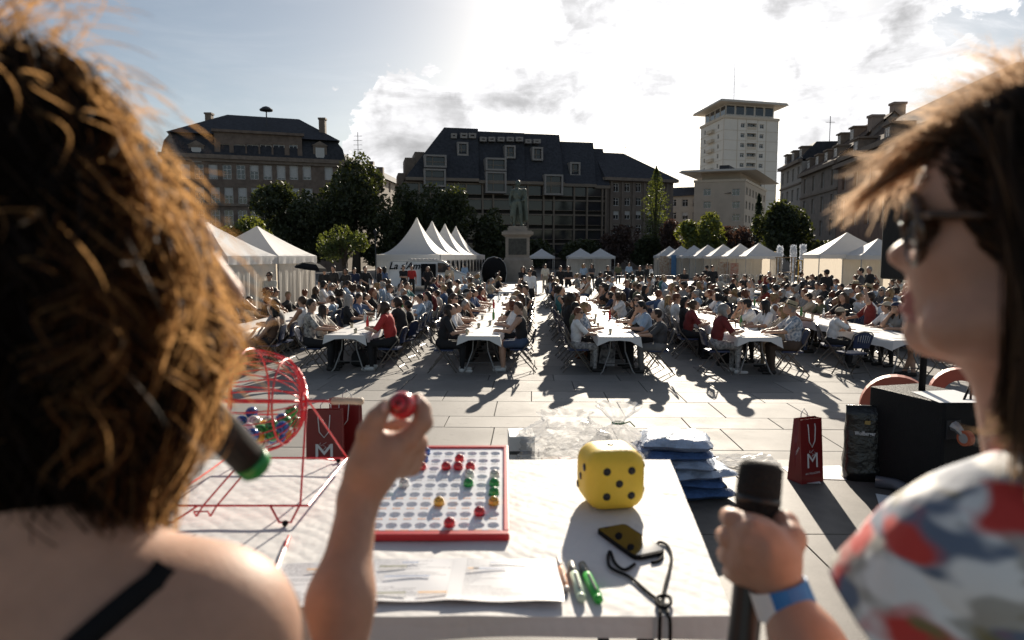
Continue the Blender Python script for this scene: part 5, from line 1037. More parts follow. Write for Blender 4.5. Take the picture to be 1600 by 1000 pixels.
# chosen people at the near ends: (row, side) -> list along the row
F0 = dict(eyes=True)
NEAR = {
 (0, 1): [dict(proto='back', shirt='brown', pants='black', hair='bob', haircol='black', d='person in rust brown top'), dict(proto='write', shirt='grey', hair='short', haircol='brown'), None],
 (1, -1): [dict(proto='turned', shirt='patterned', pants='black', hair='bun', haircol='dark brown', d='woman in white lace top', skin=0), dict(proto='turned', shirt='cream', hair='long', haircol='dark brown'), None],
 (1, 1): [dict(proto='write', shirt='red', pants='black', hair='long', haircol='brown', shoes=1, d='person in red T-shirt, long hair'), None, dict(proto='write', shirt='black', hair='ponytail', haircol='dark brown', d='person in black tank top leaning over'), dict(proto='upright', shirt='black', skin=2, hair='short', haircol='black')],
 (2, -1): [dict(proto='write', shirt='black', pants='black', hair='bob', haircol='dark brown', shoes=1, d='woman in black T-shirt with dark bob'), None, dict(proto='write', shirt='white', hair='ponytail', haircol='brown', d='woman in white shirt looking down'), dict(proto='turned', shirt='white', hair='bob', haircol='brown', shades=True)],
 (2, 1): [dict(proto='shorts', shirt='black', pants='denim', hair='short', haircol='brown', shoes=1, d='person in sleeveless top and denim shorts'), None, dict(proto='write', shirt='white', pants='black', hair='curly', haircol='auburn', d='curly-haired person in white T-shirt'), dict(proto='upright', shirt='beige', hair='bob', haircol='brown')],
 (3, -1): [dict(proto='turned', shirt='white', pants='patterned', hair='short', haircol='auburn', shades=True, d='woman in white blouse and dark glasses'), dict(proto='write', shirt='striped', hair='ponytail', haircol='blond', d='woman with blond ponytail in striped top'), dict(proto='upright', shirt='olive', hair='short', haircol='black'), dict(proto='turned', shirt='black', hair='long', haircol='dark brown', shades=True)],
 (3, 1): [dict(proto='stout', shirt='charcoal', pants='grey', hair='short', haircol='dark brown', d='heavy man in grey shirt'), dict(proto='elbow', shirt='light blue', hair='short', haircol='black', shades=True, d='man in light blue polo shirt'), None, dict(proto='turned', shirt='black', hair='long', haircol='brown', shades=True), dict(proto='upright', shirt='black', hair='long', haircol='dark brown')],
 (4, -1): [dict(proto='write', shirt='dark red', pants='patterned', hair='bob', haircol='grey', shoes=1, d='grey-haired woman in dark red top'), None, None, dict(proto='write', shirt='dark red', hair='bun', haircol='brown'), dict(proto='upright', shirt='black', hair='long', haircol='black')],
 (4, 1): [dict(proto='stout', shirt='striped', pants='brown', hair='short', haircol='grey', hat='straw', d='man in straw hat and pale striped shirt', wide=1), dict(proto='turned', shirt='beige', pants='beige', hair='bob', haircol='blond', d='blond woman in beige vest'), dict(proto='turned', shirt='white', hair='long', haircol='black', d='girl in white T-shirt with dark fringe'), dict(proto='elbow', shirt='white', hair='short', haircol='black', hat='black')],
 (5, -1): ['empty', None, dict(proto='elbow', shirt='white', hair='short', haircol='brown', hat='beige'), None, None],
 (5, 1): [dict(proto='crossed', shirt='black', pants='black', hair='bun', haircol='dark brown', shades=True, d='woman in black dress with bare legs'), None, dict(proto='elbow', shirt='grey', hair='long', haircol='dark brown', hat='navy', d='woman in grey top and blue cap'), dict(proto='upright', shirt='white', hair='short', haircol='brown', hat='beige')],
}
shirts = list(SHIRT); cnt = 0; seats = []
for r in range(9):
    for side in (-1, 1):
        for blk in (0, 1):
            ns = 19 if blk == 0 else 11
            if blk == 1 and r == 0: continue
            for k in range(ns):
                s = (.45 if blk == 0 else 16.6) + k * .665; base = rp(r, s, side * .70); p = pix(base)
                if not (318 < p < 1500): continue
                spec = NEAR.get((r, side), []); spec = spec[k] if blk == 0 and k < len(spec) else 'auto'
                if spec is None: continue
                seats.append((r, side, blk, k, base, p, spec))
def hue(d): return d
ARTI = ('long', 'bob', 'bun', 'ponytail', 'curly', 'short', 'short')
nper = 0
for (r, side, blk, k, base, p, spec) in seats:
    rz = AX + (R(-90) if side < 0 else R(90)) + random.uniform(-.3, .3) * (.4 if k < 2 and blk == 0 else 1); jit = Vector((random.uniform(-.02, .1) * side, random.uniform(-.11, .11), 0))
    where = '%s %s seat, %s side of %s' % (ORD[k], 'near' if blk == 0 else 'far', 'left' if side < 0 else 'right', ROWN[r])
    if spec == 'empty':
        put_chair(base + Vector((-.15, .1, 0)), AX + R(15), 'empty navy folding chair turned away, %s' % where); continue
    if spec == 'auto':
        occ = (.74 if k < 12 else .62) if blk == 0 else .50
        if random.random() > occ:
            if blk == 0 and k < 9 and random.random() < .6: put_chair(base + jit, rz, 'empty navy folding chair, %s' % where)
            continue
        female = random.random() < .6; hs = random.choice(('long', 'long', 'bob', 'bun', 'ponytail', 'curly')) if female else 'short'
        sh = random.choice(('black', 'black', 'black', 'black', 'navy', 'white', 'white', 'grey', 'light blue', 'charcoal', 'denim blue', 'patterned', 'striped', 'beige', 'olive', 'dark red', 'cream', 'teal'))
        spec = dict(proto=random.choice(('write', 'upright', 'turned', 'elbow', 'back', 'drink', 'twist', 'slouch', 'elbow') if female else ('write', 'upright', 'stout', 'elbow', 'back', 'drink', 'twist', 'slouch', 'stout', 'wave')), shirt=sh, pants=random.choice(list(PANTS)), skin=random.choice((0, 0, 0, 1, 1, 2)), hair=hs, haircol=random.choice(('black', 'dark brown', 'dark brown', 'brown', 'brown', 'blond', 'grey', 'auburn')), shades=random.random() < .25)
        if random.random() < .10: spec['hat'] = random.choice(('straw', 'navy', 'black', 'beige'))
    sp = dict(spec); d = sp.pop('d', None); sp.pop('wide', None); pr = sp.pop('proto')
    desc = d or 'person in %s top, %s hair' % (sp['shirt'], sp['haircol'])
    put_chair(base + jit, rz, 'occupied navy folding chair, %s' % where)
    person(pr, base + jit + Vector((0, 0, 0)), rz, '%s, %s' % (desc, where), scale=random.uniform(.92, 1.07), eyes=(blk == 0 and k < 6), flip=(d is None and random.random() < .5), **sp); nper += 1
# ---- standing people
def stand(px, Y, proto, rzd, desc, **k):
    person(proto, (aty(px, 400, Y).x, Y, 0), R(rzd), desc, group='people standing round the tables', eyes=Y < 27, **k)
stand(828, 25.2, 'walk', 172, 'man in white long-sleeved shirt and dark trousers walking down the central aisle', shirt='white', pants='black', hair='short', haircol='black', shades=True, scale=1.02)
stand(420, 21.5, 'armsfolded', 190, 'man in pale cardigan standing before the left gazebos', shirt='cream', pants='beige', hair='short', haircol='dark brown', shades=True)
stand(506, 29, 'stand', 200, 'man in black standing at left end of the group by the gazebos', shirt='black', hair='short', haircol='black')
stand(521, 28.5, 'stand', 150, 'tall man in black T-shirt and light jeans beside the left gazebo', shirt='black', pants='grey', hair='short', haircol='black', scale=1.06)
stand(540, 28, 'reach', 160, 'person in dark top with arms forward in the standing group', shirt='black', hair='short', haircol='black', skin=2)
stand(553, 30, 'stand', 200, 'person in dark blue top at back of the standing group', shirt='navy', hair='short', haircol='dark brown')
stand(570, 29.5, 'reach', 215, 'man in black standing with arms forward, right of the standing group', shirt='black', hair='short', haircol='black', scale=1.04)
stand(592, 31, 'stand', 120, 'woman in black with long auburn hair near the van', shirt='black', hair='long', haircol='auburn')
stand(600, 32, 'stand', 60, 'woman with long black hair near the van', shirt='denim blue', hair='long', haircol='black')
stand(630, 36, 'armsfolded', 190, 'person in black standing before the van lettering', shirt='black', hair='short', haircol='dark brown')
stand(643, 36.5, 'stand', 170, 'person in red top standing before the van lettering', shirt='red', hair='short', haircol='brown')
stand(668, 34, 'reach', 185, 'woman in black T-shirt before the van door', shirt='black', hair='long', haircol='brown')
stand(702, 37, 'stand', 170, 'man in beige shirt and cap before the van bonnet', shirt='beige', hair='short', haircol='brown', hat='navy')
stand(726, 46, 'stand', 30, 'person in light blue shirt beside the pagoda tents', shirt='light blue', hair='short', haircol='black')
stand(713, 47, 'stand', 200, 'small person in navy beside the pagoda tents', shirt='navy', hair='short', haircol='black', scale=.85)
stand(817, 33, 'armsfolded', 190, 'woman in black T-shirt left of the walking man', shirt='black', hair='long', haircol='brown')
stand(832, 36, 'stand', 140, 'man in black T-shirt just behind the walking man', shirt='black', hair='short', haircol='black')
stand(852, 42, 'stand', 180, 'person in pale outfit under the distant gazebo', shirt='cream', pants='beige', hair='short', haircol='dark brown')
stand(876, 35, 'stand', 170, 'man in black T-shirt right of the central aisle', shirt='black', hair='short', haircol='black')
stand(888, 34, 'armsfolded', 185, 'woman in black T-shirt with curly hair, arms folded', shirt='black', hair='curly', haircol='dark brown')
stand(912, 44, 'stand', 190, 'woman in light top near distant gazebo pair', shirt='light blue', hair='long', haircol='blond')
stand(925, 44, 'armsfolded', 160, 'person in dark top near distant gazebo pair', shirt='charcoal', hair='long', haircol='black')
stand(950, 36, 'reach', 200, 'person in black T-shirt handing out cards', shirt='black', hair='bun', haircol='dark brown')
stand(966, 48, 'stand', 180, 'person in olive T-shirt far behind the tables', shirt='olive', hair='short', haircol='brown')
stand(983, 50, 'stand', 180, 'person in light blue shirt far behind the tables', shirt='light blue', hair='short', haircol='dark brown')
stand(1000, 36, 'armsfolded', 180, 'man in black T-shirt, arms folded, left of the gazebo row', shirt='black', hair='short', haircol='black')
stand(1018, 40, 'stand', 90, 'man in white T-shirt seen from the side, left of the gazebo row', shirt='white', hair='short', haircol='brown')
stand(1012, 41, 'stand', 120, 'man in black with dark hair beside the one in white T-shirt', shirt='black', hair='short', haircol='dark brown')
stand(1070, 34, 'armsfolded', 180, 'shorter man in black T-shirt, arms folded, before the notice boards', shirt='black', hair='short', haircol='black', scale=.92)
stand(1105, 37, 'stand', 10, 'man in black with cap seen from behind by the gazebo row', shirt='black', hair='short', haircol='black', hat='black')
stand(1114, 33, 'stand', 175, 'man in black T-shirt facing camera by the gazebo row', shirt='black', hair='short', haircol='dark brown', scale=1.03)
stand(1203, 30, 'stand', 180, 'man in red polo shirt behind the right rows', shirt='dark red', hair='short', haircol='grey', scale=.9)
stand(1293, 25.5, 'stand', 5, 'man in black T-shirt and cap seen from behind, right rows', shirt='black', hair='short', haircol='black', hat='black')
stand(1347, 25, 'stand', 60, 'man in grey polo shirt standing by right gazebo', shirt='charcoal', hair='short', haircol='black', scale=1.04)
stand(1360, 26, 'stand', 95, 'white-haired man in black standing by right gazebo', shirt='black', hair='short', haircol='grey', scale=1.06)
print('people', len(PEOPLE), 'seated', nper)
# blue headscarf, umbrella, bags, cups and bottles
hp = aty(480, 452, 21.0); t = thing('umbrella', 'black open umbrella above the left rows before the gazebo', 'umbrella', (hp.x, 21, .9)); m = MB(); m.lathe([(.52, .95), (.45, 1.04), (.28, 1.13), (.03, 1.18)], 8, (0, 0, 0), 0, Matrix.Rotation(R(8), 3, 'Y')); m.build('canopy', M_BLACK, t); m = MB(); m.tube([(0, 0, 0), (.14, 0, 1.14)], .008, 5); m.build('shaft', M_POLE, t)
M_CUP = mat('clear_cup', (.75, .68, .5), .25, 0, .1, trans=.35); M_CARD = mat('bingo_card', (.7, .69, .66), .7, 0, 0, col2=(.45, .47, .5), vscale=60, detail=1); M_BOT = mat('water_bottle', (.8, .86, .9), .1, 0, 0, trans=.7); M_COLA = mat('red_can', (.45, .02, .02), .3, .3)
m = MB(); m.lathe([(.028, 0), (.037, .095), (.034, .095), (.027, .006)], 12); CUP = m.mesh('cup', M_CUP, True); m = MB(); m.box((0, 0, .001), (.15, .21, .002)); CARDM = m.mesh('bingo_card', M_CARD)
BOTS = []
for mt in (M_BOT, M_COLA, mat('green_bottle', (.05, .2, .05), .15)): m = MB(); m.lathe([(.03, 0), (.032, .01), (.032, .14), (.014, .19), (.013, .22), (.015, .222), (.015, .24), (.004, .242)], 12); BOTS.append(m.mesh('bottle', mt, True))
NMS = {'cup': 'clear plastic cup', 'bingo_card': 'white bingo card', 'bottle': 'bottle'}
for r in range(1, 7):
    items = []
    for k in range(12):
        s = .5 + k * .9 + random.uniform(-.2, .2)
        for kind in ('cup', 'bingo_card', 'bingo_card', 'bingo_card', 'bottle'):
            if random.random() > (.85 if kind != 'bottle' else .5): continue
            off = random.choice((-1, 1)) * random.uniform(.08, .28); s2 = max(.15, s + random.uniform(-.3, .3)); q = rp(r, s2, off)
            if 340 < pix(q) < 1430: items.append((s2, kind, q))
    items.sort(key=lambda i: i[0]); cn = {}
    for s2, kind, q in items:
        cn[kind] = cn.get(kind, -1) + 1; b = random.randrange(3)
        o = link(kind, CUP if kind == 'cup' else CARDM if kind == 'bingo_card' else BOTS[b], None, (q.x, q.y, .7485), (0, 0, random.uniform(-.5, .5) + 1.57))
        tag(o, '%s%s on the %s, %s from the stage' % (('clear ', 'red ', 'green ')[b] if kind == 'bottle' else '', NMS[kind], ROWN[r], ORD[cn[kind]]), {'bingo_card': 'card'}.get(kind, kind), '%ss on the table rows' % kind.replace('_', ' '))
# bags on the ground
M_BAG = mat('dark_backpack', (.015, .016, .017), .8, bump=.5, bscale=20); M_WBAG = mat('white_shopper', (.62, .62, .63), .6, 0, 0, col2=(.06, .06, .07), vscale=7, detail=2); M_RATAN = mat('rust_bag', (.22, .07, .02), .8)
def soft_bag(label, loc, sx, sy, h, mt, name='backpack', cat='backpack'):
    t = thing(name, label, cat, loc); me, _ = sdf_mesh('body', [('e', ((0, 0, h * .42), (sx, sy, h * .42)), 0, '+'), ('e', ((0, 0, h * .15), (sx * 1.05, sy * 1.05, h * .17)), 0, '+'), ('e', ((0, -sy * .7, h * .3), (sx * .7, sy * .5, h * .22)), 0, '+')], .04, .025, mt); link('body', me, t); m = MB(); m.tube([(-.04, 0, h * .8), (-.03, 0, h * .98), (.03, 0, h * .98), (.04, 0, h * .8)], .01, 5); m.build('handle', mt, t); m = MB(); m.tube([(sx * .6, -sy, h * .75), (sx * 1.05, -sy * .9, h * .4), (sx * .8, -sy * .8, h * .1)], .014, 5); m.build('strap', mt, t)
v = onz(563, 572, 0); soft_bag('dark backpack on the paving beside the second table row end', v, .18, .13, .42, M_BAG)
v = onz(1140, 573, 0)
t = thing('shopping_trolley', 'black wheeled shopping trolley standing at the end of the fifth table row', 'trolley', v); m = MB(); m.prism([(-.17, .08), (.17, .08), (.2, .62), (.15, .7), (-.16, .7), (-.2, .62)], -.13, .13, 'xz'); bevel(m.build('bag', M_BLACK, t), .03); m = MB(); m.tube([(-.14, .15, .05), (-.15, .17, .9), (-.1, .17, .96), (.1, .17, .96), (.15, .17, .9), (.14, .15, .05)], .012, 6); m.build('handle', M_BLACK, t)
for s in (-1, 1): m = MB(); m.lathe([(.02, -.02), (.075, -.02), (.075, .02), (.02, .02)], 14, (s * .2, .12, .076), 0, Matrix.Rotation(R(90), 3, 'Y')); m.build('wheel', MATS['tyre'], t)
v = onz(943, 571, 0)
t = thing('shopping_bag', 'large white printed shopping bag on the paving at the middle table row end', 'bag', v, R(5)); m = MB(); a = [(-.21, -.1), (.21, -.1), (.21, .1), (-.21, .1)]; z = .36
for i in range(4): p_, q_ = a[i], a[(i + 1) % 4]; m.slab([(p_[0], p_[1], 0), (q_[0], q_[1], 0), (q_[0] * 1.06, q_[1] * .9, z), (p_[0] * 1.06, p_[1] * .9, z)], .004)
m.box((0, 0, .006), (.415, .195, .01)); m.build('body', M_WBAG, t)
for s in (-1, 1): m = MB(); m.tube([(-.1, s * .09, z - .02), (-.09, s * .1, z + .1), (0, s * .11, z + .15), (.09, s * .1, z + .1), (.1, s * .09, z - .02)], .008, 5); m.build('handle', M_BLACK, t)
v = onz(907, 560, 0); soft_bag('rust brown bag on the paving under the middle table row end', v, .13, .1, .3, M_RATAN, 'handbag', 'bag')
v = onz(645, 540, 0); tag(link('bottle', BOTS[0], None, v, None, (1.3, 1.3, 1.3)), 'clear water bottle standing on the paving by the second table row', 'bottle')
# ================================================================== STAGE AND TABLE IN FRONT
TZ = 1.67; ZD = .93
M_DECK = mat('stage_ply', (.125, .112, .10), .6, var=.3, vscale=5, bump=.04, bscale=90, spec=.35); M_DECKE = mat('deck_edge', (.2, .2, .2), .4, .7)
dk = MB(); dk.box((0, 1.42, .45), (8.6, 5.82, .86)); deck = dk.build('stage_deck', mat('stage_skirt', (.015, .015, .016), .9)); tag(deck, kind='structure')
edge_y = 4.343
m = MB(); m.box((0, 0, 0), (1.992, 1.192, .045)); PANEL = m.mesh('deck_panel', M_DECK)
for j in range(5):
    for i in range(5): link('deck_panel', PANEL, deck, (-4.0 + i * 2.0 + .35, edge_y - .6 - j * 1.2, ZD - .0225 + random.uniform(-.001, .001)))
# ---- the table and its cloth
NR = onz(1147, 963, TZ); FR_ = onz(1047, 718, TZ); XL = -1.28
t = thing('trestle_table', 'table with grey folding legs under the white embossed cloth on stage', 'table', (-.4, 1.45, ZD)); m = MB(); m.prism([(XL + .02, NR.y + .02), (NR.x - .02, NR.y + .02), (FR_.x - .02, FR_.y - .02), (XL + .02, FR_.y - .02)], TZ - .035, TZ - .008); m.build('table_top', M_TOP, t, world=True)
for x in (XL + .2, NR.x - .12):
    for y in (NR.y + .12, FR_.y - .12): m = MB(); m.tube([(x, y, TZ - .035), (x + .02, y, ZD)], .016, 8); m.build('leg', M_BLACK, t, world=True)
    m = MB(); m.tube([(x + .01, NR.y + .12, ZD + .25), (x + .01, FR_.y - .12, ZD + .25)], .011, 6); m.build('stretcher', M_BLACK, t, world=True)
def cloth_mat():
    m = bpy.data.materials.new('embossed_cloth'); m.use_nodes = True; N = m.node_tree.nodes; L = m.node_tree.links; b = N['Principled BSDF']; b.inputs['Base Color'].default_value = (.62, .61, .60, 1); b.inputs['Roughness'].default_value = .7
    tc = N.new('ShaderNodeTexCoord'); nz = N.new('ShaderNodeTexNoise'); nz.inputs['Scale'].default_value = 6; L.new(tc.outputs['Object'], nz.inputs['Vector'])
    ad = N.new('ShaderNodeMix'); ad.data_type = 'RGBA'; ad.blend_type = 'ADD'; ad.inputs['Factor'].default_value = .05; L.new(tc.outputs['Object'], ad.inputs['A']); L.new(nz.outputs['Color'], ad.inputs['B'])
    mp = N.new('ShaderNodeMapping'); mp.inputs['Scale'].default_value = (1, .62, 1); mp.inputs['Rotation'].default_value = (0, 0, .5); L.new(ad.outputs['Result'], mp.inputs[0])
    v = N.new('ShaderNodeTexVoronoi'); v.feature = 'SMOOTH_F1'; v.inputs['Scale'].default_value = 42; v.inputs['Randomness'].default_value = .35; v.inputs['Smoothness'].default_value = .3; L.new(mp.outputs[0], v.inputs['Vector'])
    bp = N.new('ShaderNodeBump'); bp.inputs['Strength'].default_value = .55; bp.inputs['Distance'].default_value = .0035; bp.invert = True; L.new(v.outputs['Distance'], bp.inputs['Height']); 
    n2 = N.new('ShaderNodeTexNoise'); n2.inputs['Scale'].default_value = 9; n2.inputs['Detail'].default_value = 3; L.new(tc.outputs['Object'], n2.inputs['Vector']); bp2 = N.new('ShaderNodeBump'); bp2.inputs['Strength'].default_value = .5; bp2.inputs['Distance'].default_value = .012; L.new(n2.outputs['Fac'], bp2.inputs['Height']); L.new(bp.outputs[0], bp2.inputs['Normal']); L.new(bp2.outputs[0], b.inputs['Normal']); return m
m = MB(); nx, ny = 70, 44; vs = []
for j in range(ny + 1):
    v = j / ny
    for i in range(nx + 1):
        u = i / nx; x = XL + (NR.x + (FR_.x - NR.x) * v - XL) * u; y = NR.y + (FR_.y - NR.y) * v; vs.append((x, y, TZ + .0012 * math.sin(x * 23 + y * 9) * math.sin(y * 31 - x * 7)))
m.add(vs, [(j * (nx + 1) + i, j * (nx + 1) + i + 1, (j + 1) * (nx + 1) + i + 1, (j + 1) * (nx + 1) + i) for j in range(ny) for i in range(nx)])
per = [(i, 0) for i in range(nx + 1)] + [(nx, j) for j in range(1, ny + 1)] + [(i, ny) for i in range(nx - 1, -1, -1)] + [(0, j) for j in range(ny - 1, 0, -1)]
top = [vs[j * (nx + 1) + i] for i, j in per]; cx, cy = -.4, 1.48; low = []
for k, p in enumerate(top):
    o = Vector((p[0] - cx, p[1] - cy, 0)); o.x /= 2; o.normalize(); w = .004 + .004 * math.sin(k * .45); low.append((p[0] + o.x * w, p[1] + o.y * w, TZ - .036 - .004 * math.sin(k * .3)))
n = len(per); m.add(top + low, [(k, n + k, n + (k + 1) % n, (k + 1) % n) for k in range(n)])
o = m.build('embossed_tablecloth', cloth_mat(), smooth=True); tag(o, 'white embossed paper tablecloth covering the table in the foreground', 'tablecloth')
# ---- balls
BALLM = {c: mat(c + '_ball', v, .22, 0, .03, coat=.5) for c, v in (('red', (.62, .018, .03)), ('blue', (.012, .10, .40)), ('green', (.02, .33, .07)), ('yellow', (.78, .43, .05)), ('white', (.78, .76, .72)))}
M_INK = mat('black_ink', (.012, .012, .012), .5); m = MB(); m.sphere((0, 0, 0), 1.0, 20, 14); BALL = {c: None for c in BALLM}
for c in BALL: BALL[c] = m.mesh('ball', BALLM[c], True)
mr = MB(); k_ = 20; zr = math.sqrt(1 - .62 ** 2)
mr.add([(r * math.cos(2 * math.pi * i / k_), r * math.sin(2 * math.pi * i / k_), math.sqrt(1 - r * r) + .012) for r in (.56, .66) for i in range(k_)], [(i, k_ + i, k_ + (i + 1) % k_, (i + 1) % k_) for i in range(k_)])
RING = mr.mesh('printed_ring', M_INK); NUM = list(TXT_BALL.values())
for me in NUM: me.materials.append(M_INK)
BALL_PRINT = {'n': 0}
def ball(color, loc, r, label, facing=None, group='numbered bingo balls'):
    o = link('bingo_ball', BALL[color], None, loc, None, (r, r, r)); tag(o, label, 'ball', group); f = Vector(facing if facing is not None else (0, -.5, .85)).normalized(); q = f.to_track_quat('Z', 'Y')
    o.rotation_euler = q.to_euler(); link('printed_ring', RING, o); k = BALL_PRINT['n'] = BALL_PRINT['n'] + 1
    link('number', NUM[k % len(NUM)], o, (0, 0, 1.03), None, (42, 42, 42)); return o
# ---- board
FRb = onz(793, 835, TZ + .013); BRb = aty(791.5, 698, FRb.y + .46); PW = .0305; W = 10 * PW + .03; ex = Vector((-1, -.01, 0)).normalized(); ey = (BRb - FRb); LB = ey.length; ey.normalize(); ez = -ex.cross(ey).normalized() if ex.cross(ey).z < 0 else ex.cross(ey).normalized()
t = thing('number_board', 'white bingo number board with red frame holding coloured balls on the table', 'board', (FRb.x, FRb.y, TZ)); Mw = mat('white_board_plastic', (.74, .76, .80), .35, 0, .02); Mr = mat('red_board_plastic', (.58, .03, .035), .4, 0, .05)
def BP(a, b, h=0.0): return FRb + ex * a + ey * b + ez * h
# tray: a perforated sheet with dished holes
HR = .0112; m = MB(); rows, cols = 9, 10; pr = (LB - .036) / rows; holes = {}
us = [0.015]; 
K = 16
m_ = .013
for r in range(rows):
    for c in range(cols):
        ca = .015 + PW * (c + .5); cb = .018 + pr * (r + .42); holes[(r, c)] = (ca, cb); a0, a1, b0, b1 = .015 + PW * c, .015 + PW * (c + 1), .018 + pr * r, .018 + pr * (r + 1)
        ring0 = []; ring1 = []; ring2 = []; ring3 = []
        for k in range(K):
            th = 2 * math.pi * k / K + math.pi / K; dx, dy = math.cos(th), math.sin(th); s_ = min((a1 - ca) / abs(dx) if dx > 0 else (ca - a0) / abs(dx), (b1 - cb) / abs(dy) if dy > 0 else (cb - b0) / abs(dy)); ring0.append((ca + dx * s_, cb + dy * s_, 0)); 
            ring1.append((ca + dx * HR * 1.14, cb + dy * HR * 1.14, .0)); ring2.append((ca + dx * HR, cb + dy * HR, -.003)); ring3.append((ca + dx * HR * .5, cb + dy * HR * .5, -.010))
        v = [BP(*p) for p in ring0 + ring1 + ring2 + ring3]
        # corners of the cell belong to the outer ring
        f = []
        for lv in range(3):
            for k in range(K): k2 = (k + 1) % K; f.append((lv * K + k, lv * K + k2, (lv + 1) * K + k2, (lv + 1) * K + k)[::-1])
        f.append(tuple(3 * K + k for k in range(K))[::-1]); base = len(m.v); m.add(v, f)
        cor = [BP(a0, b0), BP(a1, b0), BP(a1, b1), BP(a0, b1)]
        for q, sgn in zip(cor, ((-1, -1), (1, -1), (1, 1), (-1, 1))):
            ang = math.atan2((b1 if sgn[1] > 0 else b0) - cb, (a1 if sgn[0] > 0 else a0) - ca) % (2 * math.pi); k = int((ang - math.pi / K) // (2 * math.pi / K)) % K; m.add([v[k], v[(k + 1) % K], q], [(0, 2, 1)])
m.build('tray', Mw, t, smooth=False, world=True)
fr = MB(); 
def bar(a0, a1, b0, b1, h0, h1):
    fr.add([BP(a, b, h) for h in (h0, h1) for b in (b0, b1) for a in (a0, a1)], [(0, 2, 3, 1), (4, 5, 7, 6), (0, 1, 5, 4), (2, 6, 7, 3), (0, 4, 6, 2), (1, 3, 7, 5)])
bar(-.004, W + .004, -.006, .010, -.0115, .004); bar(-.004, W + .004, LB - .010, LB + .004, -.0115, .0035); bar(-.004, .008, .010, LB - .010, -.0115, .004); bar(W - .008, W + .004, .010, LB - .010, -.0115, .004); bevel(fr.build('frame', Mr, t, world=True), .002)
wr = MB(); wr.add([BP(.008, .010, -.001), BP(.0152, .010, -.001), BP(.0152, LB - .01, -.001), BP(.008, LB - .01, -.001), BP(W - .0152, .01, -.001), BP(W - .008, .01, -.001), BP(W - .008, LB - .01, -.001), BP(W - .0152, LB - .01, -.001), BP(.0152, .01, -.001), BP(W - .0152, .01, -.001), BP(W - .0152, .0182, -.001), BP(.0152, .0182, -.001), BP(.0152, LB - .0182, -.001), BP(W - .0152, LB - .0182, -.001), BP(W - .0152, LB - .01, -.001), BP(.0152, LB - .01, -.001)], [(0, 3, 2, 1), (4, 7, 6, 5), (8, 11, 10, 9), (12, 15, 14, 13)]); wr.build('tray_margin', Mw, t, world=True)
# rear prop
pp = MB(); q = BP(W / 2, LB - .05, -.012); pp.box((q.x, q.y, (TZ + q.z) / 2), (W * .8, .04, q.z - TZ)); pp.build('prop', Mr, t, world=True)
# printed number rows under each hole
pn = MB()
for (r, c), (a, b) in holes.items():
    for k in range(3): pn.quad(BP(a - .008 + k * .006, b - HR - .0105, .0006), BP(a - .0035 + k * .006, b - HR - .0105, .0006), BP(a - .0035 + k * .006, b - HR - .0065, .0006), BP(a - .008 + k * .006, b - HR - .0065, .0006), 0 if r > 3 else 1)
tag(pn.build('printed_numbers', [mat('grey_print', (.25, .25, .25), .6), mat('orange_print', (.7, .3, .12), .6)], t, world=True), kind='stuff')
pj = lambda v: (800 + F_PX * v.x / (v.y * math.cos(PITCH) - (v.z - CAM_Z) * math.sin(PITCH)), 500 - F_PX * (v.y * math.sin(PITCH) + (v.z - CAM_Z) * math.cos(PITCH)) / (v.y * math.cos(PITCH) - (v.z - CAM_Z) * math.sin(PITCH)))
HP = {k: pj(BP(*v, .004)) for k, v in holes.items()}; taken = set()
for (px, py, c) in ((671, 706, 'blue'), (668, 718, 'blue'), (664, 731, 'red'), (701, 731, 'red'), (722, 716, 'red'), (720, 731, 'red'), (738.5, 729, 'red'), (737, 741, 'white'), (735, 757, 'green'), (636, 759, 'white'), (776, 737, 'white'), (774, 752, 'green'), (774, 767, 'green'), (774, 784, 'yellow'), (689, 787, 'yellow'), (752, 801, 'red'), (704.6, 820, 'red'), (590, 779, 'green')):
    k = min((k for k in HP if k not in taken), key=lambda k: (HP[k][0] - px) ** 2 + (1.3 * (HP[k][1] - py)) ** 2); taken.add(k); a, b = holes[k]
    ball(c, BP(a, b, .0062), .0122, '%s bingo ball on the board, %s row from the front, %s column from the right' % (c, ORD[k[0]], ORD[k[1]]))
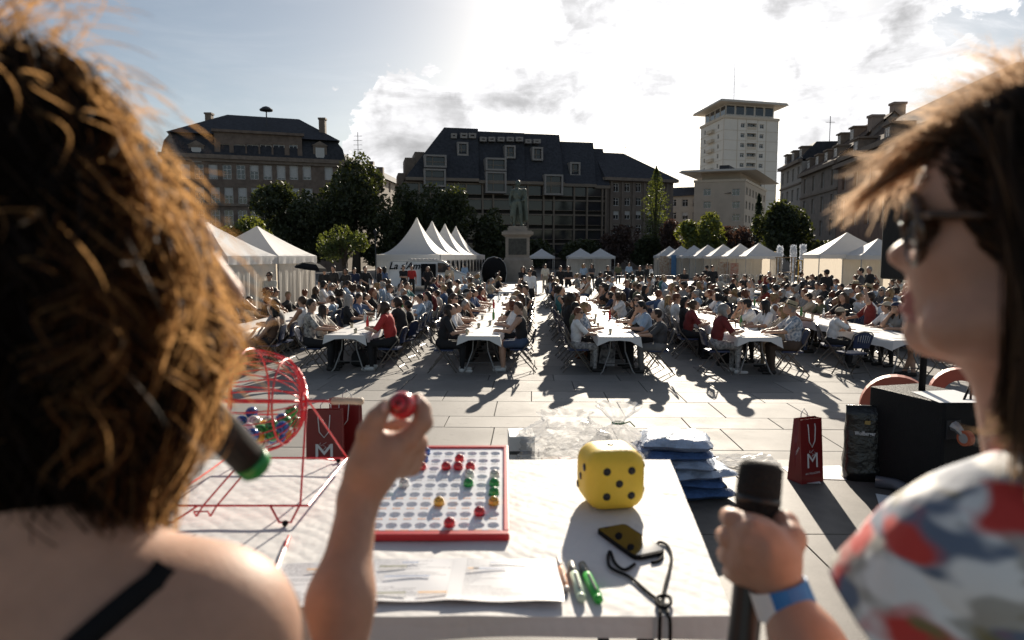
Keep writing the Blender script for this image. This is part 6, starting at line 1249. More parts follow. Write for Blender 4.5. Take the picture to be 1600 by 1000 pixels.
# ---- wire cage
def cage():
    hub = aty(477, 627, 1.58); fB = onz(465, 826, TZ); fC = onz(517, 731, TZ); Rr = .122; Lh = .125; cx_ = hub.x - Lh - .004
    t = thing('bingo_cage', 'red wire bingo cage with crank handle on the table', 'bingo cage', (cx_, hub.y, TZ)); Mc = mat('red_wire', (.72, .025, .035), .3, .1, .05, coat=.4)
    c = Vector((cx_, hub.y, hub.z)); d = MB()
    NM = 26
    for k in range(NM):
        a = 2 * math.pi * k / NM; pts = []
        for i in range(17): th = math.pi * (i / 16) * .94 + math.pi * .03; pts.append(c + Vector((-math.cos(th) * Lh, math.sin(th) ** .72 * Rr * math.cos(a), math.sin(th) ** .72 * Rr * math.sin(a))))
        d.tube(pts, .0017, 4)
    d.build('drum', Mc, t, world=True)
    for x in (-.085, 0, .085):
        g = MB(); rr = Rr * (math.sin(math.acos(-x / Lh)) ** .72) + .0015; g.tube([c + Vector((x, rr * math.cos(2 * math.pi * i / 40), rr * math.sin(2 * math.pi * i / 40))) for i in range(40)], .0026, 5, closed=True); g.build('hoop', Mc, t, world=True)
    for s in (-1, 1):
        g = MB(); g.tube([c + Vector((s * Lh, .018 * math.cos(2 * math.pi * i / 20), .018 * math.sin(2 * math.pi * i / 20))) for i in range(20)], .004, 6, closed=True); g.build('hub_ring', Mc, t, world=True)
    ax_ = MB(); ax_.tube([c + Vector((-Lh - .02, 0, 0)), c + Vector((Lh + .02, 0, 0)), c + Vector((Lh + .065, .0, .0))], .0035, 6); ax_.build('axle', Mc, t, world=True)
    h = MB(); h0 = c + Vector((Lh + .065, 0, 0)); h.tube([h0, h0 + Vector((.004, 0, 0)), h0 + Vector((.04, 0, .001)), h0 + Vector((.072, 0, .0)), h0 + Vector((.076, 0, 0))], [.006, .0075, .008, .0085, .006], 12); h.build('crank_handle', mat('wood_grip', (.55, .42, .30), .5, var=.15, vscale=30), t, smooth=True, world=True)
    # stand: two A-frames, base rails, feet
    w = .0026; xr = hub.x + .004; xl = cx_ - Lh - .012; yf = fB.y; yb = fC.y
    for x in (xl, xr):
        s = 1 if x == xr else -1
        for y, fo in ((yf + .06, yf), (yb - .0, yb)):
            l = MB(); l.tube([(x, hub.y, hub.z + .006), (x + s * (.012 if fo == yf else .03), y, TZ + .028)], w, 6); l.build('leg', Mc, t, world=True)
    for y in (yf + .06, yb):
        l = MB(); l.tube([(xl - .03, y, TZ + .028), (xr + .03, y, TZ + .028)], w, 6); l.build('base_rail', Mc, t, world=True)
    for x in (xl - .03, xr + .03): l = MB(); l.tube([(x, yf + .06, TZ + .028), (x, yb, TZ + .028)], w, 6); l.build('base_rail', Mc, t, world=True)
    for x in (xl, xr):
        for y, s in ((yf + .06, -1), (yb, 1)):
            l = MB(); sx = 1 if x == xl else -1; l.tube([(x + sx * .055, y, TZ + .028), (x + sx * .02, y + s * .045, TZ + .008), (x - sx * .005, y + s * .045, TZ + .008), (x - sx * .01, y, TZ + .028)], w, 6); l.build('foot_wire', Mc, t, world=True)
            l = MB(); l.sphere((x + sx * .007, y + s * .047, TZ + .0065), .0068, 10, 6); l.build('rubber_foot', M_BLACK, t, world=True)
    for dx in (-.012, .018): l = MB(); l.tube([(c.x + dx, hub.y + .02, c.z - Rr - .004), (c.x + dx - .05, yf + .04, TZ + .035), (c.x + dx - .055, yf + .02, TZ + .02)], .0022, 6); l.build('ball_chute', Mc, t, world=True)
    l = MB(); l.tube([(c.x - .068, yf + .02, TZ + .02), (c.x - .068, yf + .01, TZ + .034), (c.x - .038, yf + .01, TZ + .034), (c.x - .038, yf + .02, TZ + .02)], .0022, 6); l.build('ball_stop', Mc, t, world=True)
    # loose balls resting in the bottom of the drum
    pos = []; names = ['green', 'blue', 'white', 'yellow', 'red', 'blue', 'green', 'blue']; tries = 0; r = .0150
    for _ in range(46):                                   # each ball settles at the lowest free spot it finds
        best = None
        for _ in range(260):
            x, y, z = random.uniform(-.1, .1), random.uniform(-.1, .1), random.uniform(-.12, .03); rr = math.hypot(y, z); lim = (Rr - .003) * (max(0, 1 - (x / Lh) ** 2) ** .36) - r
            if rr > lim or (best and z > best[2]) or any((x - q[0]) ** 2 + (y - q[1]) ** 2 + (z - q[2]) ** 2 < (1.96 * r) ** 2 for q in pos): continue
            best = (x, y, z)
        if best: pos.append(best)
    cn = {}
    for i, p in enumerate(sorted(pos, key=lambda p: -p[2])):
        cn[names[i % 8]] = cn.get(names[i % 8], -1) + 1; ball(names[i % 8], c + Vector(p), r, '%s bingo ball inside the wire cage, %s highest of its colour' % (names[i % 8], ORD[cn[names[i % 8]]]), (random.uniform(-.6, .6), -1, random.uniform(-.2, .7)), 'balls inside the wire cage')
cage()
# ---- die
def die():
    s = .137; c = onz(956, 795, TZ); c.y += .035; t = thing('foam_die', 'big yellow foam die with black dots on the table', 'die', (c.x, c.y, TZ), R(9)); My = mat('yellow_foam', (.86, .58, .05), .55, var=.05, vscale=20, bump=.1, bscale=120); n = 14; vs = []; fs = []
    h = s / 2; r = .038
    for f in range(6):
        base = len(vs); a = f // 2; sg = 1 if f % 2 else -1
        for i in range(n + 1):
            for j in range(n + 1):
                p = [0, 0, 0]; p[a] = sg * h; p[(a + 1) % 3] = (math.sin((i / n - .5) * math.pi) * .5 + (i / n - .5)) * h; p[(a + 2) % 3] = (math.sin((j / n - .5) * math.pi) * .5 + (j / n - .5)) * h
                q = Vector([max(-h + r, min(h - r, v)) for v in p]); d = Vector(p) - q; v = q + d.normalized() * r if d.length > 1e-9 else q
                bulge = 1 + .035 * (1 - (abs(p[(a + 1) % 3]) / h) ** 2) * (1 - (abs(p[(a + 2) % 3]) / h) ** 2); v[a] *= bulge; vs.append((v.x, v.y, v.z + h * 1.03))
        for i in range(n):
            for j in range(n): q = (base + i * (n + 1) + j, base + (i + 1) * (n + 1) + j, base + (i + 1) * (n + 1) + j + 1, base + i * (n + 1) + j + 1); fs.append(q if sg > 0 else q[::-1])
    m = MB(); m.add(vs, fs); b = m.build('body', My, t, smooth=True); w = b.modifiers.new('weld', 'WELD'); w.merge_threshold = .0005
    def pip(p, nrm, k=1.0):
        m = MB(); m.lathe([(.0002, .0012), (.0078 * k, .001), (.0092 * k, -.0015)][::-1], 16, (0, 0, 0), 0, None, False); m.f.append(tuple(2 * 16 + j for j in range(16))); m.m.append(0); o = m.build('pip', M_INK, t, smooth=True); o.location = p; o.rotation_euler = Vector(nrm).to_track_quat('Z', 'Y').to_euler()
    d = .0285; q = h * 1.03
    def bl(u, v): return h * (1 + .035 * (1 - (u / h) ** 2) * (1 - (v / h) ** 2)) + .0008
    pip((0, 0, q + bl(0, 0)), (0, 0, 1))
    for (x, z) in ((0, 0), (-d, d), (d, d), (-d, -d), (d, -d)): pip((x, -bl(x, z), q + z), (0, -1, 0))
    for (y, z) in ((0, 0), (-d, d), (d, -d)): pip((-bl(y, z), y, q + z), (-1, 0, 0))
    for (y, z) in ((-d, d), (d, d), (-d, -d), (d, -d)): pip((bl(y, z), y, q + z), (1, 0, 0))
    for (x, z) in ((-d, d), (d, -d)): pip((x, bl(x, z), q + z), (0, 1, 0))
die()
# ---- papers
def paper_mat():
    m = bpy.data.materials.new('printed_paper'); m.use_nodes = True; N = m.node_tree.nodes; L = m.node_tree.links; b = N['Principled BSDF']; b.inputs['Roughness'].default_value = .35; b.inputs['Coat Weight'].default_value = .3
    tc = N.new('ShaderNodeTexCoord'); sp = N.new('ShaderNodeSeparateXYZ'); L.new(tc.outputs['Object'], sp.inputs[0])
    def mt(op, a, c=None):
        n = N.new('ShaderNodeMath'); n.operation = op
        for i, x in enumerate((a, c)):
            if x is None: continue
            if isinstance(x, (int, float)): n.inputs[i].default_value = x
            else: L.new(x, n.inputs[i])
        return n.outputs[0]
    ln = mt('FLOOR', mt('MULTIPLY', sp.outputs[1], 140.0)); inl = mt('LESS_THAN', mt('FRACT', mt('MULTIPLY', sp.outputs[1], 140.0)), .38)
    wn = N.new('ShaderNodeTexWhiteNoise'); wn.noise_dimensions = '1D'; L.new(ln, wn.inputs['W'])
    inside = mt('MULTIPLY', mt('GREATER_THAN', sp.outputs[0], -.075), mt('LESS_THAN', sp.outputs[0], mt('MULTIPLY', mt('SUBTRACT', wn.outputs['Value'], .45), .15)))
    nz = N.new('ShaderNodeTexNoise'); nz.inputs['Scale'].default_value = 500; L.new(tc.outputs['Object'], nz.inputs['Vector']); wd = mt('GREATER_THAN', nz.outputs['Fac'], .47)
    fac = mt('MULTIPLY', mt('MULTIPLY', inside, inl), mt('MULTIPLY', wd, .95)); mx = N.new('ShaderNodeMix'); mx.data_type = 'RGBA'; mx.inputs['A'].default_value = (.70, .70, .715, 1); mx.inputs['B'].default_value = (.08, .08, .10, 1); L.new(fac, mx.inputs['Factor']); L.new(mx.outputs['Result'], b.inputs['Base Color']); return m
MP = paper_mat(); M_HL = {c: mat('print_' + c, v, .5, 0, 0) for c, v in (('olive', (.16, .16, .05)), ('orange', (.72, .38, .10)), ('blue', (.25, .33, .5)))}
for i, (px, py, rz, w, h, lb, marks) in enumerate(((497, 912, 4, .19, .17, 'printed sheet left of the raised arm', (('orange', -.03, .05, .05),)), (640, 905, 2, .20, .165, 'printed sheet with olive and orange lines in front of the number board', (('olive', -.06, .045, .05), ('olive', -.06, -.055, .06), ('orange', .02, -.055, .05), ('blue', -.02, .06, .03), ('blue', -.045, .005, .08))), (790, 905, -1, .20, .165, 'printed sheet in clear sleeve right of the orange lined sheet', (('blue', -.03, .06, .07), ('orange', -.07, .035, .02), ('blue', -.06, .035, .06))))):
    p = onz(px, py, TZ + .004 + .0012 * i); t = thing('paper_sheet', lb, 'paper', p, R(rz), 'printed sheets on the table'); m = MB(); n = 12; vs = []
    for j in range(n + 1):
        for k in range(n + 1): x = (k / n - .5) * w; y = (j / n - .5) * h; vs.append((x, y, .0016 * math.sin(x * 40 + i) * math.sin(y * 30 + 1) + (.003 if y < -h * .42 else 0)))
    m.add(vs, [(j * (n + 1) + k, j * (n + 1) + k + 1, (j + 1) * (n + 1) + k + 1, (j + 1) * (n + 1) + k) for j in range(n) for k in range(n)]); m.build('sheet', MP, t, smooth=True)
    for (c, x, y, l) in marks: m = MB(); m.box((x + l / 2, y, .0036), (l, .0038, .0006)); m.build('printed_line', M_HL[c], t)
# ---- pens
def pen(label, a, b, r, body, capm, name='highlighter'):
    A = onz(*a, TZ + r); B = onz(*b, TZ + r); d = B - A; t = thing(name, label, 'pen', (A.x, A.y, TZ), 0, 'pens on the table'); m = MB(); k = 10
    def seg(nm, f0, f1, r0, r1, mt): m = MB(); m.tube([A + d * f0, A + d * (f0 + .01), A + d * (f1 - .01), A + d * f1], [r0 * .85, r0, r1, r1 * .85], 12); m.build(nm, mt, t, smooth=True, world=True)
    seg('cap', 0, .32, r * .9, r, capm); seg('barrel', .32, .93, r, r, body); seg('end', .93, 1.0, r * .97, r * .9, capm if name != 'highlighter' else body)
    m = MB(); m.tube([A + d * .42 + Vector((0, 0, r * .93)), A + d * .85 + Vector((0, 0, r * .93))], r * .3, 6); m.build('printed_label', capm, t, world=True)
Mg = mat('green_plastic', (.03, .40, .05), .35, 0, .04); Mgw = mat('pale_green_plastic', (.5, .62, .48), .4); Mk = mat('grey_cap', (.1, .11, .1), .4); Mo = mat('orange_plastic', (.72, .32, .15), .4)
pen('orange felt pen leftmost of the three pens', (872, 872), (886, 922), .0055, Mo, mat('pale_cap', (.7, .62, .55), .4), 'felt_pen'); pen('pale highlighter with green tip, between the orange and green pens', (892, 881), (909, 936), .0085, Mgw, Mk); pen('green highlighter rightmost of the three pens', (909, 882), (936, 938), .0085, Mg, Mk)
pen('white and red pen beside the bingo cage', (452, 838), (428, 902), .0045, mat('white_plastic', (.75, .74, .72), .35), mat('red_plastic', (.6, .05, .05), .4), 'ballpoint_pen')
# ---- phone and its lanyard
a, b_, c = onz(943, 832, TZ), onz(986, 824, TZ), onz(1028, 868, TZ); u = (b_ - a).normalized(); v = Vector((u.y, -u.x, 0)); o0 = (a + c) / 2
t = thing('phone', 'dark smartphone lying face up in front of the yellow die', 'phone', (o0.x, o0.y, TZ), math.atan2(u.y, u.x)); m = MB(); K = []
for (sx, sy) in ((1, 1), (-1, 1), (-1, -1), (1, -1)):
    for k in range(5): an = math.atan2(sy, sx) - math.pi / 4 + k * math.pi / 8; K.append((sx * .026 + .0095 * math.cos(an), sy * .0635 + .0095 * math.sin(an)))
m.prism(K, .001, .0095); m.build('case', M_BLACK, t); m = MB(); m.prism([(x * .94, y * .97) for x, y in K], .0096, .0102); m.build('screen', mat('phone_glass', (.012, .012, .014), .04), t)
m = MB(); m.box((0, -.071, .006), (.05, .012, .007)); m.build('strap_bar', M_BLACK, t)
def smooth_path(P, n=6):
    out = []; P = [P[0]] + list(P) + [P[-1]]
    for i in range(1, len(P) - 2):
        for k in range(n):
            t_ = k / n; a_, b__, c_, d_ = P[i - 1], P[i], P[i + 1], P[i + 2]; out.append(.5 * ((2 * b__) + (c_ - a_) * t_ + (2 * a_ - 5 * b__ + 4 * c_ - d_) * t_ ** 2 + (3 * b__ - a_ - 3 * c_ + d_) * t_ ** 3))
    return out + [P[-1]]
m = MB(); z = TZ + .004
m.tube(smooth_path([onz(*q, z) for q in ((992, 881), (976, 890), (961, 880), (954, 862), (950, 868), (952, 884), (963, 892), (985, 902), (1008, 922), (1028, 938), (1036, 947))]), .003, 7)
m.tube(smooth_path([onz(*q, z) for q in ((1018, 879), (1030, 876), (1035, 866), (1027, 853), (1031, 847), (1042, 852), (1049, 868), (1046, 890), (1040, 912), (1036, 930), (1033, 945))]), .003, 7)
m.tube(smooth_path([onz(*q, z + .003) for q in ((1036, 930), (1027, 934), (1027, 944), (1038, 949), (1048, 943), (1046, 933), (1036, 930))]), .003, 7)
e = onz(1034, 962, TZ); m.tube(smooth_path([onz(1033, 945, z), onz(1031, 955, z), e + Vector((-.004, -.006, .003)), e + Vector((-.006, -.014, -.02)), e + Vector((-.006, -.015, -.2))]), .003, 7); m.tube(smooth_path([onz(1038, 945, z), onz(1042, 955, z), e + Vector((.009, -.006, .003)), e + Vector((.011, -.014, -.02)), e + Vector((.010, -.015, -.2))]), .003, 7)
o = m.build('lanyard', M_BLACK, None, smooth=True); tag(o, 'black cord lanyard trailing from the phone over the table edge', 'lanyard')
# ---- red paper bags
M_RBAG = mat('dark_red_paper', (.20, .012, .012), .35, 0, .08, vscale=8, coat=.3); M_WHT = mat('white_print', (.7, .68, .68), .5, 0, 0); M_CORD = mat('white_cord', (.75, .74, .72), .6)
for me in (TXT_M, TXT_AU, TXT_AU2): me.materials.append(M_WHT)
def paper_bag(label, loc, rz, w, d, h, mt, name='gift_bag', text=True):
    t = thing(name, label, 'bag', loc, rz, 'paper gift bags'); m = MB(); q = [(-w / 2, -d / 2), (w / 2, -d / 2), (w / 2, d / 2), (-w / 2, d / 2)]
    top = [(-w / 2 * .985, -d * .22), (w / 2 * .985, -d * .22), (w / 2 * .985, d * .22), (-w / 2 * .985, d * .22)]
    for i in (0, 2): a, b = q[i], q[(i + 1) % 4]; c_, e_ = top[(i + 1) % 4], top[i]; m.slab([(a[0], a[1], 0), (b[0], b[1], 0), (c_[0], c_[1], h), (e_[0], e_[1], h)], .0015)
    for sx in (-1, 1):   # gusset sides folded inwards
        a, b, c_, e_ = (sx * w / 2, -d / 2, 0), (sx * w / 2, d / 2, 0), (sx * w / 2 * .985, d * .22, h), (sx * w / 2 * .985, -d * .22, h); mid0, mid1 = (sx * w / 2 * .99, 0, h * .12), (sx * w / 2 * .84, 0, h)
        m.add([a, b, c_, mid1, e_, mid0], [(0, 5, 3, 4), (5, 1, 2, 3), (0, 1, 5)])
    m.box((0, 0, .003), (w * .98, d * .98, .003)); m.build('body', mt, t)
    for s in (-1, 1): c_ = MB(); y = s * d * .24; c_.tube([(-w * .16, y, h - .03), (-w * .16, y + s * .006, h - .05), (-w * .13, y + s * .012, h - .13), (0, y + s * .014, h - .165), (w * .13, y + s * .012, h - .13), (w * .16, y + s * .006, h - .05), (w * .16, y, h - .03)] if s < 0 else [(-w * .16, y, h - .03), (-w * .14, y, h + .02), (0, y + .005, h + .05), (w * .14, y, h + .02), (w * .16, y, h - .03)], .003, 6); c_.build('cord_handle', M_CORD, t, smooth=True)
    if text:
        tilt = math.atan2(d * .28, h)
        for me, z, s in ((TXT_M, h * .34, w / .20), (TXT_AU, h * .155, w / .20 * .78)): y = -d / 2 + d * .28 * z / h - .0035; link('lettering', me, t, (0, y, z), (R(90) - tilt, 0, 0), (s, s, s))
        vn = MB(); yy = lambda z: -d / 2 + d * .28 * z / h - .003
        for pts in ([(-.005, .52), (.01, .57), (-.01, .62), (.012, .66)], [(.0, .55), (.02, .56), (.03, .6), (.02, .62)], [(-.01, .6), (-.025, .62), (-.02, .66)]): vn.tube([(x * w / .2, yy(z * h * .78), z * h * .78) for x, z in pts], .0011, 5)
        vn.build('printed_vine', M_WHT, t)
    return t
p = onz(1258, 750, ZD); t = paper_bag('red paper gift bag with white M logo on stage beside the microphone', p, R(22), .165, .115, .375, M_RBAG); link('lettering', TXT_AU2, t, (-.0785, 0, .17), (R(90), R(-60), R(-90)), (.7, .7, .7))
p = aty(509, 700, 4.05); paper_bag('red paper gift bag behind the bingo cage', (p.x, 4.05, ZD), R(4), .215, .11, .40, M_RBAG)
p2 = aty(530, 690, 4.2); paper_bag('second red paper gift bag standing behind the one by the cage', (p2.x + .045, 4.2, ZD), R(-10), .20, .09, .435, M_RBAG, text=False)
# ---- black bottle bag, loudspeakers and sundries on the stage
for me in (TXT_WOLF,): me.materials.append(M_WHT)
p = onz(1350, 746, ZD); t = thing('bottle_bag', 'glossy black bag with white Wolfberger lettering before the bass speaker', 'bag', (p.x - .02, p.y - .02, ZD), R(-12)); Mb = mat('black_plastic_bag', (.012, .011, .011), .22, 0, .3, vscale=14, bump=.8, bscale=16); m = MB(); n = 8; vs = []
for k in range(n + 1):
    f = k / n; w, d = .115 - .01 * f, .07 * (1 - f * .75); z = .44 * f
    for j in range(16): an = 2 * math.pi * j / 16; cx_ = math.cos(an); cy_ = math.sin(an); r_ = (abs(cx_) ** 4 + abs(cy_) ** 4) ** -.25; vs.append((cx_ * r_ * w + .004 * math.sin(k * 2 + j), cy_ * r_ * d + .004 * math.cos(k * 3 + j * 2), z + .002))
m.add(vs, [(k * 16 + j, k * 16 + (j + 1) % 16, (k + 1) * 16 + (j + 1) % 16, (k + 1) * 16 + j) for k in range(n) for j in range(16)] + [tuple(range(16))[::-1], tuple(n * 16 + j for j in range(16))]); m.build('body', Mb, t, smooth=True); link('lettering', TXT_WOLF, t, (-.012, -.052, .285), (R(82), 0, 0), (.38, .55, 1)); m = MB(); m.box((.0, -.047, .35), (.03, .004, .022)); m.build('crest', mat('gold_print', (.4, .28, .1), .4, .5), t)
BL = onz(1352, 745, ZD); BN = onz(1467, 792, ZD); bu = (BL - BN).normalized(); bv = Vector((bu.y, -bu.x, 0)); bv = bv if bv.x > 0 else -bv; hS = aty(1467, 631, BN.y).z - ZD; lS = (BL - BN).length; wS = .37
t = thing('bass_speaker', 'big black bass speaker cabinet with castors on its side, on stage at right', 'speaker', BN, 0); Msp = mat('speaker_paint', (.009, .009, .010), .6, spec=.2, metal=0, var=.2, vscale=40, bump=.4, bscale=160)
def SP(a, b, z): return BN + bu * a + bv * b + Vector((0, 0, z))
m = MB(); m.add([SP(a, b, z) for z in (.01, hS) for a in (0, lS) for b in (0, wS)], [(0, 2, 3, 1), (4, 5, 7, 6), (0, 1, 5, 4), (2, 6, 7, 3), (0, 4, 6, 2), (1, 3, 7, 5)]); m.f = [f[::-1] for f in m.f] if bu.cross(bv).z > 0 else m.f; bevel(m.build('cabinet', Msp, t, world=True), .012)
m = MB(); m.add([SP(a, b, hS + .0015) for a, b in ((.09, .06), (.09, .24), (.14, .24), (.14, .06))], [(0, 1, 2, 3)]); m.build('grip_recess', M_BLACK, t, world=True)
for b, z in ((.06, hS - .14), (wS - .06, hS - .14), (.06, .12), (wS - .06, .12)):
    p_ = SP(-.001, b, z); q = p_ - bu * .006; pl = MB(); pl.add([SP(-.006 if s else -.001, b + dx, z + dz) for s in (0, 1) for dz in (-.05, .05) for dx in (-.045, .045)], [(0, 2, 3, 1), (4, 5, 7, 6), (0, 1, 5, 4), (2, 6, 7, 3), (0, 4, 6, 2), (1, 3, 7, 5)]); cs = pl.build('castor', MATS['dark_metal'], t, world=True)
    w_ = MB(); Mx = Matrix.Rotation(math.atan2(bv.y, bv.x), 3, 'Z') @ Matrix.Rotation(R(90), 3, 'Y'); cc = SP(-.07, b + .01, z - .03); w_.lathe([(.02, -.016), (.04, -.016), (.04, .016), (.02, .016)], 18, cc, 0, Mx); wo = w_.build('wheel', mat('orange_tyre', (.45, .10, .04), .5), cs); wo.data.transform(t.matrix_basis.inverted()); w2 = MB(); w2.lathe([(.026, -.0175), (.026, .0175)], 14, cc, 0, Mx); r2 = w2.build('rim', M_POLE, cs); r2.data.transform(t.matrix_basis.inverted()); f2 = MB(); f2.tube([SP(-.006, b, z + .02), SP(-.03, b, z + .012), cc], [.03, .022, .012], 8); f3 = f2.build('fork', M_POLE, cs); f3.data.transform(t.matrix_basis.inverted())
pc = aty(1452, 608, (BN + bu * lS * .62).y); pc = SP(lS * .62, (aty(1452, 608, SP(lS * .62, 0, 0).y) - SP(lS * .62, 0, 0)).dot(bv), hS); st = aty(1440, 437, pc.y)
t = thing('loudspeaker', 'black loudspeaker on a pole above the bass speaker, behind the woman in sunglasses', 'speaker', pc); m = MB(); m.tube([pc, pc + Vector((0, 0, st.z - pc.z + .02))], .018, 10); m.build('pole', M_BLACK, t, smooth=True, world=True); m = MB(); zb = st.z; zt_ = aty(1440, 290, pc.y).z; hw = .19; m.prism([(pc.x - hw, pc.y + .16), (pc.x - hw * .92, pc.y - .14), (pc.x + hw * .92, pc.y - .14), (pc.x + hw, pc.y + .16)], zb, zt_); bevel(m.build('cabinet', Msp, t, world=True), .012)
m = MB(); m.box((pc.x, pc.y - .145, (zb + zt_) / 2), (.2, .012, .12)); m.build('connector_plate', M_POLE, t, world=True)
for i, (a, b) in enumerate((((1522, 565), (1503, 632)), ((1515, 555), (1516, 634)), ((1559, 580), (1566, 634)))):
    A = aty(*a, pc.y); B = aty(*b, BN.y + .05); m = MB(); m.tube([aty(a[0] - 30, 437, pc.y) + Vector((0, 0, .02)), (A + aty(a[0] - 12, 500, pc.y)) / 2, A, (A + B) / 2 + Vector((.01, 0, -.02)), B], .006, 6); o = m.build('speaker_cable', M_BLACK, None, smooth=True); tag(o, 'black cable hanging from loudspeaker to bass speaker, %s' % ('left strand', 'middle strand', 'right strand')[i], 'cable')
def sheet(label, quad, mt, z, marks=()):
    q = [onz(*p, z) for p in quad]; c = sum(q, Vector()) / 4; t = thing('paper_sheet', label, 'paper', (c.x, c.y, z - .001), 0, 'sheets on the stage'); m = MB(); m.slab(q[::-1] if (q[1] - q[0]).cross(q[2] - q[0]).z < 0 else q, .001); m.build('sheet', mt, t, world=True)
    for (px, py, w, h, mm) in marks: p = onz(px, py, z + .0015); b = MB(); b.lathe([(w, 0), (w, .0008)], 18, p, 0, Matrix.Diagonal((1, h / w, 1))); b.build('printed_mark', mm, t, world=True)
    return t
M_PAPER = mat('plain_paper', (.8, .8, .8), .5, 0, .02)
sheet('white sheet under the red gift bag on stage', ((1222, 730), (1252, 755), (1283, 755), (1262, 727)), M_PAPER, ZD + .004); sheet('white sheets between red gift bag and black bag', ((1280, 728), (1312, 727), (1335, 750), (1275, 748)), M_PAPER, ZD + .004)
sheet('white printed sheet with olive logo lying on stage at right', ((1368, 771), (1490, 790), (1500, 850), (1385, 824)), M_PAPER, ZD + .004, ((1410, 792, .055, .025, mat('olive_print', (.16, .12, .02), .5)),))
zs_ = ZD + hS + .004; sheet('white sheet lying on top of the bass speaker', ((1424, 612), (1490, 609), (1556, 629), (1468, 629)), M_PAPER, zs_)
m = MB(); m.tube([onz(1368, 752, ZD + .035), onz(1400, 757, ZD + .035), onz(1442, 778, ZD + .035)], .033, 14); o = m.build('rolled_tube', mat('grey_roll', (.10, .10, .12), .3, 0, .2), None, smooth=True); tag(o, 'dark grey roll lying on stage in front of the black bag', 'roll')
# terracotta hoops on the paving beyond
for (px, py, rr, lb) in ((1397, 687, .40, 'left of the two terracotta hoops behind the bass speaker'), (1497, 659, .37, 'right of the two terracotta hoops behind the bass speaker')):
    p = onz(px, py, 0); K = 32; m = MB(); c = (0, 0, rr)
    prof = [(rr, -.1), (rr, .1), (rr * .58, .1), (rr * .58, -.1)]; vs = []
    for i in range(K):
        a = 2 * math.pi * i / K
        for (r_, y_) in prof: vs.append((r_ * math.cos(a), y_, rr + r_ * math.sin(a)))
    m.add(vs, [(i * 4 + j, i * 4 + (j + 1) % 4, ((i + 1) % K) * 4 + (j + 1) % 4, ((i + 1) % K) * 4 + j) for i in range(K) for j in range(4)]); o = m.build('hoop', mat('terracotta', (.36, .085, .05), .6, var=.12)); o.location = p; o.rotation_euler = (0, 0, R(-25)); tag(o, lb, 'hoop', 'terracotta hoops on the paving')
# ---- folded denim in clear wrap, stacked
M_DEN = mat('denim_cloth', (.055, .12, .28), .7, 0, .35, vscale=14, bump=.8, bscale=28, coat=.35); M_DEN2 = mat('pale_denim_cloth', (.34, .41, .53), .5, 0, .4, vscale=10, bump=.9, bscale=20, coat=.6)
pj_ = onz(1085, 787, ZD); z = ZD
for i, (dx, sy, h, mt, rz_) in enumerate(((.03, .2, .065, M_DEN, 8), (.01, .19, .05, M_DEN, -9), (.035, .2, .055, M_DEN2, 12), (-.04, .19, .05, M_DEN2, -12), (-.075, .18, .05, M_DEN, 6), (-.06, .17, .07, M_DEN2, -10))):
    n1, n2 = 14, 10; m = MB(); vs = []; w = .19
    for sgn in (1, -1):
        for j in range(n2 + 1):
            for k in range(n1 + 1):
                a, b = k / n1 * 2 - 1, j / n2 * 2 - 1; e = max(0, 1 - abs(a) ** 5) ** .4 * max(0, 1 - abs(b) ** 5) ** .4; vs.append((a * w + .006 * math.sin(b * 7 + i), b * sy + .006 * math.sin(a * 6 + i * 2), h / 2 + sgn * e * h / 2 * (1 + .3 * math.sin(a * 7 + i * 3 + b * 3) * math.cos(b * 6 - a * 4 + i)) if sgn > 0 else h / 2 - e * h / 2))
    N1 = (n1 + 1) * (n2 + 1)
    for sgn in (0, 1): m.f += [((sgn * N1 + j * (n1 + 1) + k, sgn * N1 + j * (n1 + 1) + k + 1, sgn * N1 + (j + 1) * (n1 + 1) + k + 1, sgn * N1 + (j + 1) * (n1 + 1) + k) if not sgn else (sgn * N1 + j * (n1 + 1) + k, sgn * N1 + (j + 1) * (n1 + 1) + k, sgn * N1 + (j + 1) * (n1 + 1) + k + 1, sgn * N1 + j * (n1 + 1) + k + 1)) for j in range(n2) for k in range(n1)]
    m.v = vs; m.m = [0] * len(m.f); o = m.build('folded_denim', mt, None, smooth=True); o.location = (pj_.x + dx, pj_.y + .2, z + .002); o.rotation_euler = (0, 0, R(rz_)); z += h * .96; tag(o, 'folded blue denim in clear wrap, %s from the bottom of the stack' % ORD[i], 'folded cloth', 'folded denim stack')
M_FILM = bpy.data.materials.new('clear_film'); M_FILM.use_nodes = True; N_ = M_FILM.node_tree.nodes; L_ = M_FILM.node_tree.links; N_.remove(N_['Principled BSDF']); tr_ = N_.new('ShaderNodeBsdfTransparent'); gl_ = N_.new('ShaderNodeBsdfGlossy'); gl_.inputs['Roughness'].default_value = .2; tl_ = N_.new('ShaderNodeBsdfTranslucent'); fr_ = N_.new('ShaderNodeFresnel'); fr_.inputs[0].default_value = 1.35; mx1 = N_.new('ShaderNodeMixShader'); mx1.inputs[0].default_value = .34; mx2 = N_.new('ShaderNodeMixShader'); L_.new(tr_.outputs[0], mx1.inputs[1]); L_.new(tl_.outputs[0], mx1.inputs[2]); mx2.inputs[0].default_value = .2; L_.new(mx1.outputs[0], mx2.inputs[1]); L_.new(gl_.outputs[0], mx2.inputs[2]); L_.new(mx2.outputs[0], N_['Material Output'].inputs[0])
from mathutils import noise as mnoise
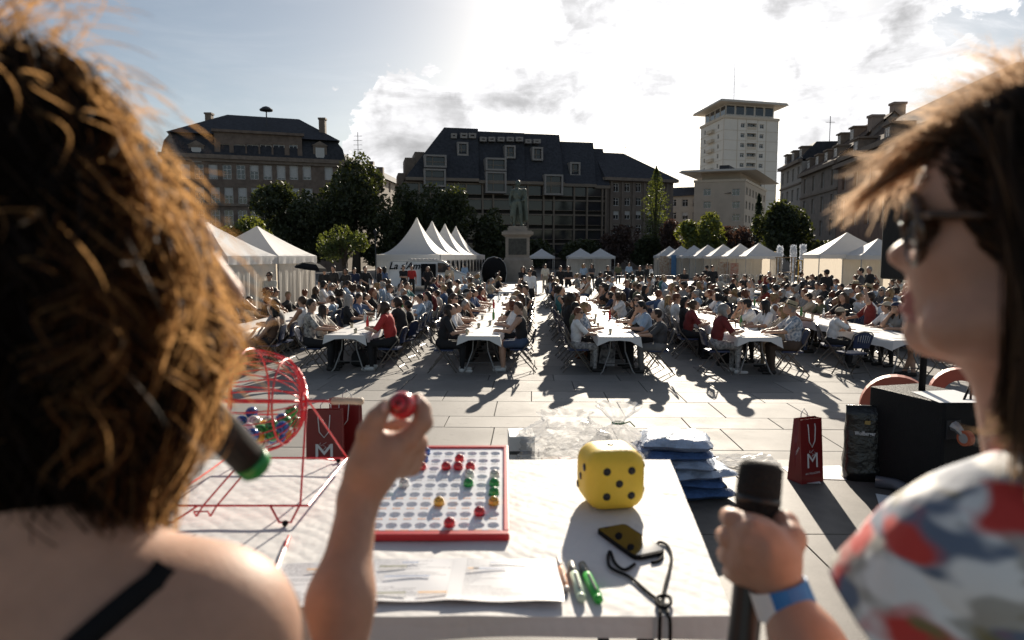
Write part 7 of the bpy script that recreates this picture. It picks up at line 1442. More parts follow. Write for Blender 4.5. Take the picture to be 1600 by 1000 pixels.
def film_bag(mb, c, prof, n, rough, seed, sx=1.0):
    vs = []; K = 34; zs = np.linspace(prof[0][1], prof[-1][1], K); rr = np.interp(zs, [p[1] for p in prof], [p[0] for p in prof])
    for i in range(K):
        for j in range(n):
            a = 2 * math.pi * j / n; r = rr[i]; p = Vector((r * math.cos(a), r * math.sin(a), zs[i])); k = mnoise.noise(p * 16 + Vector((seed, 0, 0))) * .5 + abs(mnoise.noise(p * 38 + Vector((0, seed, 0)))) * .55 + mnoise.noise(p * 80) * .18
            pl = 1 + .16 * math.cos(a * 9 + seed) * (1 if r < .1 else .25); r2 = r * pl * (1 + rough * 2.0 * k); vs.append((c[0] + r2 * math.cos(a) * sx, c[1] + r2 * math.sin(a), c[2] + zs[i] + .012 * k))
    mb.add(vs, [(i * n + j, i * n + (j + 1) % n, (i + 1) * n + (j + 1) % n, (i + 1) * n + j) for i in range(K - 1) for j in range(n)])
def gift(label, px, Y, prof, seed, sx, items):
    c = aty(px, 720, Y); t = thing('wrapped_gift', label, 'gift', (c.x, Y, ZD), 0, 'gifts wrapped in clear film'); m = MB(); film_bag(m, (0, 0, .004), prof, 72, .22, seed, sx); m.build('clear_film', M_FILM, t)
    for (x, y, z, w, d, h, mt) in items: b = MB(); b.box((x, y, z + h / 2), (w, d, h), .3); bevel(b.build('content', mt, t), .004)
Mred = mat('red_carton', (.4, .03, .03), .5); Mdk = mat('dark_carton', (.03, .028, .026), .5); Mbr = mat('brown_carton', (.22, .12, .06), .6)
gift('crumpled clear film gift left of the tied one behind the table', 882, 3.95, [(.15, 0), (.19, .08), (.21, .18), (.19, .26), (.14, .32), (.09, .36), (.12, .40)], 3, 1.3, ((-.08, 0, .005, .1, .09, .12, Mbr), (.06, .02, .005, .12, .08, .10, Mdk), (0, -.05, .005, .07, .05, .14, Mred)))
gift('tied clear film gift with flared top and green ribbon behind the die', 965, 3.95, [(.13, 0), (.16, .08), (.16, .18), (.11, .26), (.03, .33), (.025, .345), (.06, .39), (.11, .45)], 9, 1.15, ((-.05, 0, .005, .09, .08, .19, Mdk), (.06, 0, .005, .09, .09, .15, Mbr), (.0, -.06, .005, .05, .05, .22, mat('green_carton', (.03, .16, .05), .5)), (.09, -.03, .005, .04, .05, .18, Mred)))
gift('small crumpled clear film gift right of the tied one', 1003, 3.85, [(.08, 0), (.1, .06), (.09, .12), (.05, .18), (.07, .22)], 21, 1.3, ((0, 0, .005, .08, .06, .09, Mred),))
rb_ = [o_ for o_ in bpy.data.objects if o_.get('label', '').startswith('tied clear film')][0]; m = MB(); m.tube([(.034 * math.cos(2 * math.pi * i / 16), .03 * math.sin(2 * math.pi * i / 16), .342) for i in range(16)], .006, 6, closed=True); m.tube([(.02, -.03, .342), (.06, -.05, .36), (.09, -.05, .33)], .004, 5); m.build('ribbon', MATS['green_carton'], rb_)
p = aty(814, 720, 4.0); t = thing('carton', 'white carton behind the number board', 'box', (p.x, 4.0, ZD), R(3)); m = MB(); m.box((0, 0, .135), (.15, .2, .27)); bevel(m.build('box', mat('white_carton', (.7, .69, .67), .6), t), .003); m = MB(); m.box((0, 0, .2715), (.02, .2, .002)); m.build('tape', mat('grey_tape', (.5, .5, .5), .4), t); m = MB(); m.box((0, -.1015, .175), (.146, .002, .02)); m.build('printed_band', mat('dark_print', (.06, .06, .06), .5), t)
# clear bags lying by the denim
c = onz(1150, 725, ZD); t = thing('clear_wrapper', 'clear plastic wrapper lying right of the denim stack', 'wrapper', c); m = MB(); rs = random.Random(5); n = 12; vs = [((i / n - .5) * .5, (j / n - .5) * .25, .012 + rs.uniform(0, .03)) for j in range(n + 1) for i in range(n + 1)]; m.add(vs, [(j * (n + 1) + i, j * (n + 1) + i + 1, (j + 1) * (n + 1) + i + 1, (j + 1) * (n + 1) + i) for j in range(n) for i in range(n)]); m.build('film', M_FILM, t)
# ================================================================== THE TWO WOMEN IN FRONT
def skin_mat(name, c, rough=.42):
    m = mat(name, c, rough, var=.10, vscale=45, bump=.06, bscale=220); b = m.node_tree.nodes['Principled BSDF']; b.inputs['Subsurface Weight'].default_value = .25; b.inputs['Subsurface Radius'].default_value = (.010, .004, .002); b.inputs['Subsurface Scale'].default_value = .8; return m
SK1 = skin_mat('fair_skin', (.46, .26, .175), .58); SK2 = skin_mat('warm_skin', (.46, .25, .17), .5); M_LIP = skin_mat('lip_skin', (.34, .10, .085), .35)
def hair_fiber(name, dark, gold, tf, rough=.35):
    m = bpy.data.materials.new(name); m.use_nodes = True; N = m.node_tree.nodes; L = m.node_tree.links; b = N['Principled BSDF']; b.inputs['Roughness'].default_value = rough; b.inputs['Specular IOR Level'].default_value = .15; b.inputs['Base Color'].default_value = tuple(dark) + (1,)
    at = N.new('ShaderNodeAttribute'); at.attribute_name = 'tint'; mx = N.new('ShaderNodeMix'); mx.data_type = 'RGBA'; mx.inputs['A'].default_value = tuple(v * .55 for v in dark) + (1,); mx.inputs['B'].default_value = tuple(min(1, v * 1.7) for v in dark) + (1,); L.new(at.outputs['Fac'], mx.inputs['Factor']); L.new(mx.outputs['Result'], b.inputs['Base Color'])
    t = N.new('ShaderNodeBsdfTranslucent'); t.inputs[0].default_value = tuple(gold) + (1,); ms = N.new('ShaderNodeMixShader'); ms.inputs[0].default_value = tf; L.new(b.outputs[0], ms.inputs[1]); L.new(t.outputs[0], ms.inputs[2]); L.new(ms.outputs[0], N['Material Output'].inputs[0]); return m
def strands(name, paths, rad, mt, parent=None):
    """paths: (n, k, 3); thin tapering ribbons"""
    n, k, _ = paths.shape; T = np.gradient(paths, axis=1); T /= np.linalg.norm(T, axis=2)[..., None] + 1e-9
    ref = rng.normal(size=(n, 1, 3)); U = np.cross(T, np.broadcast_to(ref, T.shape)); U /= np.linalg.norm(U, axis=2)[..., None] + 1e-9; W = np.cross(T, U)
    taper = np.minimum(1, (1 - np.linspace(0, 1, k)) * 4 + .25)[None, :, None] * np.asarray(rad)[:, None, None]
    tw = rng.uniform(0, 6.28, (n, 1, 1)) + np.linspace(0, 1, k)[None, :, None] * rng.uniform(-5, 5, (n, 1, 1)); D = U * np.cos(tw) + W * np.sin(tw)
    V = np.stack([paths - D * taper, paths + D * taper], 2).reshape(-1, 3)
    b = (np.arange(n)[:, None] * k + np.arange(k - 1)[None, :]) * 2
    Fq = np.stack([b, b + 1, b + 3, b + 2], -1).reshape(-1, 4)
    me = np_mesh(name, V, Fq, mt, True); a = me.attributes.new('tint', 'FLOAT', 'POINT'); a.data.foreach_set('value', np.repeat(rng.uniform(0, 1, n), k * 2).astype(np.float32)); return tag(link(name, me, parent), kind='stuff')
def A(px, py, Y): return tuple(aty(px, py, Y))
def cap_skirt(o): pass
# ------------------------------------------------------------ left woman: seen from behind, right arm raised with a ball
def woman_left():
    HC = np.array(A(106, 395, .50)); pr = []
    def c(a, b, r1, r2, t=0, k=None): pr.append(('c', (a, b, r1, r2), t, '+') + ((k,) if k else ()))
    def e(a, r, t=0, M=None, k=None): pr.append(('e', (a, r) + ((M,) if M is not None else ()), t, '+') + ((k,) if k else ()))
    fw = np.array((.62, .78, 0)); fw /= np.linalg.norm(fw); lf = np.array((-fw[1], fw[0], 0)); Mh = np.stack([fw, lf, np.array((0, 0, 1.0))], 1)
    def H(a, l, u): return tuple(HC + fw * a + lf * l + np.array((0, 0, u)))
    e(tuple(np.array(H(-.02, 0, .042)) + np.array((-.022, 0, 0))), (.088, .076, .085), 0, Mh); e(H(.03, 0, -.04), (.068, .058, .08), 0, Mh); e(H(.078, 0, -.09), (.02, .022, .018), 0, Mh, .02); c(H(.1, 0, .0), H(.122, 0, -.035), .01, .013, 0, .012); c(H(.088, -.02, -.065), H(.088, .02, -.065), .009, .009, 0, .01); c(H(.08, -.03, .015), H(.08, .03, .015), .013, .013, 0, .015)
    nb = np.array(H(-.03, 0, -.22)); c(H(-.02, 0, -.06), tuple(nb), .052, .055)
    S = np.array(A(328, 992, .475)); SL = np.array(A(-150, 1010, .40)); bk = np.array(A(110, 1150, .47)); mid = (S + SL) / 2
    c(tuple(nb), tuple(S + np.array((-.035, 0, .0))), .05, .048); c(tuple(S), tuple(S + np.array((-.01, .0, -.01))), .057, .056); c(tuple(nb), tuple(SL), .05, .05)
    e(tuple(mid + np.array((0, .03, -.13))), (.165, .10, .19)); e(tuple(mid + np.array((0, .03, -.36))), (.15, .10, .2))
    El = np.array(A(505, 1175, .60)); c(tuple(S), tuple(El), .050, .037); Wr = A(561, 778, .735); c(tuple(El), A(532, 940, .665), .036, .0285); c(A(532, 940, .665), Wr, .0285, .0205)
    # hand: back of the hand to the camera, thumb at left, index curling round the ball
    kk = .006
    c(Wr, A(580, 735, .745), .0225, .0265, 0, .012); c(A(580, 735, .745), A(606, 706, .752), .027, .0235, 0, .012); c(A(596, 712, .75), A(630, 716, .770), .021, .016, 0, .010); e(A(580, 712, .745), (.018, .016, .024), 0, None, .012)
    c(A(573, 716, .745), A(576, 676, .742), .0155, .0125, 0, kk); c(A(576, 676, .742), A(588, 654, .745), .0122, .0105, 0, kk); c(A(588, 654, .745), A(603, 634, .752), .0108, .0082, 0, kk)
    c(A(612, 704, .752), A(640, 686, .755), .0135, .0122, 0, kk); c(A(640, 686, .755), A(661, 660, .760), .0122, .0105, 0, kk); c(A(661, 660, .760), A(660, 640, .768), .0103, .009, 0, kk); c(A(660, 640, .768), A(652, 624, .772), .009, .0075, 0, kk)
    c(A(622, 712, .762), A(652, 694, .775), .0130, .0115, 0, kk); c(A(652, 694, .775), A(650, 672, .80), .0112, .0098, 0, kk); c(A(650, 672, .80), A(626, 664, .815), .0096, .0088, 0, kk); c(A(626, 664, .815), A(604, 668, .815), .0088, .0075, 0, kk)
    c(A(626, 722, .768), A(650, 712, .788), .0122, .0108, 0, kk); c(A(650, 712, .788), A(640, 692, .812), .0105, .0092, 0, kk); c(A(640, 692, .812), A(618, 688, .815), .009, .0075, 0, kk)
    c(A(626, 734, .770), A(644, 730, .790), .0108, .0095, 0, kk); c(A(644, 730, .790), A(634, 712, .808), .0092, .0082, 0, kk); c(A(634, 712, .808), A(618, 708, .808), .0078, .0066, 0, kk)
    for (x_, y_, Y_) in ((611, 700, .7395), (619, 711, .748), (622, 723, .754), (623, 735, .757)): e(A(x_, y_, Y_), (.0075, .0075, .0075), 0, None, .006); c(A(x_, y_, Y_ + .003), A(583 + (y_ - 700) * .1, 742, .7295), .0040, .003, 0, .006)     # knuckles and tendons
    me, P = sdf_mesh('person', pr, .03, .0056, SK1); o = link('person', me); tag(o, 'curly-haired woman seen from behind holding up a red ball and a microphone', 'person')
    # thumb and finger nails
    for (q, d) in ((A(600, 637, .741), (-.4, -.8, .3)), (A(655, 627, .7635), (.5, -.75, .3))):
        m = MB(); m.sphere((0, 0, 0), (.0042, .0058, .0016), 10, 6); n_ = m.build('nail', mat('nail', (.6, .38, .33), .25), o, smooth=True); n_.location = q; n_.rotation_euler = Vector(d).to_track_quat('Z', 'Y').to_euler()
    # black top: strap over the shoulder and bodice below
    m = MB(); sp_ = [A(262, 838, .435), A(236, 868, .418), A(200, 905, .408), A(160, 955, .402), A(112, 1010, .398), A(60, 1080, .392)]
    def surf(p):                                                   # lay the strap on the skin
        p = np.array([p], float)
        for _ in range(12):
            d = field(p, pr, .03)[0]; h = 1e-3; g = np.array([field(p + np.eye(3)[i][None] * h, pr, .03)[0] - d for i in range(3)]) / h; p = p - (d - .0015) * g[None] / max(g @ g, .2)
        return Vector(p[0])
    path = [surf(q) for q in sp_]; vs = []; cam_v = Vector((0, 0, CAM_Z))
    for i, p in enumerate(path):
        tn = (path[min(i + 1, len(path) - 1)] - path[max(i - 1, 0)]).normalized(); nr = (cam_v - p).normalized(); sd = tn.cross(nr).normalized(); vs += [tuple(p + sd * .008), tuple(p - sd * .008), tuple(p + sd * .008 + nr * .002), tuple(p - sd * .008 + nr * .002)]
    fs = []
    for i in range(len(path) - 1): b = i * 4; fs += [(b + 2, b + 3, b + 7, b + 6), (b, b + 2, b + 6, b + 4), (b + 3, b + 1, b + 5, b + 7), (b + 1, b, b + 4, b + 5)]
    m.add(vs, fs); m.build('shoulder_strap', M_BLACK, o, smooth=True)
    bo, _ = sdf_mesh('bodice', [('e', (tuple(mid + np.array((0, .03, -.30))), (.172, .112, .15)), 0, '+'), ('e', (tuple(mid + np.array((0, .03, -.45))), (.165, .115, .18)), 0, '+')], .03, .012, M_BLACK); link('bodice', bo, o)
    # hair: curls that fall from the scalp, kept inside the shape the head of hair makes
    prof = np.array([(.158, .022), (.149, .042), (.13, .061), (.11, .068), (.062, .078), (.0136, .094), (-.035, .104), (-.083, .107), (-.131, .088), (-.18, .064), (-.22, .046), (-.27, .025)])[::-1]
    def XS(z): return -.030 * np.clip((z + .02) / .15, 0, 1)
    def Rz(z): return np.interp(z, prof[:, 0], prof[:, 1])
    NL, K, NS = 780, 26, 16; P_ = []; rad = []
    for i in range(NL):
        ph = rng.uniform(0, 2 * math.pi) if i < NL - 130 else rng.uniform(-1.0, 1.5); z0 = rng.uniform(-.03, .148) if i > 120 else rng.uniform(.1, .15); z1 = rng.uniform(-.275, -.08) if rng.random() < .8 else z0 - rng.uniform(.08, .16)
        dpt = rng.uniform(.62, 1.0) ** .6; f = np.linspace(0, 1, K); z = z0 + (z1 - z0) * f ** 1.15; r = Rz(z) * (dpt * (.35 + .65 * np.minimum(1, f * 4 + .45))) * (.82 if i < NL - 130 else rng.uniform(.82, 1.03)); ph_ = ph + rng.uniform(-.35, .35) * f
        ax_ = HC[None] + np.stack([r * np.cos(ph_) + XS(z), r * np.sin(ph_) * .95, z], 1)
        cr = rng.uniform(.006, .015) * np.minimum(1, f * 2.2); cw = rng.uniform(3.0, 6.0) * 2 * math.pi * .55; s0 = rng.uniform(0, 6.28); sg = rng.choice((-1, 1))
        e1 = np.stack([np.cos(ph_), np.sin(ph_), 0 * z], 1); e2 = np.stack([-np.sin(ph_), np.cos(ph_), 0 * z], 1)
        lock = ax_ + cr[:, None] * (e1 * np.cos(cw * f + s0)[:, None] + sg * e2 * np.sin(cw * f + s0)[:, None])
        off = rng.normal(size=(NS, 1, 3)) * .0042 * (1 + f[None, :, None] * .7); fr = rng.normal(size=(NS, K, 3)).cumsum(1) * .0007
        P_.append(lock[None] + off + fr); rad.append(rng.uniform(.0004, .0008, NS))
    Mh_ = hair_fiber('curly_backlit_hair', (.018, .008, .004), (.72, .40, .16), .45, .6); strands('hair', np.concatenate(P_[:NL - 130]), np.concatenate(rad[:NL - 130]), hair_fiber('curly_dark_hair', (.0055, .003, .0018), (.24, .12, .05), .10, .7), o); strands('loose_curls', np.concatenate(P_[NL - 130:]), np.concatenate(rad[NL - 130:]), Mh_, o)  # one dark hair: backlight coloured into the loose curls, shade into the dense
    core, _ = sdf_mesh('hair_mass', [('e', (tuple(HC + np.array((-.034, 0, .046))), (.084, .092, .095)), 0, '+'), ('e', (tuple(HC + np.array((-.010, -.008, -.06))), (.090, .088, .11)), 0, '+'), ('e', (tuple(HC + np.array((-.03, -.02, -.15))), (.07, .06, .085)), 0, '+'), ('e', (tuple(HC + fw * .13 + np.array((0, 0, -.06))), (.055, .055, .075)), 0, '-', .02)], .03, .009, mat('dark_hair_core', (.005, .003, .002), .9, spec=.05, var=.3, vscale=60, bump=1, bscale=90)); link('hair_mass', core, o)  # near-black core, the shade inside the hair is in its colour
    # flyaway hairs caught by the sun
    Q = []
    for i in range(260):
        ph = rng.uniform(-1.2, 1.8) if i % 3 else rng.uniform(0, 6.28); z0 = rng.uniform(-.12, .155); f = np.linspace(0, 1, 14); d = np.array((math.cos(ph), math.sin(ph), rng.uniform(-.3, .6))); st_ = HC + np.array((Rz(z0) * .95 * math.cos(ph) + XS(z0), Rz(z0) * .95 * math.sin(ph), z0)); L_ = rng.uniform(.02, .065)
        Q.append(st_ + d * L_ * f[:, None] + np.array((0, 0, -1)) * (f[:, None] ** 2) * L_ * rng.uniform(.2, 1.2) + np.cross(d, (0, 0, 1)) * (np.sin(f * rng.uniform(3, 8)) * rng.uniform(.003, .014))[:, None])
    for i in range(70):                                             # tuft blowing up at the crown
        f = np.linspace(0, 1, 14); st_ = HC + np.array((rng.uniform(-.07, -.01), rng.uniform(-.03, .03), .145)); sw = rng.uniform(-.5, 1.2); Q.append(st_ + np.stack([(.05 * sw) * f + .015 * np.sin(f * 5 + i), 0.02 * f, .05 * np.sin(f * 2.2) * rng.uniform(.4, 1.2)], 1))
    strands('stray_hair', np.array(Q), np.full(len(Q), .0005), Mh_, o)
    # the red ball between thumb and index, and the microphone at her mouth
    bl = ball('red', Vector(A(628, 634, .758)), .0162, 'red bingo ball held up between thumb and finger', (-.15, -1, .45))
    a, b = Vector(A(296, 622, .60)), Vector(A(403, 733, .66)); d = (b - a).normalized(); t = thing('microphone', 'black handheld microphone with green end cap at the left woman\'s mouth', 'microphone', a); m = MB(); m.tube([a, a + d * .02, b - d * .018], [.017, .0185, .0168], 18); m.build('body', mat('mic_black', (.012, .012, .013), .35), t, smooth=True, world=True); m = MB(); m.tube([b - d * .018, b - d * .004, b], [.0172, .0168, .013], 18); m.build('end_cap', mat('mic_green', (.01, .24, .05), .35), t, smooth=True, world=True); m = MB(); m.sphere(a - d * .012, .024, 16, 12); m.build('grille', mat('mic_grille', (.03, .03, .032), .4, .7, bump=1, bscale=300), t, smooth=True, world=True)
woman_left()
# ------------------------------------------------------------ right woman: profile with sunglasses, microphone in hand
def woman_right():
    N0 = np.array(A(1389, 402, .60)); Fv = np.array((-.80, .60, 0.)); Lv = np.array((-.60, -.80, 0.)); Uv = np.array((0, 0, 1.)); MM = np.stack([Fv, Lv, Uv], 1)
    def H(a, l, u): return tuple(N0 + Fv * a + Lv * l + Uv * u)
    pr = []
    def c(a, b, r1, r2, t=0, k=None): pr.append(('c', (a, b, r1, r2), t, '+') + ((k,) if k else ()))
    def e(a, r, t=0, k=None, M=MM): pr.append(('e', (a, r) + ((M,) if M is not None else ()), t, '+') + ((k,) if k else ()))
    e(H(-.118, 0, .042), (.098, .075, .072)); e(H(-.075, 0, .055), (.050, .060, .050)); e(H(-.083, 0, -.012), (.066, .062, .066)); e(H(-.077, 0, -.045), (.05, .047, .042))       # skull, brow, cheeks, jaw
    e(H(-.036, 0, -.066), (.022, .020, .018), 0, .018)                                                                                       # chin
    c(H(-.05, .05, -.058), H(-.105, .058, -.045), .016, .02, 0, .03); c(H(-.05, -.05, -.058), H(-.105, -.058, -.045), .016, .02, 0, .03)             # jaw line
    c(H(-.030, 0, .026), H(-.012, 0, .003), .0075, .0092, 0, .010); e(H(-.0105, 0, .0005), (.0108, .0098, .0092), 0, .008); c(H(-.018, 0, -.006), H(-.024, 0, -.012), .007, .007, 0, .008)   # nose
    for s in (-1, 1): e(H(-.0235, s * .0125, -.004), (.010, .0075, .0080), 0, .007)
    c(H(-.038, -.03, .036), H(-.038, .03, .036), .012, .012, 0, .018)                                                                                     # brow ridge
    e(H(-.035, 0, -.023), (.018, .020, .013), 0, .010); e(H(-.0235, 0, -.0335), (.0125, .021, .0056), 1, .0035); e(H(-.0220, 0, -.0448), (.0122, .019, .0066), 1, .0035)   # lips
    for s in (-1, 1): e(H(-.050, s * .034, -.002), (.024, .022, .024), 0, .02); pr.append(('e', (H(-.034, s * .033, .022), (.012, .016, .011), MM), 0, '-', .012)); e(H(-.052, s * .032, .021), (.013, .013, .012), 0, .004)
    e(H(-.118, .076, .004), (.018, .008, .03), 0, .008)
    c(H(-.125, 0, -.05), H(-.150, .0, -.20), .054, .056); c(H(-.095, 0, -.08), H(-.118, 0, -.19), .03, .034)
    Sh = np.array(A(1520, 870, .49)); c(H(-.155, 0, -.21), tuple(Sh + np.array((.03, .0, -.01))), .05, .045); c(H(-.155, 0, -.21), H(-.15, -.14, -.24), .05, .05)
    e(H(-.15, -.02, -.36), (.10, .15, .17)); e(H(-.15, -.02, -.56), (.10, .14, .2))
    El = np.array(A(1385, 1230, .55)); c(tuple(Sh), tuple(El), .046, .036); Wr = A(1221, 930, .668); c(tuple(El), A(1262, 1010, .635), .036, .030, 0); c(A(1262, 1010, .635), Wr, .030, .0222, 0)
    kk = .007
    c(Wr, A(1210, 880, .674), .0215, .0240, 0, .009); c(A(1210, 880, .674), A(1190, 845, .682), .0245, .023, 0, .009); c(A(1200, 860, .676), A(1172, 880, .69), .023, .020, 0, .010); c(A(1172, 835, .688), A(1165, 885, .694), .019, .018, 0, .012)
    for i, (y, dx, r) in enumerate(((813, 0, .0104), (843, -6, .0106), (873, -4, .0102), (900, 4, .0092))):            # four fingers closing round the microphone
        c(A(1178 + dx, y + 8, .688), A(1146 + dx, y - 2, .702), r * 1.1, r, 0, .0035); c(A(1146 + dx, y - 2, .702), A(1138 + dx, y - 6, .732), r, r * .92, 0, .0035); c(A(1138 + dx, y - 6, .732), A(1166 + dx, y - 6, .762), r * .92, r * .8, 0, .0035)
    for (x_, y_) in ((1176, 822), (1168, 850), (1170, 878), (1180, 902)): e(A(x_, y_, .6745), (.0085, .0085, .0085), 0, .007, None); c(A(x_, y_, .6765), A(1205, 872 + (y_ - 862) * .35, .6545), .0042, .003, 0, .006)      # knuckles and tendons
    c(A(1222, 872, .672), A(1236, 842, .688), .0175, .0145, 0, kk); c(A(1236, 842, .688), A(1228, 818, .712), .0138, .0122, 0, kk); c(A(1228, 818, .712), A(1210, 806, .735), .0115, .009, 0, kk)   # thumb
    me, P = sdf_mesh('person', pr, .026, .0052, [SK2, M_LIP]); o = link('person', me); tag(o, 'woman in sunglasses and patterned blouse, in profile, holding a black microphone', 'person')
    # sunglasses
    Mt = mat('tortoiseshell', (.10, .045, .02), .15, 0, 0, col2=(.015, .008, .005), vscale=90, detail=2); Ml = mat('brown_lens', (.012, .008, .006), .05)
    gl = MB()
    for s in (-1, 1):
        Kn = 22; c0 = np.array(H(-.0215, s * .033, .020)); tilt = .16 * s; ax1 = Lv * math.cos(tilt) - Fv * math.sin(tilt) * s * s; ax1 = Lv - Fv * .30 * s; ax1 /= np.linalg.norm(ax1); ax2 = Uv - Fv * -.12
        ring = [c0 + ax1 * .0285 * math.cos(2 * math.pi * i / Kn) + ax2 * (.0255 * math.sin(2 * math.pi * i / Kn) + (.006 if math.sin(2 * math.pi * i / Kn) > 0 and math.cos(2 * math.pi * i / Kn) * s > .3 else 0)) for i in range(Kn)]
        gl.tube([tuple(v) for v in ring], .0042, 8, closed=True); fn = np.cross(ax1, ax2); lens = MB(); lens.add([tuple(v) for v in ring] + [tuple(c0 + fn * (.003 if fn @ Fv > 0 else -.003))], [(i, (i + 1) % Kn, Kn) for i in range(Kn)]); lens.build('lens', Ml, o, smooth=True)
        hinge = c0 + ax1 * .029 * s + Uv * .012; gl.tube([tuple(hinge), tuple(hinge - Fv * .012 + Lv * s * .006), H(-.075, s * .074, .030), H(-.118, s * .080, .026), H(-.135, s * .079, .010)], [.0048, .004, .0032, .003, .0028], 6)
    gl.tube([H(-.012, -.008, .026), H(-.009, 0, .028), H(-.012, .008, .026)], .0032, 6); g = gl.build('sunglasses', Mt, o, smooth=True)
    # blouse: white ground with loose red, blue grey and olive patches
    def blouse_mat():
        m = bpy.data.materials.new('patterned_blouse'); m.use_nodes = True; N = m.node_tree.nodes; L = m.node_tree.links; b = N['Principled BSDF']; b.inputs['Roughness'].default_value = .7; tc = N.new('ShaderNodeTexCoord'); prev = None
        for i, (sc_, off, th, col) in enumerate(((13, 1.3, .48, (.40, .38, .34)), (13, 5.1, .53, (.12, .155, .22)), (11, 9.4, .53, (.55, .045, .035)), (15, 2.2, .60, (.2, .16, .06)))):
            mp = N.new('ShaderNodeMapping'); mp.inputs['Location'].default_value = (off, off * .7, off * .3); mp.inputs['Scale'].default_value = (1, 1, 1.9); L.new(tc.outputs['Object'], mp.inputs[0]); n = N.new('ShaderNodeTexNoise'); n.inputs['Scale'].default_value = sc_; n.inputs['Detail'].default_value = 2; L.new(mp.outputs[0], n.inputs['Vector']); r = N.new('ShaderNodeMapRange'); r.inputs[1].default_value = th; r.inputs[2].default_value = th + .07; L.new(n.outputs['Fac'], r.inputs[0]); mx = N.new('ShaderNodeMix'); mx.data_type = 'RGBA'; L.new(r.outputs[0], mx.inputs['Factor']); mx.inputs['B'].default_value = col + (1,)
            if prev is None: mx.inputs['A'].default_value = (.80, .78, .75, 1)
            else: L.new(prev, mx.inputs['A'])
            prev = mx.outputs['Result']
        L.new(prev, b.inputs['Base Color']); wv = N.new('ShaderNodeTexNoise'); wv.inputs['Scale'].default_value = 22; L.new(tc.outputs['Object'], wv.inputs['Vector']); bp = N.new('ShaderNodeBump'); bp.inputs['Strength'].default_value = .6; bp.inputs['Distance'].default_value = .01; L.new(wv.outputs['Fac'], bp.inputs['Height']); L.new(bp.outputs[0], b.inputs['Normal']); return m
    Mb = blouse_mat(); q = []
    q.append(('c', (A(1640, 800, .50), A(1535, 875, .485), .056, .060), 0, '+')); q.append(('c', (A(1535, 875, .485), A(1515, 885, .482), .060, .058), 0, '+')); q.append(('e', (H(-.15, -.02, -.37), (.115, .165, .17), MM), 0, '+')); q.append(('e', (H(-.15, -.02, -.58), (.12, .16, .22), MM), 0, '+')); q.append(('c', (H(-.155, 0, -.235), H(-.15, -.14, -.26), .056, .06), 0, '+'))
    q.append(('c', (H(-.125, 0, -.05), H(-.15, 0, -.20), .060, .062), 0, '-', .012))
    bm, _ = sdf_mesh('blouse', q, .03, .0085, Mb); link('blouse', bm, o)
    # short flared sleeve, open at the end so the arm leaves it
    a0 = np.array(A(1522, 868, .484)); d = (El - a0); d = d / np.linalg.norm(d); u1 = np.cross(d, (0, 1, 0)); u1 /= np.linalg.norm(u1); u2 = np.cross(d, u1); m = MB(); K = 28; prof = [(-.035, .046), (-.02, .058), (.0, .067), (.02, .074), (.042, .081), (.052, .084), (.054, .0855), (.052, .0825), (.02, .072), (.0, .064)]; vs = []
    for (h, r) in prof:
        for i in range(K): an = 2 * math.pi * i / K; rr = r * (1 + .045 * math.sin(an * 5 + h * 30)); vs.append(tuple(a0 + d * h + u1 * rr * math.cos(an) + u2 * rr * math.sin(an)))
    m.add(vs, [(j * K + i, j * K + (i + 1) % K, (j + 1) * K + (i + 1) % K, (j + 1) * K + i) for j in range(len(prof) - 1) for i in range(K)]); m.build('sleeve', Mb, o, smooth=True)
    # wristband: white with a blue half
    w0 = np.array(A(1215, 914, .671)); w1 = np.array(A(1231, 957, .6625)); d = (w1 - w0) / np.linalg.norm(w1 - w0); u1 = np.cross(d, (0, 0, 1.)); u1 /= np.linalg.norm(u1); u2 = np.cross(d, u1); K = 32; m = MB(); L_ = np.linalg.norm(w1 - w0)
    for i in range(K):
        a0_, a1_ = 2 * math.pi * i / K, 2 * math.pi * (i + 1) / K; qd = []
        for (h, a) in ((0, a0_), (0, a1_), (L_, a1_), (L_, a0_)): rr = .0282 + .001 * (h / L_); qd.append(Vector(tuple(w0 + d * h + (u1 * math.cos(a) + u2 * math.sin(a)) * rr)))
        am = (a0_ + a1_) / 2; mid = (qd[0] + qd[1]) / 2; m.slab(qd, -.0012, 1 if pj(mid)[0] > 1203 else 0)
    m.build('wristband', [mat('white_band', (.78, .78, .78), .4), mat('blue_band', (.012, .16, .48), .4)], o, smooth=False)
    # hair: dark mass behind the face, wind-blown locks toward the left
    core = [('e', (H(-.124, 0, .048), (.106, .086, .083), MM), 0, '+'), ('e', (H(-.165, .0, .0), (.075, .096, .10), MM), 0, '+'), ('c', (H(-.150, .07, .0), H(-.160, .075, -.13), .042, .03), 0, '+'), ('c', (H(-.19, .02, -.02), H(-.21, .03, -.16), .06, .04), 0, '+'), ('e', (H(.018, 0, -.05), (.100, .2, .150), MM), 0, '-', .012)]
    hm, _ = sdf_mesh('hair_mass', core, .03, .009, mat('brown_hair_core', (.007, .004, .003), .9, spec=.05, var=.3, vscale=60, bump=1, bscale=90)); link('hair_mass', hm, o)
    Mh_ = hair_fiber('wind_blown_hair', (.010, .006, .004), (.50, .33, .20), .26, .6); Q = []; K = 20; f = np.linspace(0, 1, K); rad = []
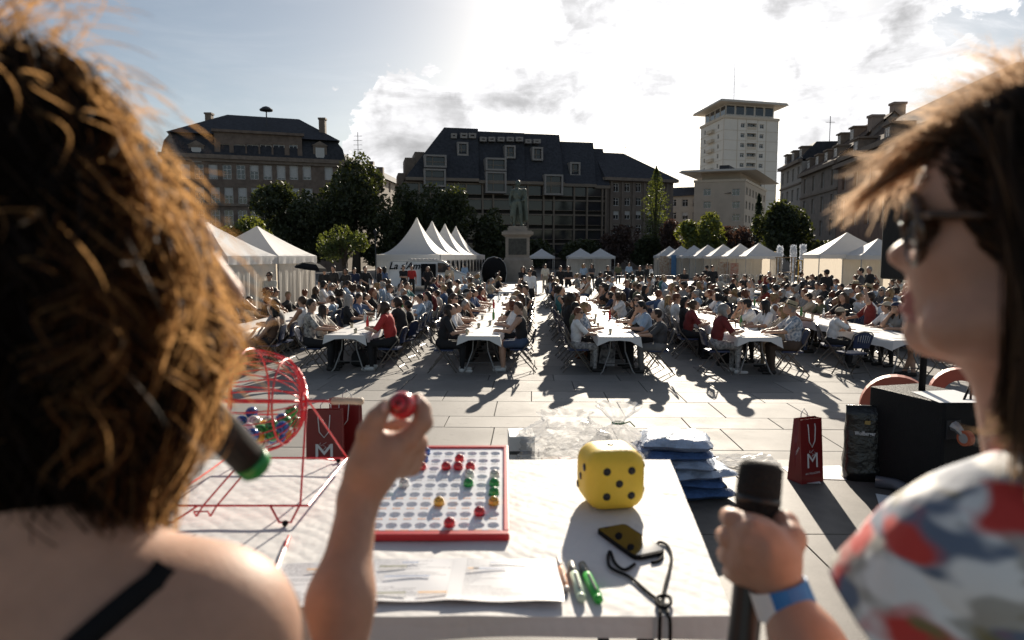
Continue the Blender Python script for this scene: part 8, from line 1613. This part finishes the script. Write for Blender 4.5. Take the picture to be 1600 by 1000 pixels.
    def lock(a, b, c_, d_, n, sp, r=.0006):
        nonlocal Q, rad
        a, b, c_, d_ = (np.array(v) for v in (a, b, c_, d_))
        for _ in range(n):
            o0, o1, o2, o3 = (rng.normal(size=3) * sp * k for k in (.5, .8, 1.0, 1.4)); t_ = f[:, None]; Q.append((a + o0) * (1 - t_) ** 3 + 3 * (b + o1) * t_ * (1 - t_) ** 2 + 3 * (c_ + o2) * t_ ** 2 * (1 - t_) + (d_ + o3) * t_ ** 3 + (rng.normal(size=3) * .0018)[None] * np.sin(f * rng.uniform(4, 12))[:, None]); rad.append(r * rng.uniform(.6, 1.3))
    # fringe swept off the forehead to the left
    for i in range(24): y0 = 215 + rng.uniform(-25, 30); x1 = 1340 + rng.uniform(-20, 90); y1 = 290 + rng.uniform(-60, 45); lock(A(1540 + rng.uniform(-30, 30), y0 - 15, .555), A(1470, y0 - 18, .565), A(1410, y0 + 25, .575), A(x1, y1, .59), 12, .006, .0005)
    for i in range(6): lock(A(1470, 235, .565), A(1420, 252, .57), A(1370, 290, .575), A(1305 + rng.uniform(-6, 20), 336 + rng.uniform(-12, 8), .585), 12, .004, .0005)
    for i in range(70): x = 1470 + rng.uniform(0, 150); y = 215 - (x - 1470) * .62 + rng.uniform(-15, 30); lift = rng.uniform(20, 95); lock(A(x + 60, y + 55, .54), A(x + 20, y - lift * .3, .545), A(x - 10, y - lift * .8, .55), A(x - 50 + rng.uniform(-40, 60), y - lift * rng.uniform(.3, 1.0), .56), 5, .006, .00042)
    strands('fringe', np.array(Q), np.array(rad), hair_fiber('sunlit_fringe', (.07, .042, .026), (.80, .58, .40), .6, .5), o); Q = []; rad = []  # same hair as the rest; the sunlight on it is in the colour
    # crown and flyaways above
    for i in range(46): x = 1480 + rng.uniform(0, 130); y = 215 - (x - 1480) * .55 + rng.uniform(-10, 45); lock(A(x + 70, y + 75, .53), A(x + 25, y + 15, .54), A(x - 5, y + rng.uniform(-25, 10), .55), A(x - 45 + rng.uniform(-30, 20), y + rng.uniform(-15, 60), .56), 12, .007)
    # hair lying over the head and falling beside the face
    for i in range(220):
        g = rng.uniform(0, 1); lock(H(-.050 - .07 * g, rng.uniform(.0, .05), .108 + .03 * g), H(-.075 - .05 * g, .075 + rng.uniform(0, .02), .09), H(-.098 - .04 * g, .094 + rng.uniform(0, .012), .02), H(-.118 - .05 * g + rng.uniform(-.02, .015), .085 + rng.uniform(0, .02), -.08 - rng.uniform(0, .12)), 10, .006, .0009)
    for i in range(8): lock(A(1615, 600, .5), A(1600, 660, .49), A(1585, 690, .485), A(1530 + rng.uniform(-25, 40), 672 + rng.uniform(-15, 20), .49), 5, .005)
    for i in range(70): lock(H(-.078, .078, .07 + rng.uniform(-.02, .03)), H(-.092, .092, .01), H(-.100, .09, -.07), A(1585 + rng.uniform(-22, 30), 650 + rng.uniform(-45, 45), .50), 10, .005, .0007)
    strands('hair', np.array(Q), np.array(rad), Mh_, o)
    V_ = np.array([v.co[:] for v in hm.vertices]); keep = V_[((V_ - np.array(H(-.12, 0, 0))) @ Lv > -.02)]; n = 5200; P0 = keep[rng.integers(0, len(keep), n)] + rng.normal(size=(n, 3)) * .003; lift = rng.uniform(.0005, .006, n); path = []
    for k in range(14):
        d0 = field(P0, core, .03); h = 2e-3; g = np.stack([field(P0 + np.eye(3)[i] * h, core, .03) - d0 for i in range(3)], 1) / h; g /= np.linalg.norm(g, axis=1)[:, None] + 1e-9; P0 = P0 - g * (d0 - lift)[:, None]; path.append(P0.copy()); dr = -Fv * .75 - Uv * (.35 + .5 * k / 14) + Lv * .25 + rng.normal(size=(n, 3)) * .12; dr -= g * (dr * g).sum(1)[:, None]; P0 = P0 + dr / (np.linalg.norm(dr, axis=1)[:, None] + 1e-9) * .007
    strands('surface_hair', np.stack(path, 1), rng.uniform(.0007, .0013, n), Mh_, o)  # strands that follow the surface of the hair mass
    # microphone
    tp = Vector(A(1190, 722, .748)); bt = Vector(A(1160, 1010, .705)); d = (tp - bt).normalized(); t = thing('microphone', 'black handheld microphone with flat foam head in the right woman\'s hand', 'microphone', bt); m = MB(); m.tube([bt - d * .03, bt, bt + d * .10, tp - d * .062], [.0155, .0165, .0165, .0178], 20); m.build('body', MATS['mic_black'], t, smooth=True, world=True); m = MB(); m.tube([tp - d * .062, tp - d * .058, tp - d * .03, tp - d * .006, tp], [.0205, .0235, .0242, .0235, .0185], 22); m.build('grille', mat('mic_foam', (.010, .010, .010), .9, bump=1, bscale=250), t, smooth=True, world=True); m = MB(); m.tube([tp - d * .045, tp - d * .038], [.0248, .0248], 22); m.build('band', MATS['mic_black'], t, smooth=True, world=True)
woman_right()
